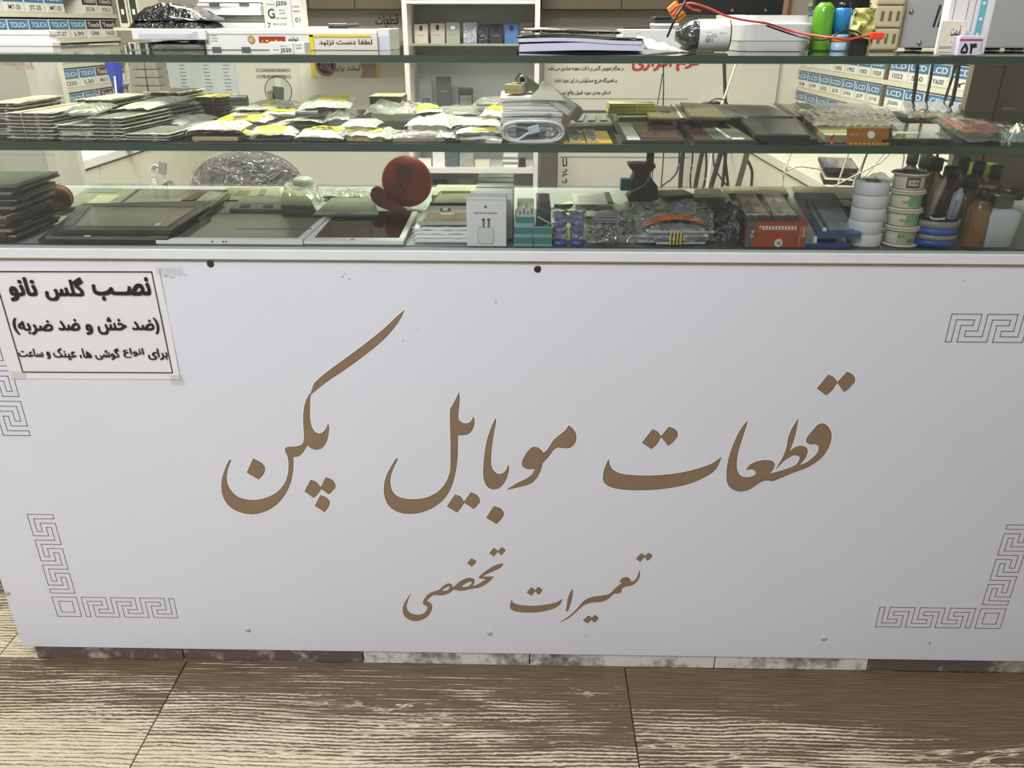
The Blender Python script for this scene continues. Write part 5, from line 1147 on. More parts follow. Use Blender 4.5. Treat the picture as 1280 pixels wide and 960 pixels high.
# loose packets --------------------------------------------------------------------
def packet(label, px0, px1, ytop, ybot, dz, h, kind='yellow', content=None, band=(.1, .8, .08, .4), rz=0, text=None, dmax=.2, curl=0, name='parts_packet', roll=0):
    base = zm+dz
    p0, p1 = atZ(px0, ybot, base), atZ(px1, ybot, base); w = p1.x-p0.x; Y = p0.y
    dp = max(.04, min(dmax, atZ((px0+px1)/2, ytop, base+h*.8).y-Y))
    t = thing(name, label, 'packet', ((p0.x+p1.x)/2, max(Y, .013), base+.0004), rz+.16*sin(px0*1.7+ybot))
    sd = (px0*13+ybot*7) % 97
    def f(u, v, lift=0.0):
        n = mnoise.noise(Vector((u*3.2, v*2.6, sd)))*.5+mnoise.noise(Vector((u*8, v*7, sd)))*.28+mnoise.noise(Vector((u*19, v*15, sd)))*.12
        e = min(1, 6*u+.15, 6*(1-u)+.15)*min(1, 5*v+.2, 5*(1-v)+.2)
        z = h*(.22+.78*e**.6)*(.86+.45*n)
        z += curl*(max(0, .35-v)/.35)**2
        return (-w/2+w*u+.006*n*(abs(u-.5)*2)**3, dp*v+.008*n*(abs(v-.5)*2)**3, max(.0003, z)+lift)
    fm = {'yellow': m_milky, 'white': P('white pouch', 'DEDCCF', .4, var=.06, bump=.6, bscale=60, bdist=.004), 'clear': m_clr, 'milky': m_milky}[kind]
    MB().grid(f, 18, 14).build('film', fm, t)
    if content: MB().box(-w*.38, w*.38, dp*.10, dp*.85, .0003, h*.42, bev=.002).build('contents', content, t)
    if kind == 'yellow':
        u0, u1, v0, v1 = band
        MB().grid(lambda u, v: f(u0+(u1-u0)*u, v0+(v1-v0)*v, .0007), 12, 5).build('yellow_print', m_yel2, t)
        if text:
            mb = MB(); vs, fs = text_mesh(text, .02); xs_ = [q.x for q in vs]; ys_ = [q.y for q in vs]
            mb.add([f(u0+(u1-u0)*(.25+.5*(q.x-min(xs_))/(max(xs_)-min(xs_))), v0+(v1-v0)*(.25+.5*(q.y-min(ys_))/(max(ys_)-min(ys_))), .0012) for q in vs], fs); mb.build('printed_text', m_ink, t)
    if roll: 
        MB().cyl((-w*.5, dp*.2, h*.9+roll), (-w*.1, dp*.25, h*.9+roll), roll, 18).build('rolled_flap', m_clr, t)
    return t
m_yel2 = P('packet yellow', 'E8D63A', .4, var=.06)
m_cg = P('grey flex parts', '6A6C62', .5, var=.35, vscale=90)
m_ck = P('black flex parts', '2E302C', .4, var=.4, vscale=70)
m_ct = P('tan flex parts', 'A99A72', .5, var=.3, vscale=90)
m_cw = P('white flex parts', 'C9C8BC', .5, var=.2, vscale=60)
PK = [
 ('yellow printed packet with a black triangle at front of middle shelf', 226, 305, 160, 178.5, 0, .016, 'yellow', m_ct, (.5, .98, .05, .5), .0, 'CANON ▲', .01),
 ('packet with a thin yellow edge behind the triangle packet', 266, 333, 140, 157, .014, .014, 'yellow', m_cg, (.05, .9, .02, .3), -.05, None, 0),
 ('curled clear packet with a dark strip above the yellow edged one', 232, 300, 150, 168, .012, .012, 'milky', m_ck, None, .1, None, 0),
 ('packet with black roll and small yellow end at the back', 288, 347, 124, 142, .026, .012, 'yellow', m_ck, (.58, .75, .1, .6), 0, None, 0),
 ('milky packet with a yellow foot strip left of the dark torn one', 311, 372, 151, 171, .004, .012, 'yellow', m_cw, (.2, .75, .02, .25), .05, None, 0),
 ('packet with yellow wave print under the round phone picture', 322, 394, 132, 147, .022, .011, 'yellow', m_cw, (.05, .6, .08, .55), -.1, '★ ★', 0),
 ('front packet with bright yellow band and black curl', 309, 368, 164, 179.5, 0, .012, 'yellow', m_ck, (.1, .75, .03, .4), .08, None, .004),
 ('packet with black hump and yellow arch at the top of heap', 373, 438, 118, 140, .034, .013, 'yellow', m_ck, (.3, .9, .3, .8), 0, None, 0),
 ('wide front packet with lettered yellow band', 363, 428, 157, 180, 0, .017, 'yellow', m_cg, (.12, .82, .25, .62), 0, 'SUPER AAA', 0),
 ('torn milky packet with a dark underside in the middle of heap', 347, 400, 145, 161, .012, .012, 'milky', m_ck, None, -.12, None, .006),
 ('clear bag of stacked grey flexes below the yellow arch', 405, 442, 133, 160, .012, .026, 'clear', m_cg, None, .05, None, 0),
 ('pale packet with an arched yellow band right of lettered one', 418, 484, 158, 180.5, 0, .019, 'yellow', m_ct, (.15, .85, .1, .42), -.04, None, 0),
 ('milky bag behind the arched yellow packet', 424, 470, 148, 163, .016, .012, 'milky', m_cw, None, .1, None, 0),
 ('clear bulging bag tied with pale band under the tan box', 452, 532, 128, 153, .014, .03, 'clear', m_cw, None, 0, None, 0),
 ('small packet with dark yellow stripe under the leaning dark case', 522, 556, 129, 145, .026, .012, 'yellow', m_ck, (.05, .9, .1, .6), .1, None, 0),
 ('clear crumpled bag with a red brown spot at the front', 478, 572, 163, 180.5, 0, .016, 'clear', P('mixed red brown parts', '9C8F80', .4, var=.35, vscale=60), None, .02, None, 0),
 ('milky peaked bag in the centre of the heap', 502, 566, 143, 164, .014, .018, 'milky', m_cw, None, -.2, None, 0),
 ('small clear bag with black connector at the front', 540, 572, 160, 181, 0, .017, 'clear', m_ck, None, .0, None, 0),
 ('long flat clear bag lying behind the white pouches', 538, 604, 131, 147, .022, .009, 'clear', m_mgrey, None, .05, None, 0),
 ('white padded pouch, upper one left of the cable packs', 566, 625, 147, 160, .02, .009, 'white', None, None, 0, None, 0),
 ('white pouch with yellow pencil stripe left of the cable packs', 569, 626, 159, 172, .010, .011, 'yellow', m_cw, (.35, .95, .05, .18), 0, None, 0),
 ('white pouch lowest at the front left of the cable packs', 565, 627, 166, 181.5, 0, .011, 'white', None, None, 0, None, 0),
 ('small packet with lettered yellow arch touching the cable packs', 598, 626, 131, 150, .028, .013, 'yellow', m_cw, (.15, .95, .3, .7), 0, None, 0),
 ('clear bag with silver streaks at the back of the heap', 590, 626, 120, 134, .036, .008, 'clear', m_mgrey, None, 0, None, 0),
 ('milky bag at left of the banded dark stack', 207, 262, 148, 170, 0, .012, 'milky', m_cg, None, -.1, None, 0),
 ('crumpled clear bag left of the small yellow banded stack', 60, 104, 128, 150, .034, .012, 'clear', m_cw, None, .1, None, 0),
 ('crumpled milky bag over the black rounded stack', 143, 186, 117, 140, .034, .01, 'milky', m_ct, None, .05, None, 0),
 ('flat milky sleeve between the grey stacks', 178, 232, 142, 160, .004, .014, 'milky', m_cg, None, -.1, None, 0)]
for a in PK:
    lb, x0, x1, yt, yb_, dz, h, kd, ct, bd_, rz, tx, cu = a
    packet(lb, x0, x1, yt, yb_, dz, h, kd, ct, bd_ or (.1, .8, .1, .4), rz, tx, curl=cu)
for lb, px, py, dz, l, r, m in (('dark rolled flex in a clear packet at the back of heap', 300, 133, .04, .025, .008, m_ck), ('small clear roll at right end of the triangle packet', 303, 158, .012, .018, .007, m_clr), ('grey rolled strip lying across the torn packet', 384, 146, .034, .032, .004, m_cg)):
    p = atZ(px, py, zm+dz); t = thing('rolled_strip', lb, 'roll', p, .1); MB().cyl((-l/2, 0, r), (l/2, 0, r), r, 16).build('roll', m, t); MB().box(-l/2, l/2, -r*.3, r*.3, 2*r-.0002, 2*r+.0004).build('end_tape', m_clr, t)
# tan box on the clear bag
t, w, h = fbox('tan_box', 'tan cardboard box tied with yellow rubber bands on the heap', 'box', P('tan card', '9A8654', .6, var=.15), 462, 502, 121, 131, .30, .07, bev=.001)
MB().box(-w/2-.0006, w/2+.0006, -.0006, .0706, h-.0003, h+.0006).build('pale_lid', P('box pale', 'C4BC98', .5), t)
for u in (-.18, .02): MB().box(w*u, w*u+.002, -.0012, .071, -.0004, h+.0012).build('rubber_band', m_yband, t)
# white cable packs ------------------------------------------------------------------
WP = P('white pleated pack', 'F2F1EE', .4, var=.04)
Yw = .016
zb1 = zm
pk0, pk1 = atY(626, 150, Yw).x, atY(704, 150, Yw).x
ytops = atY(660, 122, Yw).z-zm
nl = 9
for k in range(nl):
    lb = 'white cable sleeve in the tall white pile, %s' % ('topmost' if k == nl-1 else 'lowest' if k == 0 else ordn[nl-1-k]+' from top')
    sx = .0015*sin(k*1.3)
    t = thing('cable_sleeve', lb, 'sleeve', ((pk0+pk1)/2+sx, Yw+.032+.002*sin(k*2.1), zm+k*ytops/nl+.0003), .02*sin(k*1.7), 'white cable sleeves piled behind the coiled cable pack')
    w = pk1-pk0; tk = ytops/nl
    MB().grid(lambda u, v: (-w/2+w*u, .12*v, tk*.86*(1-.25*abs(2*v-1)**3)+.0012*sin(u*pi)*(k > 4)), 10, 4, thick=tk*.8).build('pouch', WP, t)
    MB().box(-w/2+.0, w/2-.001, -.0008, .0, tk*.2, tk*.5).build('fold', P('fold grey', 'D8D6D2', .5), t)
    if k in (4, 5): print_on(t, ('Li6', 'usb')[k-4], m_ink2, .7, .82, -.1, .7, w, tk*.9, .02, y=-.0012)
cp = thing('cable_pack', 'oval clear pack with a coiled white charging cable', 'cable', (atZ(666, 181.5, zm).x, atZ(666, 181.5, zm).y+.001, zm))
w = atZ(706, 181, zm).x-atZ(626, 181, zm).x; h = atY(666, 150, cp.location.y).z-zm
def stad(t_, rx, rz_):
    a = 2*pi*t_; return Vector((math.copysign(abs(cos(a))**.62, cos(a))*rx, 0, math.copysign(abs(sin(a))**.8, sin(a))*rz_))
for nm, mat, rr_, rt, yo in (('outer_ring', film('milky ring', haze=.62, rough=.2, bump=.2, milk=(.88, .9, .9)), 1.0, .0022, 0), ('inner_ring', film('milky ring'), .9, .0016, .006), ('rear_ring', film('milky ring'), .98, .0022, .026)):
    MB().tube([stad(i/40, (w/2-.002)*rr_, (h/2-.002)*rr_)+Vector((0, yo, h/2)) for i in range(41)], rt, 8, sub=1).build(nm, mat, cp)
MB().grid(lambda u, v: tuple(stad(u, w/2-.001, h/2-.0012)+Vector((0, .026*v, h/2))), 40, 2).build('wall', film('milky wall', haze=.5, rough=.2, bump=.4, milk=(.86, .88, .88)), cp)
MB().box(-w*.27, w*.1, .012, .02, h*.22, h*.85, bev=.002).build('dark_card', P('slate card', '56646E', .4, var=.2, vscale=90), cp)
MB().box(-w*.02, w*.16, .001, .009, h*.4, h*.72, T(0, 0, 0) @ Ry(-.25), .001).build('usb_plug', P('plug pale blue', 'C6D6E2', .35), cp)
MB().tube([(0, .005, h*.5), (-w*.1, .004, h*.38), (-w*.2, .003, h*.2), (-w*.32, .004, h*.12), (-w*.4, .008, h*.3), (-w*.38, .012, h*.6), (-w*.2, .012, h*.66), (0, .01, h*.52)], .0019, 8).build('cord', P('cord pale blue', 'C3CFDA', .4), cp)
MB().box(w*.2, w*.36, .008, .016, h*.25, h*.7, None, .003).build('silver_fold', P('foil grey', 'B8BCBA', .25, metal=.5, bump=1, bscale=120, bdist=.004), cp)
# tan boxes and grey case on the pile
zp = zm+ytops
t = thing('tan_carton', 'small tan and cream carton on the white cable sleeves', 'carton', (atY(641, 125, Yw+.04).x, Yw+.036, zp+.0022), -.25)
MB().prism([(-.012, 0), (.012, 0), (.014, .012), (-.013, .012)], -.05, 0, Rx(pi/2)).build('body', P('carton cream', 'C9BE94', .5, var=.08), t); MB().box(-.0121, .0121, -.0006, -.0001, .0005, .006).build('tan_end', P('tan end', 'C09A52', .5), t); MB().box(-.009, .003, .012, .03, .0121, .0126).build('print', P('print brown', '8C7C58', .6), t)
gc = thing('grey_case', 'long grey flat case leaning over the white cable sleeves', 'case', atY(700, 128, Yw+.03))
A, B = atY(676, 99, Yw+.03), atY(727, 136, Yw+.03); 
dv = (B-A); ln = dv.length; ang = math.atan2(-dv.z, dv.x)
MB().box(-ln/2, ln/2, 0, .06, -.009, .009, Ry(ang), .0015).build('body', P('case grey', '98978C', .4, var=.08), gc)
MB().box(-ln/2+.002, ln/2-.016, -.0012, -.0001, -.0085, -.001, Ry(ang)).build('lighter_face', P('case pale grey', 'C6C5BA', .4), gc)
MB().box(ln/2-.013, ln/2+.0004, -.0014, .0602, -.0094, .0094, Ry(ang), .001).build('dark_end', P('case dark end', '55574C', .4), gc)
pc_ = thing('white_card', 'white folded card propped under the grey case', 'card', atY(680, 124, Yw+.025))
MB().prism([(-.022, .0), (.03, -.002), (.004, .026)], -.002, 0, Rx(pi/2)).build('sheet', P('card pale', 'D6D5C6', .5), pc_)
gd = thing('metal_gadget', 'small olive metal gadget with ring at the top of grey case', 'gadget', atY(660, 105, Yw+.05))
MB().box(-.02, .016, 0, .018, -.006, .007, Ry(.55), .002).build('body', P('olive metal', '6E6E52', .35, metal=.5), gd); MB().lathe([(.0065, 0), (.0065, .002), (.004, .002), (.004, 0)], 18, T(-.008, -.0004, .006) @ Rx(pi/2)).build('ring', m_steel, gd)
# gold card with camera strips ----------------------------------------------------------
def quad_thing(name, label, cat, px, z, tk, mat, part='body', group=None, **k):
    """flat thing from the four corners where it lies: front left, front right, back right, back left"""
    ps_ = [atZ(*p, z) for p in px]; o = ps_[0]
    t = thing(name, label, cat, (o.x, o.y, z+.0003), 0, group)
    pl_ = [(p.x-o.x, p.y-o.y) for p in ps_]
    MB().prism(pl_, 0, tk).build(part, mat, t)
    return t, pl_
def sub(pl_, u0, u1, v0, v1):
    def q(u, v):
        a = Vector(pl_[0]).lerp(Vector(pl_[1]), u); b = Vector(pl_[3]).lerp(Vector(pl_[2]), u); return tuple(a.lerp(b, v))
    return [q(u0, v0), q(u1, v0), q(u1, v1), q(u0, v1)]
def inset(t, pl_, u0, u1, v0, v1, z0, z1, mat, name): return MB().prism(sub(pl_, u0, u1, v0, v1), z0, z1).build(name, mat, t)
m_gold2 = P('gold card', 'D0A94A', .4, var=.05)
t, pl_ = quad_thing('gold_card', 'gold card holding two silver camera strips', 'card', [(705, 182.3), (767, 182.3), (758, 165), (702, 165)], zm, .0015, m_gold2)
for u in (.12, .48):
    m_ = MB().prism(sub(pl_, u, u+.24, .04, .98), .0016, .004).build('camera_strip', P('strip silver', 'C2BFAA', .3, metal=.3, var=.2, vscale=120), t)
    for k in range(5): MB().prism(sub(pl_, u+.03, u+.21, .22+.15*k, .32+.15*k), .0041, .005).build('chip', P('chip olive', '84826A', .4, var=.2), m_)
    MB().prism(sub(pl_, u+.09, u+.18, .07, .15), .0041, .0046).build('lens', m_dark, m_)
    MB().prism(sub(pl_, u-.02, u-.005, .0, .98), .0016, .003).build('dark_edge', m_dark, t)
t, pl_ = quad_thing('connector_tray', 'grey tray of small connectors behind the gold card', 'tray', [(708, 163.5), (766, 162), (760, 146), (722, 146)], zm, .006, P('grey tray', '77786C', .4, var=.15))
for k in range(3): inset(t, pl_, .12+.3*k, .3+.3*k, .3, .85, .0062, .0085, m_mgrey, 'connector')
inset(t, pl_, .35, .5, .02, .1, .0061, .0075, m_white, 'white_tag')
# yellow green packs
for k in range(3):
    t, w, h = fbox('lime_pack', 'lime green flat pack behind the pale screen, %s of three' % ('lowest', 'middle', 'topmost')[k], 'pack', P('lime pack', 'B4B84A', .35, var=.12), 760+k, 823-1.5*k, 132.6-3.6*k, 136.2-3.6*k, .30, .05, base=None, group='lime packs piled on the middle shelf', bev=.001)
    t.location.z = zm+.0125+k*.0052
    MB().box(-w/2+w*.58, -w/2+w*.61, -.0008, .0505, -.0004, h+.0008).build('rubber_band', m_tape, t)
    if k == 2: MB().box(-w/2, w/2, .001, .049, h+.0009, h+.0015).build('clear_top', P('lime top', 'D6D89A', .3), t)
t, pl_ = quad_thing('pale_screen', 'pale olive screen glass under the lime packs', 'screen', [(773, 154.5), (812, 154), (805, 134), (764, 134)], zm, .010, P('olive tray', '8F906F', .25, var=.1)); inset(t, pl_, .02, .16, .05, .95, .0101, .0108, P('olive dark', '6E7058', .3), 'dark_edge'); inset(t, pl_, .2, .95, .08, .9, .0101, .0106, P('olive glass', 'A9AA84', .15), 'glass')
# screens
m_mar = P('maroon glass', '704E48', .14, coat=.4); m_gl = P('grey green glass', '959B8C', .1, var=.1, coat=.5); m_gl2 = P('blue grey glass', '8E9A98', .1, var=.08, coat=.5); m_tan = P('tan glass', 'A39B7C', .18, var=.1, coat=.3)
t, pl_ = quad_thing('phone_screen', 'dark phone screen with two maroon windows and a white label', 'screen', [(777, 179.8), (857, 180), (839, 156), (764, 155)], zm, .0045, P('screen black green', '363A34', .25))
inset(t, pl_, .09, .29, .06, .8, .0046, .0062, P('white module', 'C7CBC2', .3, var=.1, vscale=60), 'white_module'); inset(t, pl_, .33, .57, .1, .8, .0046, .0052, m_mar, 'maroon_window'); inset(t, pl_, .6, .93, .1, .8, .0046, .0052, m_mar, 'maroon_window'); inset(t, pl_, .09, .29, .0, .05, .0046, .006, m_white, 'white_edge')
t, pl_ = quad_thing('phone_screen', 'phone screen, maroon on one side and grey glass on the other', 'screen', [(868, 180.5), (948, 181.5), (902, 154), (846, 153.5)], zm, .005, P('screen black', '33332F', .3))
inset(t, pl_, .02, .30, .04, .95, .0051, .0056, m_mar, 'maroon_window'); inset(t, pl_, .33, .97, .04, .95, .0051, .0056, m_gl, 'glass'); inset(t, pl_, .62, .8, .02, .08, .0057, .0066, m_white, 'white_tab'); inset(t, pl_, .58, .62, .1, .7, .0057, .0063, m_white, 'white_strip')
inset(t, pl_, .45, .75, .7, 1.0, .0057, .0085, P('amber flex', '8A5E2C', .35, var=.3), 'amber_flex')
for i, (lb, q, dz, mm) in enumerate((('tan screen glass leaning near the lime packs', [(811, 151.5), (857, 151.5), (838, 135), (803, 132.5)], .012, m_tan), ('tan grey screen glass in the middle of the tan group', [(850, 151.5), (902, 152), (878, 135), (838, 132)], .012, m_gl),
     ('tan screen glass on top of the tan group', [(862, 149.5), (912, 150.5), (892, 132.5), (850, 130)], .018, m_tan), ('grey screen glass right of the tan group', [(902, 150), (928, 149.5), (905, 133), (880, 132)], .012, m_gl2))):
    t, pl_ = quad_thing('screen_glass', lb, 'screen', q, zm+dz, .003, P('screen brown edge', '5E5340', .35)); inset(t, pl_, .04, .96, .05, .95, .0031, .0036, mm, 'glass')
    if i == 0: inset(t, pl_, .45, .75, .4, .5, .0037, .0044, m_dark, 'dark_strip')
    if i == 1: inset(t, pl_, .02, .09, .02, .9, .0037, .0043, m_topc, 'pale_edge')
    st = thing('screen_wrap', 'folded clear wrap under '+lb.replace(' glass', '').replace(' group', ''), 'wrap', t.location-Vector((0, 0, dz)), 0, None); MB().prism(sub(pl_, .25, .75, .25, .75), .0002, dz-.0004).build('wrap', P('folded wrap', '9A988A', .4, var=.2, vscale=60), st)
for i in range(3):
    q = [(962, 182.2-3*i), (1034, 182.4-3*i), (992, 153-5*i), (930, 152-5*i)]
    t, pl_ = quad_thing('tablet_screen', 'black edged tablet screen in a neat pile, %s' % ('lowest', 'middle one', 'topmost with bluish glass')[i], 'screen', [(961, 182.2), (1034, 182.4), (992, 147), (914, 142)], zm+.0042*i, .0038, P('tablet black', '1F2120', .3), group='tablet screens piled on the middle shelf')
inset(t, pl_, .03, .97, .03, .97, .0039, .0044, P('blue grey dark glass', '4C5655', .12, coat=.2), 'glass'); inset(t, pl_, .3, .7, .05, .75, .0045, .0048, P('blue glass patch', '2F3C44', .12, coat=.2), 'glass_patch'); inset(t, pl_, .42, .72, .9, .94, .0045, .006, m_white, 'white_strip')
t, pl_ = quad_thing('screen_glass', 'wide pale blue screen glass behind the black edged pile', 'screen', [(935, 147), (992, 147), (960, 133), (902, 131.5)], zm+.013, .002, m_gl2); 
st = thing('foam_block', 'grey foam block under the pale blue screen glass', 'foam', t.location-Vector((0, 0, .013))); MB().prism(sub(pl_, .05, .95, .35, .95), .0002, .0128).build('foam', m_mgrey, st)
for i, (lb, q, dz) in enumerate((('grey green glass sheet at the back, left one of a pair', [(985, 147), (1035, 147), (1010, 132), (965, 131)], .006), ('grey green glass sheet at the back, under the bubble wrap', [(1010, 145), (1100, 145), (1085, 131), (990, 130)], .012))):
    t, pl_ = quad_thing('glass_sheet', lb, 'glass', q, zm+dz, .002, P('olive glass sheet', '85876F', .12, coat=.5)); inset(t, pl_, .03, .2, .05, .95, .0021, .0026, m_dgrey, 'dark_band')
    st = thing('foam_block', 'grey foam strip under the '+('left of the pair of glass sheets', 'glass sheet below the bubble wrap')[i], 'foam', t.location-Vector((0, 0, dz))); MB().prism(sub(pl_, .1, .9, .1, .9), .0002, dz-.0003).build('foam', m_mgrey, st)
# bubble wrap
m_bub = film('bubble wrap film', tint=(.97, .98, .93), haze=.32, rough=.1, bump=0, milk=(.78, .79, .70), gloss=1.6)
def bubble(name, label, q, z, hh, mat, seed=3, nx=44, ny=18, lump_=0.0, ba=.0022):
    ps_ = [atZ(*p, z) for p in q]; o = ps_[0]; t = thing(name, label, 'wrap', (o.x, o.y, z))
    pl_ = [Vector((p.x-o.x, p.y-o.y)) for p in ps_]
    def f(u, v):
        a = pl_[0].lerp(pl_[1], u); b = pl_[3].lerp(pl_[2], u); c = a.lerp(b, v)
        bb_ = abs(sin(u*nx*pi/4))*abs(sin(v*ny*pi/3.2+u*3))
        e = min(1, 8*u, 8*(1-u), 6*v, 6*(1-v))
        return (c.x+.002*mnoise.noise(Vector((u*9, v*9, seed))), c.y+.003*mnoise.noise(Vector((u*8, v*8, seed+5))), hh*(.35+.65*e**.5)+lump_*mnoise.noise(Vector((u*4, v*4, seed)))+ba*bb_)
    MB().grid(f, nx*2, ny*2).build('bubble_film', mat, t); return t
bubble('bubble_wrap', 'clear bubble wrap sheet lying over screens on the middle shelf', [(1016, 160.5), (1130, 161), (1112, 141), (996, 140)], zm+.012, .009, m_bub, lump_=.004)
t, pl_ = quad_thing('cream_screen', 'cream screen back under the front edge of the bubble wrap', 'screen', [(1030, 178.5), (1118, 179), (1105, 155), (1004, 155)], zm, .010, P('cream back', 'A9A37C', .4, var=.08)); inset(t, pl_, 0, 1, 0, .08, .0101, .0106, m_topc, 'pale_edge')
rf = thing('red_flex', 'small red flex tail at the corner of the black tablet pile', 'flex', atZ(1039, 181, zm)); MB().tube([(0, 0, .001), (.004, .004, .004), (-.001, .006, .010), (.004, .004, .0125)], .0022, 6).build('tail', P('flex red', 'B5544A', .4), rf)
# orange flex
of = thing('orange_flex', 'amber flex board with a white round sticker propped at the front', 'flex', atZ(1089, 182.8, zm), 0, None, (-.35, 0, 0))
w = atZ(1115, 182, zm).x-atZ(1060, 182, zm).x; h = .024
MB().box(-w/2, w/2, 0, .0012, 0, h, bev=.0005).build('board', P('amber board', 'A5671C', .3, var=.15, coat=.3), of); MB().lathe([(.0052, 0), (.0052, .0004)], 20, T(.003, -.0001, h*.6) @ Rx(pi/2)).build('round_sticker', m_white, of)
MB().box(w/2-.003, w/2+.001, -.0012, .002, h*.35, h).build('dark_edge', m_dark, of); print_on(of, 'FPC-10', m_topc, .08, .26, .55, .68, w, h, .01, y=-.0005)
for k in range(9): MB().box(-w/2+w*(.08+.1*k), -w/2+w*(.13+.1*k), -.0006, 0, .001, .003).build('gold_pad', m_yel, of)
for i in range(2):
    t, pl_ = quad_thing('dark_screen', 'dark rimmed screen at the right front, %s of two' % ('lower', 'upper with cream glass')[i], 'screen', [(1118, 183.2), (1212, 184.2), (1172, 158), (1104, 157)], zm+.004*i, .0036, P('tablet black', '1F2120', .3))
inset(t, pl_, .02, .98, .05, .97, .0037, .0042, P('cream grey glass', '8B8868', .1, coat=.5), 'glass'); inset(t, pl_, .08, .55, .3, .42, .0043, .0046, P('pale cream stripe', 'C9C6A0', .3), 'pale_stripe')  # cream glass with a pale stripe across it
m_bl_ = film('blue bubble film', tint=(.78, .92, .96), haze=.42, rough=.12, bump=0, milk=(.42, .58, .62), gloss=1.5); m_rd_ = film('red bubble film', tint=(.95, .62, .55), haze=.6, rough=.12, bump=0, milk=(.66, .26, .2), gloss=1.4)
bubble('bubble_bag', 'pale blue bubble bag under the red one', [(1208, 181), (1290, 182), (1262, 157), (1162, 155)], zm+.0, .012, m_bl_, 4, 40, 16, .0025, .0008)
bubble('bubble_bag', 'red bubble bag lying on the pale blue bag', [(1212, 169), (1264, 170), (1232, 152), (1170, 150)], zm+.0165, .007, m_rd_, 9, 40, 16, .0008, .0003)
fo = thing('foil_lump', 'crumpled silver foil lump at the end of the blue bag', 'foil', atZ(1279, 176, zm)); MB().grid(lambda u, v: (-.02+.04*u, .03*v, .024*(sin(pi*u)*sin(pi*v))**.5*(.8+.5*mnoise.noise(Vector((u*9, v*9, 1))))), 16, 12).build('foil', P('silver foil', 'C6C3B2', .2, metal=.7, bump=1, bscale=120, bdist=.004), fo)
bubble('clear_bag', 'clear bag of silver streaks behind the bubble wrap', [(1135, 150), (1210, 150), (1192, 130), (1128, 130)], zm+.004, .009, m_bub, 14, 14, 6, .002)
for k in range(5):
    a = atZ(1146+11*k, 150-2*(k % 2), zm+.002); t = thing('silver_strip', 'silver metal strip in the clear bag, %s from the bubble wrap' % ordn[k], 'strip', a, .5+.1*k, 'silver strips in the clear bag'); MB().box(-.003, .003, 0, .08, 0, .003, bev=.0006).build('strip', m_steel, t)
# knob on the taupe cabinet door
q = atY(1254, 134, DEP+.06); tcab = bpy.data.objects['side_partition.001']
MB().box(-.012, .012, -.02, -.0005, -.002, .002, T(q.x-tcab.location.x, 0, q.z), .0015).build('pull', m_steel, tcab)
# ================================================================ ON THE WHITE BOARD (LOWER COMPARTMENT)
zs = ZS+.0003
m_dk = P('digitizer black', '222220', .3, var=.25); m_dk2 = P('digitizer grey', '6E6F6A', .3, var=.2); m_dk3 = P('digitizer tan edge', '8E7A64', .4, var=.2); m_dk4 = P('digitizer brown', '3A2F29', .35, var=.3)
m_glass2 = P('dim green glass', '66705F', .12, var=.12, vscale=8, coat=.1, spec=.3); m_glass3 = P('pale green glass', '8E9680', .12, var=.08, vscale=8, coat=.1, spec=.35)
# tall stack of digitizers at the left end
xr_ = atZ(13, 303, zs).x
z_ = zs; kk = 16
for k in range(kk):
    tk = .0052; up = k >= 8
    sh = .004*sin(k*1.9)+(.012+.004*(k-8) if up else 0)
    m = [m_dk, m_dk3, m_dk4, m_dk3][k % 4] if not up else [m_dk, m_dk2, m_dk, m_dk2][k % 4]
    lb = 'tablet digitizer in the tall dark stack at the left end, %s' % ('topmost' if k == kk-1 else 'lowest' if k == 0 else ordn[kk-1-k]+' from the top')
    t = thing('digitizer', lb, 'digitizer', (xr_+.006*sin(k*2.3)-(.006 if up else 0), atZ(10, 303, zs).y+.006+sh+(.014 if up else 0), z_+.0002), (.0 if not up else .07)+.02*sin(k*1.1), 'tablet digitizers stacked at the left end')
    Lx = xr_-XL-.03
    MB().box(-Lx, 0, 0, .13, 0, tk*.72, bev=.0006).build('frame', m, t)
    MB().box(-Lx+.006, -.006, .006, .124, tk*.73, tk*.86).build('glass', m_glass2 if k == kk-1 else m_dk, t)
    if k % 3 == 1: MB().box(-.02, .0012, .03, .05, tk*.1, tk*.5).build('flex_tab', P('flex tab grey', 'A5A59C', .4), t)
    z_ += tk*.9
sp = thing('brown_reel', 'orange brown cable reel tucked behind the tall dark stack', 'reel', atZ(69, 267, zs)); MB().lathe([(.0, -.012), (.022, -.012), (.022, -.009), (.017, -.009), (.017, .009), (.022, .009), (.022, .012), (0, .012)], 24, T(0, .02, .0225) @ Rx(pi/2) @ Ry(.3)).build('reel', P('reel brown', '6E4022', .4), sp)
MB().lathe([(.0175, -.0085), (.0205, -.008), (.0205, .008), (.0175, .0085)], 24, T(0, .02, .0225) @ Rx(pi/2) @ Ry(.3)).build('wire', P('wire orange', '8F5426', .45, bump=.6, bscale=300), sp)
def frame_screen(label, q, dz, tk, fm, gm, name='tablet_digitizer', u=.08, v=.07, cat='screen', glass_u=None):
    t, pl_ = quad_thing(name, label, cat, q, zs+dz, tk, fm, 'frame'); u0, u1, v0, v1 = glass_u or (u, 1-u, v, 1-v)
    inset(t, pl_, u0, u1, v0, v1, tk+.0001, tk+.0006, gm, 'glass'); return t, pl_
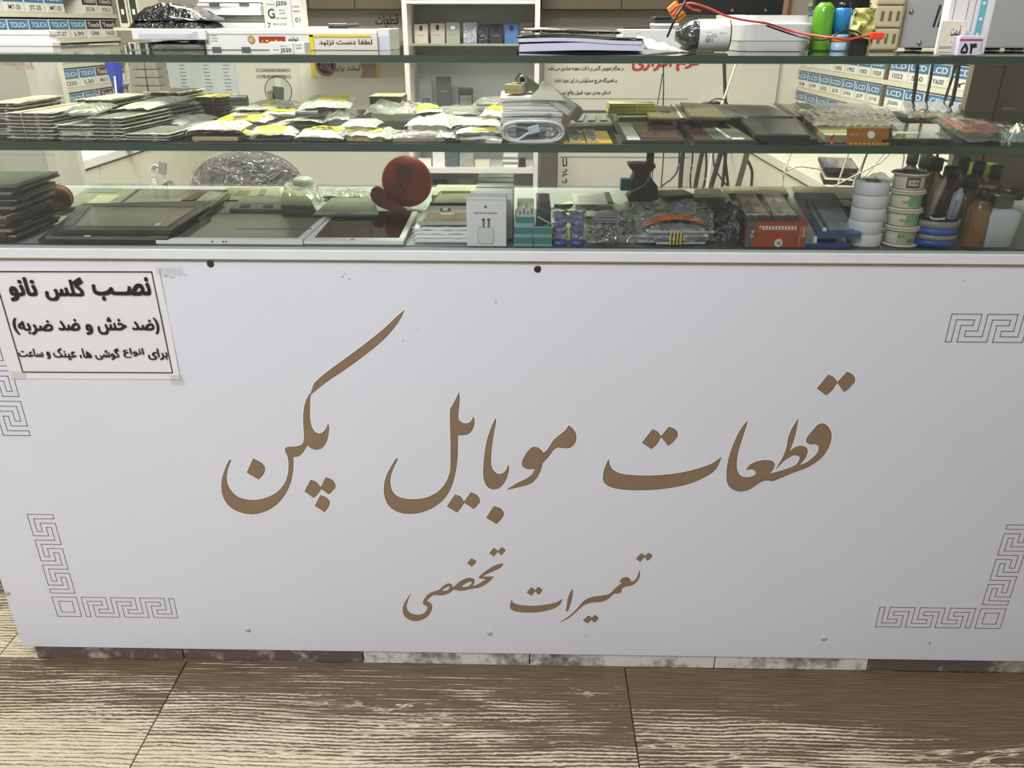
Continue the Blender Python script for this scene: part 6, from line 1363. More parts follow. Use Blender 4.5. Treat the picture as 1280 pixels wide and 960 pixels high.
for i, (lb, q, dz, fm, gm) in enumerate((
    ('dark tablet frame, lowest of the pile beside the tall stack', [(46, 304.8), (192, 306), (258, 266), (98, 264)], 0, m_dk4, m_dk),
    ('grey edged tablet frame, second lowest beside the tall stack', [(52, 302), (205, 304), (276, 262), (100, 261)], .0055, m_dk2, m_dk),
    ('dark brown tablet frame, third in the pile beside tall stack', [(56, 299), (206, 300), (280, 254), (104, 258)], .0105, m_dk4, m_dk),
    ('dark tablet frame with green glass on top of the pile', [(64, 295.5), (206, 297), (262, 262), (98, 260.5)], .0155, P('frame slate', '42433D', .25, var=.2), m_glass2))):
    t, pl_ = frame_screen(lb, q, dz, .0048, fm, gm, glass_u=(.13, .92, .13, .93) if i == 3 else None)
    if i == 3:
        inset(t, pl_, .02, .10, .15, .95, .0049, .0053, m_dk2, 'side_band'); inset(t, pl_, .80, .84, .17, .25, .0055, .006, m_white, 'white_tag'); inset(t, pl_, .12, .9, .955, .99, .0049, .0056, m_dk, 'rear_strip')
    if i == 1: inset(t, pl_, .32, .37, -.005, .03, .0049, .0065, m_white, 'white_tag'); inset(t, pl_, .84, 1.0, -.01, .1, .0049, .0056, m_clr, 'clear_tape')
m_pale_edge = P('aluminium edge', 'B9B8A6', .3, metal=.4)
t, pl_ = frame_screen('clear glass plate with a paper tag behind the dark frames', [(72, 262), (170, 262), (200, 239), (108, 238)], 0, .004, P('plate edge pale', 'A8AA94', .2), m_glass3, 'glass_plate', .03, .03, 'glass')
inset(t, pl_, .32, .6, .05, .6, .0048, .0053, P('tag paper', 'B7B497', .5, var=.1), 'paper_tag'); inset(t, pl_, .1, .5, .75, .98, .0048, .0052, P('plate blue', '7F958F', .1), 'blue_glass')
t, pl_ = frame_screen('large framed glass plate with a brown tape piece', [(140, 264), (232, 264), (285, 240), (172, 239)], .004, .004, m_dk4, m_glass3, 'glass_plate', .06, .05, 'glass')
inset(t, pl_, .78, .92, .3, .72, .0047, .0085, P('brown tape', '6B3B22', .4), 'brown_tape')
t, pl_ = frame_screen('silver edged plate with clear film behind the pile', [(215, 277), (250, 277), (289, 245), (262, 243)], .008, .006, m_pale_edge, m_clr, 'glass_plate', .2, .05, 'glass')
inset(t, pl_, .75, .98, .1, .95, .0067, .0085, P('crumpled silver', 'A9A892', .25, metal=.3, bump=1, bscale=90, bdist=.006), 'crumpled_edge')
t, pl_ = quad_thing('pale_plate', 'pale plate with a rusty stain and two slots at the back', 'plate', [(256, 254), (352, 254), (350, 238), (288, 238)], zs, .006, P('pale plate', 'AEB096', .3, var=.06)); inset(t, pl_, .3, .5, .3, .7, .0061, .0064, P('rust stain', '9C8A5C', .5), 'stain'); inset(t, pl_, .66, .76, .3, .8, .0061, .007, m_mgrey, 'slot_plate'); inset(t, pl_, .8, .9, .15, .3, .0061, .007, m_mgrey, 'slot_plate')
t, pl_ = quad_thing('pale_plate', 'second pale plate right of the rusty stained one', 'plate', [(352, 256), (372, 256), (368, 238), (350, 238)], zs, .006, m_topc); inset(t, pl_, .2, .8, .2, .5, .0061, .0066, P('rust stain', '9C8A5C', .5), 'stain')
t, pl_ = frame_screen('grey tray with dark slots behind the white framed tablet', [(288, 270), (396, 271), (386, 254), (306, 253)], 0, .012, P('tray grey', '8F9288', .35, var=.1), m_glass3, 'grey_tray', .06, .4, 'tray')
for u in (.1, .38): inset(t, pl_, u, u+.12, .08, .3, .0121, .0126, m_dark, 'slot')
inset(t, pl_, .6, .98, .02, .75, .0127, .0185, P('olive box', '83886F', .35, var=.1), 'small_box'); MB().add([], [])
t, pl_ = frame_screen('lumpy grey green glass piece beside the grey tray', [(262, 274), (292, 274), (300, 258), (276, 258)], 0, .008, P('glass lump', '6B7363', .15, var=.2), m_glass2, 'glass_piece', .1, .1, 'glass')
# white framed tablets
m_wf = P('white tablet frame', 'EFF1EC', .25, var=.03); m_scr2 = P('black screen', '2E2D2B', .05, coat=.25, spec=.4)
t, pl_ = frame_screen('white framed tablet digitizer with green glass', [(194, 305.6), (378, 306.4), (417, 271), (246, 272.5)], 0, .007, m_wf, m_glass2, 'tablet', glass_u=(.02, .955, .06, .985), cat='tablet')
q0 = Vector(pl_[0]); q1 = Vector(pl_[1])
for px in (265, 278.5, 282): 
    u = (px-194)/184; p = q0.lerp(q1, u); MB().lathe([(.0014, 0), (.0014, .0003)], 10, T(p.x, p.y, .0035) @ Rx(pi/2)).build('edge_hole', m_dark, t)
inset(t, pl_, .45, .98, .35, .37, .0078, .0081, P('glass line', '5C665C', .2), 'glass_line')
t, pl_ = frame_screen('white framed tablet with a black screen', [(380, 305.3), (504, 306), (522, 268), (413, 268)], 0, .005, m_wf, m_scr2, 'tablet', glass_u=(.085, .945, .10, 1.0), cat='tablet')
p = Vector(pl_[0]).lerp(Vector(pl_[1]), .48); c_ = Vector(sub(pl_, .48, .5, .045, .1)[0]); MB().lathe([(.0035, 0), (.0035, .0003)], 16, T(c_.x, c_.y, .0051)).build('home_button', m_mgrey, t)
t, pl_ = quad_thing('pouch', 'pale blue edged pouch printed QIMC on the black tablet', 'pouch', [(392, 271.5), (473, 271.5), (468, 249), (415, 249.5)], zs+.0062, .0035, P('pouch grey', '8F9A88', .25, var=.12, bump=.5, bscale=50))
inset(t, pl_, -.005, 1.005, -.02, .14, .0036, .0046, P('pouch blue edge', 'A9BDC6', .35), 'blue_edge')
mb = MB(); a_ = Vector(pl_[0]); b_ = Vector(pl_[1]); put_text(mb, 'QIMC', frame3((a_.x+(b_.x-a_.x)*.32, a_.y+.0006, .0047), (1, 0, 0), (0, 1, .05), (0, -.05, 1)), (b_.x-a_.x)*.3, .011, .02); mb.build('printed_text', P('print blue', '2F5F95', .4), t)
st = thing('support_pad', 'grey pad under the pale blue edged pouch', 'pad', t.location-Vector((0, 0, .0062))); 
MB().prism(sub(pl_, .3, .95, .55, .95), .0002, .006).build('pad', m_mgrey, st)
# clear wrap with white cap, long wrap
bubble('clear_wrap', 'clear bubble wrap roll with green tint under the white cap', [(352, 253), (402, 253), (398, 238), (356, 238)], zs, .018, film('greenish wrap', tint=(.93, .97, .85), haze=.4, rough=.1, bump=0, milk=(.72, .76, .6), gloss=1.6), 21, 16, 8, .005)
p = atZ(375, 252, zs); t = thing('white_puck', 'white round cap on the clear bubble wrap', 'cap', (p.x, p.y+.035, zs+.024)); MB().lathe([(.0, 0), (.0185, 0), (.0195, .004), (.0185, .011), (.013, .0145), (0, .0155)], 26).build('cap', m_white, t); MB().lathe([(.0198, .001), (.0203, .002), (.0198, .003)], 26).build('ridge', m_white, t)
t = packet('long crumpled clear wrap between white cap and red disc', 392, 466, 234, 250, -.1485, .014, 'clear', m_cg); t.location = (atZ(429, 250, zs).x, atZ(429, 250, zs).y, zs); 
# red disc
m_rd = P('red felt plastic', 'AC342B', .5, var=.22, vscale=22, bump=.3, bscale=120); m_rd2 = P('dark red rubber', '7A2620', .5, var=.1)
yd = atZ(508, 259, zs).y; rD = (atY(540, 233, yd).x-atY(477, 233, yd).x)/2
rdz = thing('red_disc', 'red round disc tool with folded dark red arms', 'tool', (atY(509, 233, yd).x, yd, zs))
MB().lathe([(0, -.006), (rD*.75, -.006), (rD*.93, -.004), (rD, 0), (rD*.93, .006), (rD*.6, .010), (0, .011)], 40, T(0, 0, rD+.0002) @ Rx(pi/2)).build('disc', m_rd, rdz)
MB().box(-rD*.35, rD*.2, -.0125, -.0108, rD*1.15, rD*1.7, None, .001).build('worn_patch', P('worn red brown', '7E463A', .6, var=.2), rdz)
MB().prism([(-rD*.6, .0), (rD*.7, 0), (rD*.8, .006), (-rD*.5, .006)], -.012, .004, T(0, 0, .0002) @ Matrix.Identity(4)).build('lilac_base', P('lilac foot', '6E6880', .4), rdz) if False else None
def ppoly(pts, Y, ox, oz): return [(atY(x, y, Y).x-ox, atY(x, y, Y).z-oz) for x, y in pts]
arm1 = ppoly([(463, 243), (465, 236), (470, 233), (476, 235), (482, 242), (484, 250), (496, 256), (508, 262), (506, 266), (490, 264), (474, 258), (466, 251)], yd-.03, rdz.location.x, zs)
MB().prism(arm1, .022, .034, Rx(pi/2)).build('arm', m_rd2, rdz)
arm2 = ppoly([(482, 236), (492, 232), (500, 232), (503, 238), (500, 247), (490, 251), (483, 250)], yd-.02, rdz.location.x, zs)
MB().prism(arm2, .012, .0215, Rx(pi/2)).build('arm', m_rd2, rdz)
# paper packets left of the adapter boxes
m_bagw = P('white poly bag', 'EDEFEF', .28, var=.08, bump=.8, bscale=70, bdist=.004)
for k in range(4):
    p0, p1 = atZ(517.5, 302, zs), atZ(588, 302, zs); w = p1.x-p0.x
    t = thing('poly_bag', 'white poly bag in the flat pile left of adapter boxes, %s' % ('lowest', 'second lowest', 'third lowest', 'topmost')[k], 'bag', ((p0.x+p1.x)/2, p0.y+.002*k, zs+.0058*k), 0, 'white poly bags piled left of the adapter boxes')
    MB().grid(lambda u, v: (-w/2+w*u, .09*v, .0042+.0012*mnoise.noise(Vector((u*6, v*6, k*3)))-.002*(u < .01)-.0015*(v < .01)), 14, 8, thick=.0035).build('bag', m_bagw, t)
    MB().tube([(-w/2-.001, .001+.004*sin(i), .001+.0006*i) for i in range(6)], .0012, 5).build('crumpled_end', m_bagw, t)
zk = zs+.0245
t, pl_ = quad_thing('photo_packet', 'clear packet with brown printed contents on the white poly bags', 'packet', [(522, 281.5), (586, 281.5), (584, 262), (536, 262)], zk, .006, P('packet rim', 'B9BCAE', .3, var=.08)); inset(t, pl_, .1, .97, .0, .5, .0061, .0068, P('brown print', '8C7E66', .4, var=.35, vscale=50), 'brown_print'); inset(t, pl_, .35, .6, .62, .78, .0061, .0072, m_dark, 'dark_clip'); inset(t, pl_, .42, .53, .62, .78, .0073, .0079, m_white, 'white_clip'); inset(t, pl_, .4, .7, .36, .44, .0069, .0074, m_topc, 'pale_strip')
st = thing('carton_pad', 'pale carton block supporting the framed packet at the back', 'block', atZ(540, 262, zs)); w = atZ(596, 262, zs).x-atZ(540, 262, zs).x; MB().box(0, w, .0, .1, 0, .026, bev=.001).build('block', m_topc, st)
t, pl_ = quad_thing('framed_packet', 'dark framed cream packet behind the brown printed one', 'packet', [(537, 257.5), (596, 257.5), (592, 242), (550, 242)], zs+.027, .004, m_dk4); inset(t, pl_, .06, .97, .02, .93, .0041, .0047, P('olive print', '9A9678', .35, var=.15, vscale=30), 'print'); inset(t, pl_, .1, .9, .8, 1.15, .0048, .0085, P('crumpled cream', 'CFCDB6', .35, bump=.8, bscale=60, bdist=.004), 'crumpled_top')
# adapter boxes
m_abox = P('adapter box white', 'EEF1EF', .35, var=.015); m_abox2 = P('adapter box pale', 'B9C4B6', .35, var=.03)
x0, x1, z0, z1 = pbox(583.3, 633, 247, 308.8, .009)
aw, ah = x1-x0, z1-zs
nb = 5
for k in range(nb):
    xo = (0, .0085, .0095, .008, .0075)[k]; yk = .008+(.043*k if k else 0)
    t = thing('adapter_box', ('white boxed power adapter with printed plug picture, at the front', 'white adapter box, second in the row behind the printed one', 'white adapter box, third in the row behind the printed one', 'greenish white adapter box, fourth in the row', 'greenish white adapter box, last in the row')[k], 'box', ((x0+x1)/2+xo, yk, zs), 0, 'adapter boxes standing in a row')
    MB().box(-aw/2, aw/2, 0, .031, .0003, ah, bev=.0008).build('carton', m_abox if k < 3 else m_abox2, t)
    MB().box(-aw/2-.0003, aw/2+.0003, -.0003, .0313, ah*.955, ah*.96).build('lid_seam', m_ink2, t)
    if k == 0:
        front = t
ink3 = P('print grey', '55585A', .5)
print_on(front, 'USB Power Adapter', ink3, .19, .78, .665, .715, aw, ah, .012, y=-.0006)
# fruit mark: bitten apple with a leaf
r_ = .0022
ap = [(0, -.62*r_), (.3*r_, -.78*r_), (.62*r_, -.62*r_), (.9*r_, -.1*r_), (.62*r_, .12*r_), (.58*r_, .42*r_), (.82*r_, .68*r_), (.5*r_, .82*r_), (.05*r_, .66*r_), (-.4*r_, .84*r_), (-.85*r_, .6*r_), (-.95*r_, .05*r_), (-.7*r_, -.55*r_), (-.35*r_, -.78*r_)]
mk = [T(0, 0, 0)]; 
fr_ = faceY((-.001, -.0006, ah*.815)); vs, fs = fill([smooth_poly(ap, 3)]); MB().add([(v.x, v.y, 0) for v in vs], fs, fr_).build('fruit_mark', ink3, front)
vs, fs = fill([smooth_poly([(.02*r_, .95*r_, 1), (.42*r_, 1.1*r_), (.5*r_, 1.55*r_, 1), (.1*r_, 1.4*r_)], 3)]); MB().add([(v.x, v.y, 0) for v in vs], fs, fr_).build('fruit_leaf', ink3, front)
pgm = P('print pale grey', 'E2E8E5', .4)
def rrect(w_, h_, r, n=4): 
    out = []
    for cx, cy, a0 in ((w_/2-r, h_/2-r, 0), (-w_/2+r, h_/2-r, pi/2), (-w_/2+r, -h_/2+r, pi), (w_/2-r, -h_/2+r, 1.5*pi)):
        for i in range(n+1): a = a0+pi/2*i/n; out.append((cx+r*cos(a), cy+r*sin(a)))
    return out
f2_ = faceY((-.001, -.0005, ah*.225))
vs, fs = fill([[Vector(p) for p in rrect(aw*.41, ah*.35, .004)], [Vector(p) for p in rrect(aw*.385, ah*.33, .0036)]]); MB().add([(v.x, v.y, 0) for v in vs], fs, f2_).build('printed_plug_outline', P('print outline', '8E9896', .5), front)
MB().prism(rrect(aw*.385, ah*.33, .0036), -.0001, .0, f2_).build('printed_plug', pgm, front)
for u in (-.075, .055): 
    MB().box(aw*u-.0016, aw*u+.0016, -.0008, -.0001, ah*.405, ah*.53).build('printed_pin', P('print pin grey', '7E8484', .4), front); MB().lathe([(.0024, 0), (.0024, .0004), (.0013, .0004), (.0013, 0)], 14, T(aw*u, -.0004, ah*.555) @ Rx(pi/2)).build('printed_pin_ring', P('print pin grey', '7E8484', .4), front)
# teal boxes
m_tb = P('teal carton', '4E8A88', .25, var=.1, coat=.5); m_tb2 = P('teal carton edge', '9CC4C2', .25)
def teal(label, a, b, y0, y1, Y, base, depth, top=None):
    x0, x1, z0, z1 = pbox(a, b, y0, y1, Y); t = thing('teal_box', label, 'box', ((x0+x1)/2, Y, base+.0003), 0, 'teal boxes piled right of the adapter boxes'); w, h = x1-x0, z1-z0
    MB().box(-w/2, w/2, 0, depth, 0, h, bev=.0005).build('carton', m_tb, t); MB().box(-w/2, w/2, -.0006, -.0001, 0, h*.14).build('pale_edge', m_tb2, t); MB().box(-w/2, w/2, -.0006, -.0001, h*.9, h).build('pale_edge', m_tb2, t)
    if top: MB().box(-w/2, w/2, 0, depth, h+.0001, h+.0006).build('top_face', top, t)
    return t, w, h
t1, w1, h1_ = teal('teal carton, lower left of the four at the front', 643, 666, 295.5, 307.5, .012, zs, .12); t2_, _, _ = teal('teal carton, lower right of the four at the front', 667, 690, 295.5, 307.5, .012, zs, .12)
z2 = zs+h1_+.0006
teal('teal carton, upper left of the four at the front', 642.5, 665.5, 282.5, 294, .012, z2, .12, m_tb2); t, _, h3 = teal('teal carton, upper right of the four at the front', 666.5, 689.5, 282.5, 294, .012, z2, .12, P('dark top', '45504A', .15, coat=.5))
z3 = z2+h3+.001
t, w, h = teal('teal carton with white labelled top, resting on the others', 645.5, 668, 270.5, 281, .02, z3, .13, P('white label top', 'C9CFC2', .3, var=.06))
for k in range(4): MB().box(-w*.35+w*.22*k, -w*.35+w*.22*k+.0025, .01, .03+.02*(k % 2), h+.0007, h+.001).build('bar_print', P('print slate', '56616A', .5), t)
MB().box(-w*.02, w*.1, .05, .085, h+.0007, h+.0012).build('printed_cable', m_ink2, t)
t = thing('smoky_case', 'smoky clear case with a pale strap beside the labelled teal carton', 'case', (atY(679, 281, .03).x, .03, z3)); MB().box(-.0105, .0115, 0, .12, 0, .022, bev=.001).build('shell', P('smoky case', '3A4640', .12, var=.2, coat=.5), t); MB().box(-.0125, .0125, -.0005, .0, .004, .006, Ry(.5)).build('strap', P('strap pale', 'B9C2AC', .4), t)
# blue caps bag
m_bcap = P('blue cap', '4A5FA0', .3, var=.1)
t = thing('cap_bag', 'clear bag holding two columns of blue caps', 'bag', atZ(711, 307.5, zs))
pw = atZ(733, 307, zs).x-atZ(690, 307, zs).x
for c in range(2):
    for r in range(5):
        MB().lathe([(0, 0), (pw*.22, 0), (pw*.23, .003), (pw*.21, .0055), (pw*.12, .007), (0, .0072)], 18, T((-.25+.5*c)*pw, .014+.012*r*.5, .0006+.0085*r) @ Rx(.12)).build('blue_cap', m_bcap, t)
MB().grid(lambda u, v: (-pw/2+pw*u, .006+.052*v, .004+.046*min(1, v*3+.1)*(.9+.15*mnoise.noise(Vector((u*6, v*6, 4))))), 14, 10).build('film', film('thin clear bag', haze=.12, rough=.12, bump=1.0, bscale=45, gloss=2.0, bdist=.02), t)
MB().box(-.0015, .0015, .006, .009, .012, .022).build('ochre_strip', m_yband, t)
for k in range(6): MB().box(-pw*.4+pw*.14*k, -pw*.4+pw*.14*k+.004, .04, .06, .046, .05, T(0, 0, 0) @ Rz(.2*k-.4)).build('dark_flex', m_dgrey, t)
# connector bag
t = thing('connector_bag', 'clear bag of silver plug connectors beside the blue caps', 'bag', atZ(763, 307.5, zs)); pw = atZ(795, 307, zs).x-atZ(736, 307, zs).x
mb1, mb2 = MB(), MB(); r2 = random.Random(5)
for k in range(170):
    M_ = T(r2.uniform(-.44, .44)*pw, r2.uniform(.004, .05), .002+r2.random()*.022) @ Rz(r2.uniform(-.6, .6)) @ Ry(r2.uniform(-.3, .3))
    (mb1 if k % 3 else mb2).box(-.0028, .0028, -.001, .001, -.0009, .0009, M_)
o = mb1.build('silver_plugs', m_steel, t); o['kind'] = 'stuff'; o = mb2.build('black_plugs', m_dark, t); o['kind'] = 'stuff'
MB().grid(lambda u, v: (-pw/2+pw*u, -.001+.06*v, .003+.027*min(1, v*5+.1)*(.9+.3*mnoise.noise(Vector((u*6, v*6, 14))))), 20, 12).build('film', film('thin clear bag'), t)
for k in range(3):
    MB().box(-pw*.36+.004*k, pw*.12+.004*k, .02+.004*k, .05+.004*k, .030+.003*k, .032+.003*k).build('grey_card', m_mgrey if k != 1 else P('card blue grey', '8A9AA8', .4), t)
# zip bag with white card
t = packet('pale green zip bag with a white card on it', 694, 773, 249, 276, -.1485, .017, 'milky', P('pale green contents', 'A9AE86', .5, var=.1)); t.location = (atZ(733, 276, zs).x, atZ(733, 276, zs).y, zs); t['category'] = 'bag'
q = [atZ(x, y, zs+.023) for x, y in ((716, 256), (764, 255), (748, 240.5), (703, 243))]; o_ = t.location
MB().prism([(p.x-o_.x, p.y-o_.y) for p in q], .0225, .0235).build('white_card', m_paper, t)
pl_ = [(p.x-o_.x, p.y-o_.y) for p in q]
for r in range(5): MB().prism(sub(pl_, .12, .75-.1*(r % 2), .2+.13*r, .23+.13*r), .02355, .0237).build('print_row', m_ink2, t)
MB().prism(sub(pl_, .86, 1.0, .05, .95), .02355, .0262).build('folded_end', m_mgrey, t)
# vase shaped holder
yv = atZ(803, 253, zs).y; o_ = atZ(803, 253, zs)
vz = thing('tool_holder', 'dark grey vase shaped plastic holder at the back', 'holder', (o_.x, yv, zs))
out = ppoly([(786, 205), (819, 205), (820, 209), (813, 216), (814, 222), (822, 233), (823.5, 249), (812, 252.5), (786, 252), (784, 247), (788, 243), (789, 228), (794, 217), (787, 210)], yv, o_.x, zs); out = [(x, max(.0004, z)) for x, z in out]
MB().prism(out, -.035, 0, Rx(pi/2)).build('body', P('holder grey', '4A4843', .45, var=.08), vz)
MB().tube([(atY(x, y, yv).x-o_.x, -.003, atY(x, y, yv).z-zs) for x, y in ((813, 215), (811, 222), (804, 231), (796, 236), (788, 240))], .0016, 6).build('white_wire', m_wc, vz)
x0, x1, z0, z1 = pbox(776, 787, 224, 239, yv+.01); MB().box(x0-o_.x, x1-o_.x, .012, .03, z0-zs, z1-zs, bev=.002).build('blue_clip', P('clip blue', '3E86AA', .4), vz)
cc_ = pbox(808, 816, 185, 206, yv+.02); MB().box(cc_[0]-o_.x, cc_[1]-o_.x, .01, .02, cc_[2]-zs-.01, cc_[3]-zs).build('post', P('holder grey'if False else 'holder post', '5A584E', .45), vz)
# bag of driver bits
t = thing('bit_bag', 'clear bag of silver driver bits and orange handled tools', 'bag', atZ(842, 307.5, zs)); pw = atZ(892, 307, zs).x-atZ(794, 307, zs).x
for k in range(16):
    y_ = .004+.0045*(k % 6); zz_ = .003+.0085*(k//6)+.001*(k % 2); l_ = pw*r2.uniform(.55, .9); xo = r2.uniform(-.1, .1)*pw
    MB().cyl((xo-l_/2, y_, zz_), (xo+l_/2, y_+r2.uniform(-.006, .012), zz_+r2.uniform(-.001, .002)), .0022, 8).build('driver_bit', P('bit blue steel', 'DCE4EC', .3, metal=.5), t)
for k in range(4): 
    rr0 = MB().box(-pw*.06+k*.0052, -pw*.06+k*.0052+.0026, -.0005, .001, .002, .0205).build('yellow_handle', m_yel, t); MB().box(-pw*.06+k*.0052+.0026, -pw*.06+k*.0052+.0042, -.0006, .0008, .003, .019).build('dark_handle', m_dark, rr0)
MB().grid(lambda u, v: (-pw*.38+pw*.8*u, .006+.034*v, .026+.0175*sin(pi*u)**.6*sin(pi*min(1, v*.8+.2))**.5+.003*mnoise.noise(Vector((u*6, v*5, 31)))), 24, 10, thick=.001).build('orange_bag', P('orange shiny film', 'C9743C', .16, var=.3, vscale=30, bump=1, bscale=60, bdist=.008, coat=.5), t)
for k in range(6): MB().cyl((-pw*.4+.01*k, .03+.006*k, .043), (pw*(.3-.03*k), .036+.006*k, .045+.001*k), .0018, 8).build('driver_bit', P('bit blue steel'if False else 'bit steel dark', 'B4BEC8', .25, metal=.8), t)
MB().grid(lambda u, v: (-pw/2+pw*u, -.002+.085*v, .004+.047*min(1, v*3+.12)*(.92+.22*mnoise.noise(Vector((u*6, v*6, 34))))), 26, 14).build('film', film('thin clear bag'), t)
# phones and packs at the back
t = lay_phone('black phone lying behind the bag of driver bits', 832, 872, 250, zs, .06, P('phone grey glass', '5F6059', .12), .25, .008)
t.location.z = zs
t, pl_ = quad_thing('green_pack', 'pale green shiny pack next to the black phone, lower one', 'pack', [(870, 262.5), (915, 263), (908, 247), (868, 247)], zs, .012, P('pale green pack', '8F9A7C', .25, var=.1)); inset(t, pl_, .08, .95, .05, .9, .0121, .0128, P('pack green', 'A6B294', .2), 'front_label'); inset(t, pl_, .1, .9, -.01, .04, .002, .004, m_dgrey, 'dark_line')
t, pl_ = quad_thing('green_pack', 'pale grey green pack behind the lower green pack', 'pack', [(866, 251), (906, 251), (900, 240), (868, 240)], zs+.0135, .006, P('pale grey pack', 'A3A892', .3, var=.08)); inset(t, pl_, .2, .5, .3, .7, .0061, .0066, m_topc, 'tag')
st = thing('support_pad', 'grey pad under the rear pale grey pack', 'pad', t.location-Vector((0, 0, .0135))); MB().prism(sub(pl_, .1, .9, .85, .98), .0002, .0132).build('pad', m_mgrey, st)
t, pl_ = quad_thing('beige_tray', 'beige flat tray at the back above the red box', 'tray', [(905, 247), (985, 248), (980, 238), (902, 238)], zs, .008, P('beige tray', '9A937C', .4, var=.1)); inset(t, pl_, .1, .55, .2, .8, .0081, .0088, P('beige pale', 'B5AE94', .4), 'paper')
t, pl_ = quad_thing('beige_tray', 'beige flat tray behind the tilted blue case', 'tray', [(1000, 254), (1076, 254), (1068, 239), (990, 238)], zs, .008, P('beige tray', '9A937C', .4)); inset(t, pl_, .0, .4, .1, .9, .0081, .0095, P('beige pale', 'B5AE94', .4), 'paper'); inset(t, pl_, .0, .4, .0, .1, .0081, .0092, m_dark, 'dark_edge')
# black bag lump
t = thing('black_bag', 'crumpled matt black bag leaning against the red box', 'bag', atZ(909, 308.5, zs)); bw2 = atZ(937, 308, zs).x-atZ(880, 308, zs).x
hb2 = atY(912, 256, .06).z-zs
MB().grid(lambda u, v: (-bw2/2+bw2*u+.004*mnoise.noise(Vector((u*4, v*4, 40))), .004+.07*v, .0005+hb2*min(1, 1.3*u+.1)**.8*min(1, 3.2*v+.12)**.8*min(1, 5*(1-u)+.5)*(.85+.35*mnoise.noise(Vector((u*5, v*5, 41))))), 24, 18).build('film', P('matt black film', '22211F', .38, var=.3, bump=.9, bscale=50, bdist=.008), t)
for k in range(5): MB().box(-.012, .012, 0, .0018, 0, .004, T(-.01+.006*k, .018+.004*k, hb2*.55+.004*k) @ Ry(.5-.3*k) @ Rz(.3), .0004).build('olive_strip', P('olive strip', '5E5C48', .35), t)
# red carton -------------------------------------------------------------------
m_redb = P('red carton', 'AE5038', .4, var=.05)
x0, x1, z0, z1 = pbox(933.5, 1008.5, 277.5, 311, .008); w, h = x1-x0, z1-zs
rb = thing('red_carton', 'orange red tool carton with white bars and round mark', 'carton', ((x0+x1)/2, .0115, zs), -.02)
MB().box(-w/2, w/2, 0, .07, .0003, h, bev=.0008).build('carton', m_redb, rb); MB().box(-w/2, -w/2+.14*w, -.0005, -.0001, .0003, h).build('grey_band', P('carton grey', '6B6460', .45), rb)
for k in range(12): MB().box(-w/2+w*(.205+.053*k), -w/2+w*(.205+.053*k+.034), -.0006, -.0001, h*.68, h*.83).build('white_bar', m_white, rb)
MB().box(-w/2+w*.208, -w/2+w*.232, -.0009, -.0006, h*.69, h*.77).build('bar_notch', m_redb, rb)
MB().lathe([(.0061, 0), (.0061, .0004)], 22, T(w*.058, -.0001, h*.18) @ Rx(pi/2)).build('round_mark', m_white, rb)
vM = frame3((0, 0, 0), (0, 0, 1), (-1, 0, 0), (0, -1, 0))
def vtext(txt, u, v0, v1, tw, mat, nm, bold=.02, flip=1):
    mb = MB(); L_ = (v1-v0)*h
    fm = frame3((-w/2+u*w, -.0008, h*v1), (0, 0, -1), (1, 0, 0), (0, -1, 0)); put_text(mb, txt, fm, L_, tw, bold); return mb.build(nm, mat, rb)
vtext('YAXUN', .925, .42, .84, .0045, m_white, 'printed_name'); vtext('Better Measuring', .885, .05, .84, .0018, m_white, 'printed_line', .01); vtext('9.0', .075, .38, .66, .0042, m_white, 'printed_number', .02)
mb = MB(); put_text(mb, 'V', frame3((w*.058-.003, -.0009, h*.18+.003), (0, 0, -1), (1, 0, 0), (0, -1, 0)), .006, .006, .03); mb.build('mark_letter', P('mark navy', '2E3A55', .4), rb)
for i, (lb, q) in enumerate((('clear plastic tool case on the red carton, nearer the black bag', [(933, 278), (966, 278), (942, 247), (920, 247)]), ('clear plastic tool case on the red carton, nearer the blue case', [(968, 278.5), (1001, 278.5), (976, 247), (951, 247)]))):
    q4 = [atZ(x, y, zs+h+.0006) for x, y in q]; o_ = q4[0]; t = thing('tool_case', lb, 'case', (o_.x, o_.y, zs+h+.0006), 0, 'clear tool cases on the red carton'); pl_ = [(p.x-o_.x, p.y-o_.y) for p in q4]
    MB().prism(pl_, 0, .008).build('shell', film('clear hard plastic', tint=(.93, .95, .92), haze=.10, rough=.06, bump=0, gloss=1.1), t)
    MB().prism(sub(pl_, .02, .98, .02, .05), .0081, .0088).build('front_rim', m_clr, t); MB().prism(sub(pl_, .0, .04, .02, .98), .0081, .0088).build('side_rim', m_pale_edge, t); MB().prism(sub(pl_, .93, .98, .02, .98), .0081, .0088).build('side_rim', m_mgrey, t)
    MB().prism(sub(pl_, .35, .5, .1, .75), .002, .0072).build('tool', P('tool dark', '5C5F55', .3, metal=.4), t)
# blue cases
m_bcl = film('blue hard plastic', tint=(.62, .78, .95), haze=.30, rough=.08, bump=0, milk=(.30, .46, .74), gloss=1.2)
t, pl_ = quad_thing('blue_case', 'flat blue tray with a white peg, under the tilted blue case', 'case', [(1007, 312.3), (1066, 312.6), (1060, 292), (1000, 290)], zs, .006, P('blue tray', '3A5490', .25, var=.15, coat=.4)); inset(t, pl_, .3, .7, .3, .9, .0061, .012, P('blue inner', '4E66A0', .25), 'inner_block')
MB().lathe([(.003, 0), (.003, .008), (.0015, .010)], 12, T(pl_[0][0]+.018, .006, .0061)).build('peg', m_white, t)
za_ = zs+.014
q = [atZ(x, y, za_) for x, y in ((1022, 298), (1076, 299), (1040, 262), (990, 261))]; o_ = q[0]
t = thing('blue_case', 'tilted blue see-through case with pale insert beside white tape rolls', 'case', (o_.x, o_.y, za_), 0, None, (.10, -.02, 0)); pl_ = [(p.x-o_.x, p.y-o_.y) for p in q]
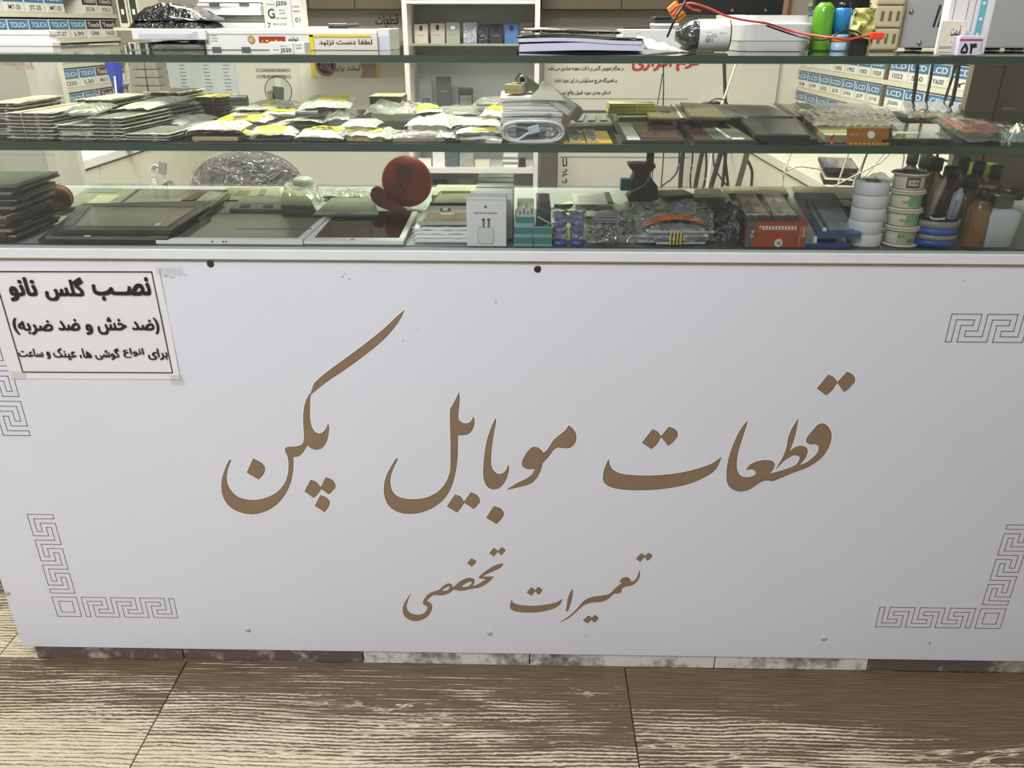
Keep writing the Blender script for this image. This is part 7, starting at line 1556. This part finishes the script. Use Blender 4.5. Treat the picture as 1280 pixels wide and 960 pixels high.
MB().prism(pl_, 0, .007).build('shell', m_bcl, t); MB().prism(sub(pl_, .3, .9, .08, .8), .0071, .0085).build('pale_insert', P('insert pale teal', 'A3BAB8', .2, var=.2, vscale=40, coat=.4), t); MB().prism(sub(pl_, .12, .2, .06, .8), .0071, .0095).build('clear_rod', P('rod pale', 'A7AA9C', .2), t)
MB().lathe([(.0035, 0), (.0035, .003), (.002, .005)], 12, T(*sub(pl_, .15, .2, .03, .1)[0], .0095)).build('white_knob', m_white, t); MB().prism(sub(pl_, .0, 1.0, .0, .05), .0071, .0078).build('blue_rim', P('blue rim', '4E6FA8', .25), t)
t, w_, h_ = fbox('wire_carton', 'carton of brown wire between the blue case and white tape rolls', 'carton', P('brown wire', '6E5540', .5, var=.4, vscale=80, bump=.6), 1040, 1072, 258, 276, None, .05, base=zs); MB().box(-w_/2, w_/2, 0, .05, h_+.0002, h_+.001).build('pale_top', P('beige pale', 'B5AE94', .4), t)
# white tape rolls -------------------------------------------------------------------
m_tp = P('white tape roll', 'EDF1F5', .35, var=.03); m_tp2 = P('tape core grey', '8E959A', .4)
ct = atZ(1088, 311, zs); rT = (atY(1108.5, 304, ct.y).x-atY(1067, 304, ct.y).x)/2; hT = .0182
yc = ct.y+.004
xs_ = [1087.5, 1088.5, 1092, 1094.5, 1096.5]
for k in range(5):
    x_ = atY(xs_[k], 304-14.5*k, yc).x
    t = thing('tape_roll', 'white tape roll in the leaning pile, %s' % ('lowest', 'second from the bottom', 'middle one', 'second from the top', 'topmost')[k], 'tape', (x_, yc+rT, zs+hT*k+.0006*k), 0, 'white tape rolls in a leaning pile')
    MB().lathe([(rT*.45, 0), (rT*.97, 0), (rT, .0012), (rT, hT-.0012), (rT*.97, hT), (rT*.45, hT)], 36).build('tape', m_tp, t); MB().lathe([(rT*.45, hT), (rT*.45, .0), (rT*.36, 0), (rT*.36, hT*.98), (rT*.45, hT*.98)], 30).build('core', m_tp2, t)
    if k == 4:
        for j in range(5): MB().box(-.006+.004*j, -.004+.004*j, -.008+.003*(j % 3), .004+.002*(j % 2), hT*.99, hT+.001, Rz(.5*j)).build('dark_scrap', m_mgrey, t)
# solder wick spools -------------------------------------------------------------------
m_fl = P('spool cream', 'E2E0D0', .35, var=.04); m_lb = P('spool label green', '86B58A', .4, var=.1); m_cu = P('spool copper line', '9C6B4E', .4)
cs = atZ(1134, 312, zs); rF = (atY(1156, 300, cs.y).x-atY(1112, 300, cs.y).x)/2
ys = cs.y+.003; hS = .0262
xs_ = [1134, 1137.5, 1141, 1144.5]
for k in range(4):
    x_ = atY(xs_[k], 300-21*k, ys).x
    t = thing('solder_spool', 'cream spool with green label in the leaning tower, %s' % ('lowest', 'second from the bottom', 'third from the bottom', 'topmost with dark face')[k], 'spool', (x_, ys+rF, zs+hS*k+.0006*k), .0, 'solder spools in a leaning tower')
    MB().lathe([(0, 0), (rF*.96, 0), (rF, .0008), (rF, .0022), (rF*.82, .003), (rF*.82, hS-.003), (rF, hS-.0022), (rF, hS-.0008), (rF*.96, hS), (rF*.5, hS), (rF*.45, hS-.002), (0, hS-.002)], 36).build('spool', m_fl, t)
    MB().lathe([(rF*.822, .0042), (rF*.835, .0045), (rF*.835, hS-.0045), (rF*.822, hS-.0042)], 36).build('label_ring', m_fl, t); MB().lathe([(rF*.822, .003), (rF*.84, .0032), (rF*.84, .0042), (rF*.822, .0044)], 36).build('copper_line', m_cu, t)
    def curved(txt, a0, a1, z0_, z1_, mat, nm, bold=.02, plain=False):
        mb = MB(); R_ = rF*.842
        if plain: mb.grid(lambda u, v: (R_*sin(a0+(a1-a0)*u), -R_*cos(a0+(a1-a0)*u), z0_+(z1_-z0_)*v), 8, 1)
        else:
            vs, fs = text_mesh(txt, bold); xa_ = min(p.x for p in vs); xb_ = max(p.x for p in vs); ya_ = min(p.y for p in vs); yb2 = max(p.y for p in vs)
            mb.add([((R_+.0003)*sin(a0+(a1-a0)*(p.x-xa_)/(xb_-xa_)), -(R_+.0003)*cos(a0+(a1-a0)*(p.x-xa_)/(xb_-xa_)), z0_+(z1_-z0_)*(p.y-ya_)/(yb2-ya_)) for p in vs], fs)
        mb.build(nm, mat, t)
    if k == 3: curved('', -.55, .35, .006, .021, P('label dark green', '3E5048', .4), 'dark_plate', plain=True); curved('', -.45, .25, .0095, .0175, m_white, 'white_oval', plain=True); curved('YAXUN', -.38, .18, .0115, .0155, P('label ink green', '2E3E38', .4), 'printed_text'); MB().lathe([(0, hS+.0002), (rF*.9, hS+.0002), (rF*.9, hS+.0008), (rF*.45, hS+.0008), (rF*.4, hS+.003), (0, hS+.0035)], 30).build('dark_face', P('face slate', '46544F', .3), t)
    elif k == 0: curved('', -.6, .75, .0055, .0205, P('label pale green', 'A9C6A2', .4, var=.1), 'pale_plate', plain=True); curved('3.5X1.5', .05, .75, .0065, .012, P('label ink green', '2E3E38', .4), 'printed_text'); curved('WICK', -.6, -.1, .013, .018, P('label ink orange', 'A9703E', .4), 'printed_word')
    else: curved('', -.22, .8, .0055, .0205, P('label bright green', '79BC7C', .4, var=.05), 'green_plate', plain=True); curved('WICK', -.62, -.15, .010, .015, P('label ink orange', 'A9703E', .4), 'printed_word'); curved('I', .84, .9, .006, .02, m_dark, 'dark_bar')
# blue cream can
cb_ = atZ(1180, 313.2, zs); rC = (atY(1208, 300, cb_.y).x-atY(1152, 300, cb_.y).x)/2; hC = atY(1180, 279, cb_.y).z-zs
t = thing('flux_can', 'blue and silver banded can holding tubes', 'can', (atY(1180, 300, cb_.y).x, cb_.y+rC+.002, zs+.0003))
m_can = P('can royal blue', '2C58B8', .3, var=.05); m_can2 = P('can silver', '8E9494', .3, var=.06)
for nm, m, a, b in (('blue_band', m_can, .0, .26), ('silver_band', m_can2, .26, .47), ('blue_band', m_can, .47, .72), ('silver_rim', m_can2, .72, 1.0)):
    MB().lathe([(rC*.9 if a > .7 else 0, hC*a), (rC*(1 if a else .97), hC*a+.0003), (rC, hC*b-.0003), (rC*.9 if b > .9 else 0, hC*b)], 40).build(nm, m, t)
MB().lathe([(rC*.9, hC), (rC*.9, hC*.8), (0, hC*.8)], 32).build('inside', m_dark, t)
for lb, dx, dy, l_, r_2, m, ti in (('white and blue tube standing in the blue can', .018, -.004, .052, .0075, P('tube pale', 'A9B4C2', .3), .12), ('clear tube leaning in the blue can', -.012, .004, .07, .005, film('clear tube', haze=.25, rough=.1, bump=0, gloss=1.2), .2)):
    p = t.location+Vector((dx, dy, hC*.8+.0006)); tb_ = thing('tube', lb, 'tube', p, 0, None, (0, ti, 0)); MB().lathe([(0, 0), (r_2, 0), (r_2, l_*.85), (r_2*.5, l_*.92), (r_2*.4, l_), (0, l_)], 16).build('tube', m, tb_); 
    if dx > 0: mb = MB(); put_text(mb, 'FLUX', frame3((-.002, -r_2-.0003, l_*.2), (0, 0, 1), (-1, 0, 0), (0, -1, 0)), l_*.5, .004, .02); mb.build('printed_text', m_can, tb_)
sn = thing('white_spoon', 'small white curved spoon lying on the blue can', 'spoon', t.location+Vector((-.006, -.016, hC+.0012))); MB().tube([(-.012, 0, .004), (-.009, 0, .001), (0, 0, 0), (.01, 0, .001)], .0016, 7).build('handle', m_white, sn)
# amber bottles and dark capped row
m_amb = film('amber glass', tint=(.75, .48, .18), haze=.45, rough=.08, bump=0, milk=(.36, .2, .05), gloss=1.0); m_ambd = film('brown glass', tint=(.55, .42, .28), haze=.5, rough=.1, bump=0, milk=(.20, .15, .08), gloss=.8); m_pink = P('pink liquid', 'B8525E', .3)
def bottle(label, px, ybot, hpx_r, h_, mat, capm, cap_h=.016, liquid=None, name='bottle'):
    c = atZ(px, ybot, zs); t = thing(name, label, 'bottle', (c.x, c.y+hpx_r, zs+.0003)); r = hpx_r
    MB().lathe([(0, 0), (r*.95, 0), (r, .003), (r, h_*.68), (r*.85, h_*.78), (r*.5, h_*.84), (r*.5, h_*.9), (0, h_*.9)], 26).build('glass', mat, t)
    MB().lathe([(0, h_*.9), (r*.62, h_*.9), (r*.62, h_*.9+cap_h), (r*.5, h_*.9+cap_h+.002), (0, h_*.9+cap_h+.002)], 20).build('cap', capm, t)
    if liquid: MB().lathe([(0, .0012), (r*.9, .0012), (r*.92, h_*.25), (0, h_*.25)], 22).build('liquid', liquid, t)
    return t
bottle('amber bottle with pink liquid between the blue can and white bottle', 1222, 311.5, .0165, .078, m_amb, m_black, .012, m_pink)
bottle('amber bottle standing behind the blue can', 1205, 297, .019, .082, m_ambd, m_black, .016)
bottle('brown bottle behind the clear tube in the blue can', 1182, 285, .02, .084, m_ambd, m_black, .018)
bottle('brown bottle behind the spool tower', 1162, 273, .02, .086, m_ambd, m_black2, .018)
m_gb2 = film('smoky bottle', tint=(.7, .7, .64), haze=.5, rough=.15, bump=0, milk=(.36, .36, .32))
for i, (px, yb_) in enumerate(((1134, 257), (1149, 262), (1196, 268), (1215, 274), (1236, 281))):
    bottle('smoky small bottle with dark cap in the row at the back, %s from the spools' % ordn[i], px, yb_, .016, .08, m_gb2 if i < 2 else m_ambd, m_mgrey if i < 2 else m_black, .022 if i < 2 else .02)
q_ = atZ(1225, 255, zs); t = thing('yellow_box', 'yellow green box in shade behind the bottles', 'box', (q_.x, min(q_.y, DEP-.06), zs)); MB().box(-.02, .02, 0, .03, 0, .07, bev=.001).build('carton', P('yellow carton', 'A8A030', .5), t); MB().box(-.0205, .0205, -.0005, .0305, .055, .0706).build('lid', P('yellow lid', 'B8B040', .5), t)
# white dispenser bottle
cw_ = atZ(1251, 313.5, zs); rW = (atY(1278, 295, cw_.y).x-atY(1225, 295, cw_.y).x)/2; hW = atY(1251, 263, cw_.y).z-zs; hM = atY(1251, 246, cw_.y).z-zs
t = thing('dispenser_bottle', 'white square dispenser bottle with a steel cap and black lever', 'bottle', (atY(1251, 295, cw_.y).x, cw_.y+rW, zs+.0003))
m_wb = P('milky bottle', 'CBD8DC', .35, var=.03)
def sq(r, z, n=36, k=.55): return [(math.copysign(abs(cos(2*pi*i/n))**k, cos(2*pi*i/n))*r, math.copysign(abs(sin(2*pi*i/n))**k, sin(2*pi*i/n))*r, z) for i in range(n)]
rg = [sq(rW*.8, 0), sq(rW*.88, .0015), sq(rW*.96, hW*.5), sq(rW, hW*.8), sq(rW*.97, hW*.9), sq(rW*.8, hW*.97, k=.7), sq(rW*.6, hW, k=1)]
n = 36; MB().add([p for r in rg for p in r], [(j*n+i, j*n+(i+1) % n, (j+1)*n+(i+1) % n, (j+1)*n+i) for j in range(len(rg)-1) for i in range(n)]+[tuple(range(n))[::-1], tuple((len(rg)-1)*n+i for i in range(n))], None, True).build('body', m_wb, t)
m_cap = P('dark steel', '7A7468', .22, metal=.9, var=.1)
MB().lathe([(0, hW+.0002), (rW*.66, hW+.0002), (rW*.7, hW+.002), (rW*.7, hM*.96), (rW*.74, hM*.965), (rW*.74, hM), (rW*.3, hM+.003), (0, hM+.004)], 34).build('steel_cap', m_cap, t)
MB().box(-rW*.95, -rW*.3, -.006, .006, hM+.004, hM+.012, None, .002).build('spout', m_cap, t); MB().box(rW*.6, rW*1.1, -.007, .007, hM*.86, hM+.006, None, .003).build('lever', m_black, t)
# bubble wrap lump on the tapes
bubble('bubble_lump', 'crumpled bubble wrap lying behind the white tape rolls', [(1068, 249), (1130, 249), (1128, 236), (1072, 236)], zs, .03, m_bub, 51, 18, 8, .012)
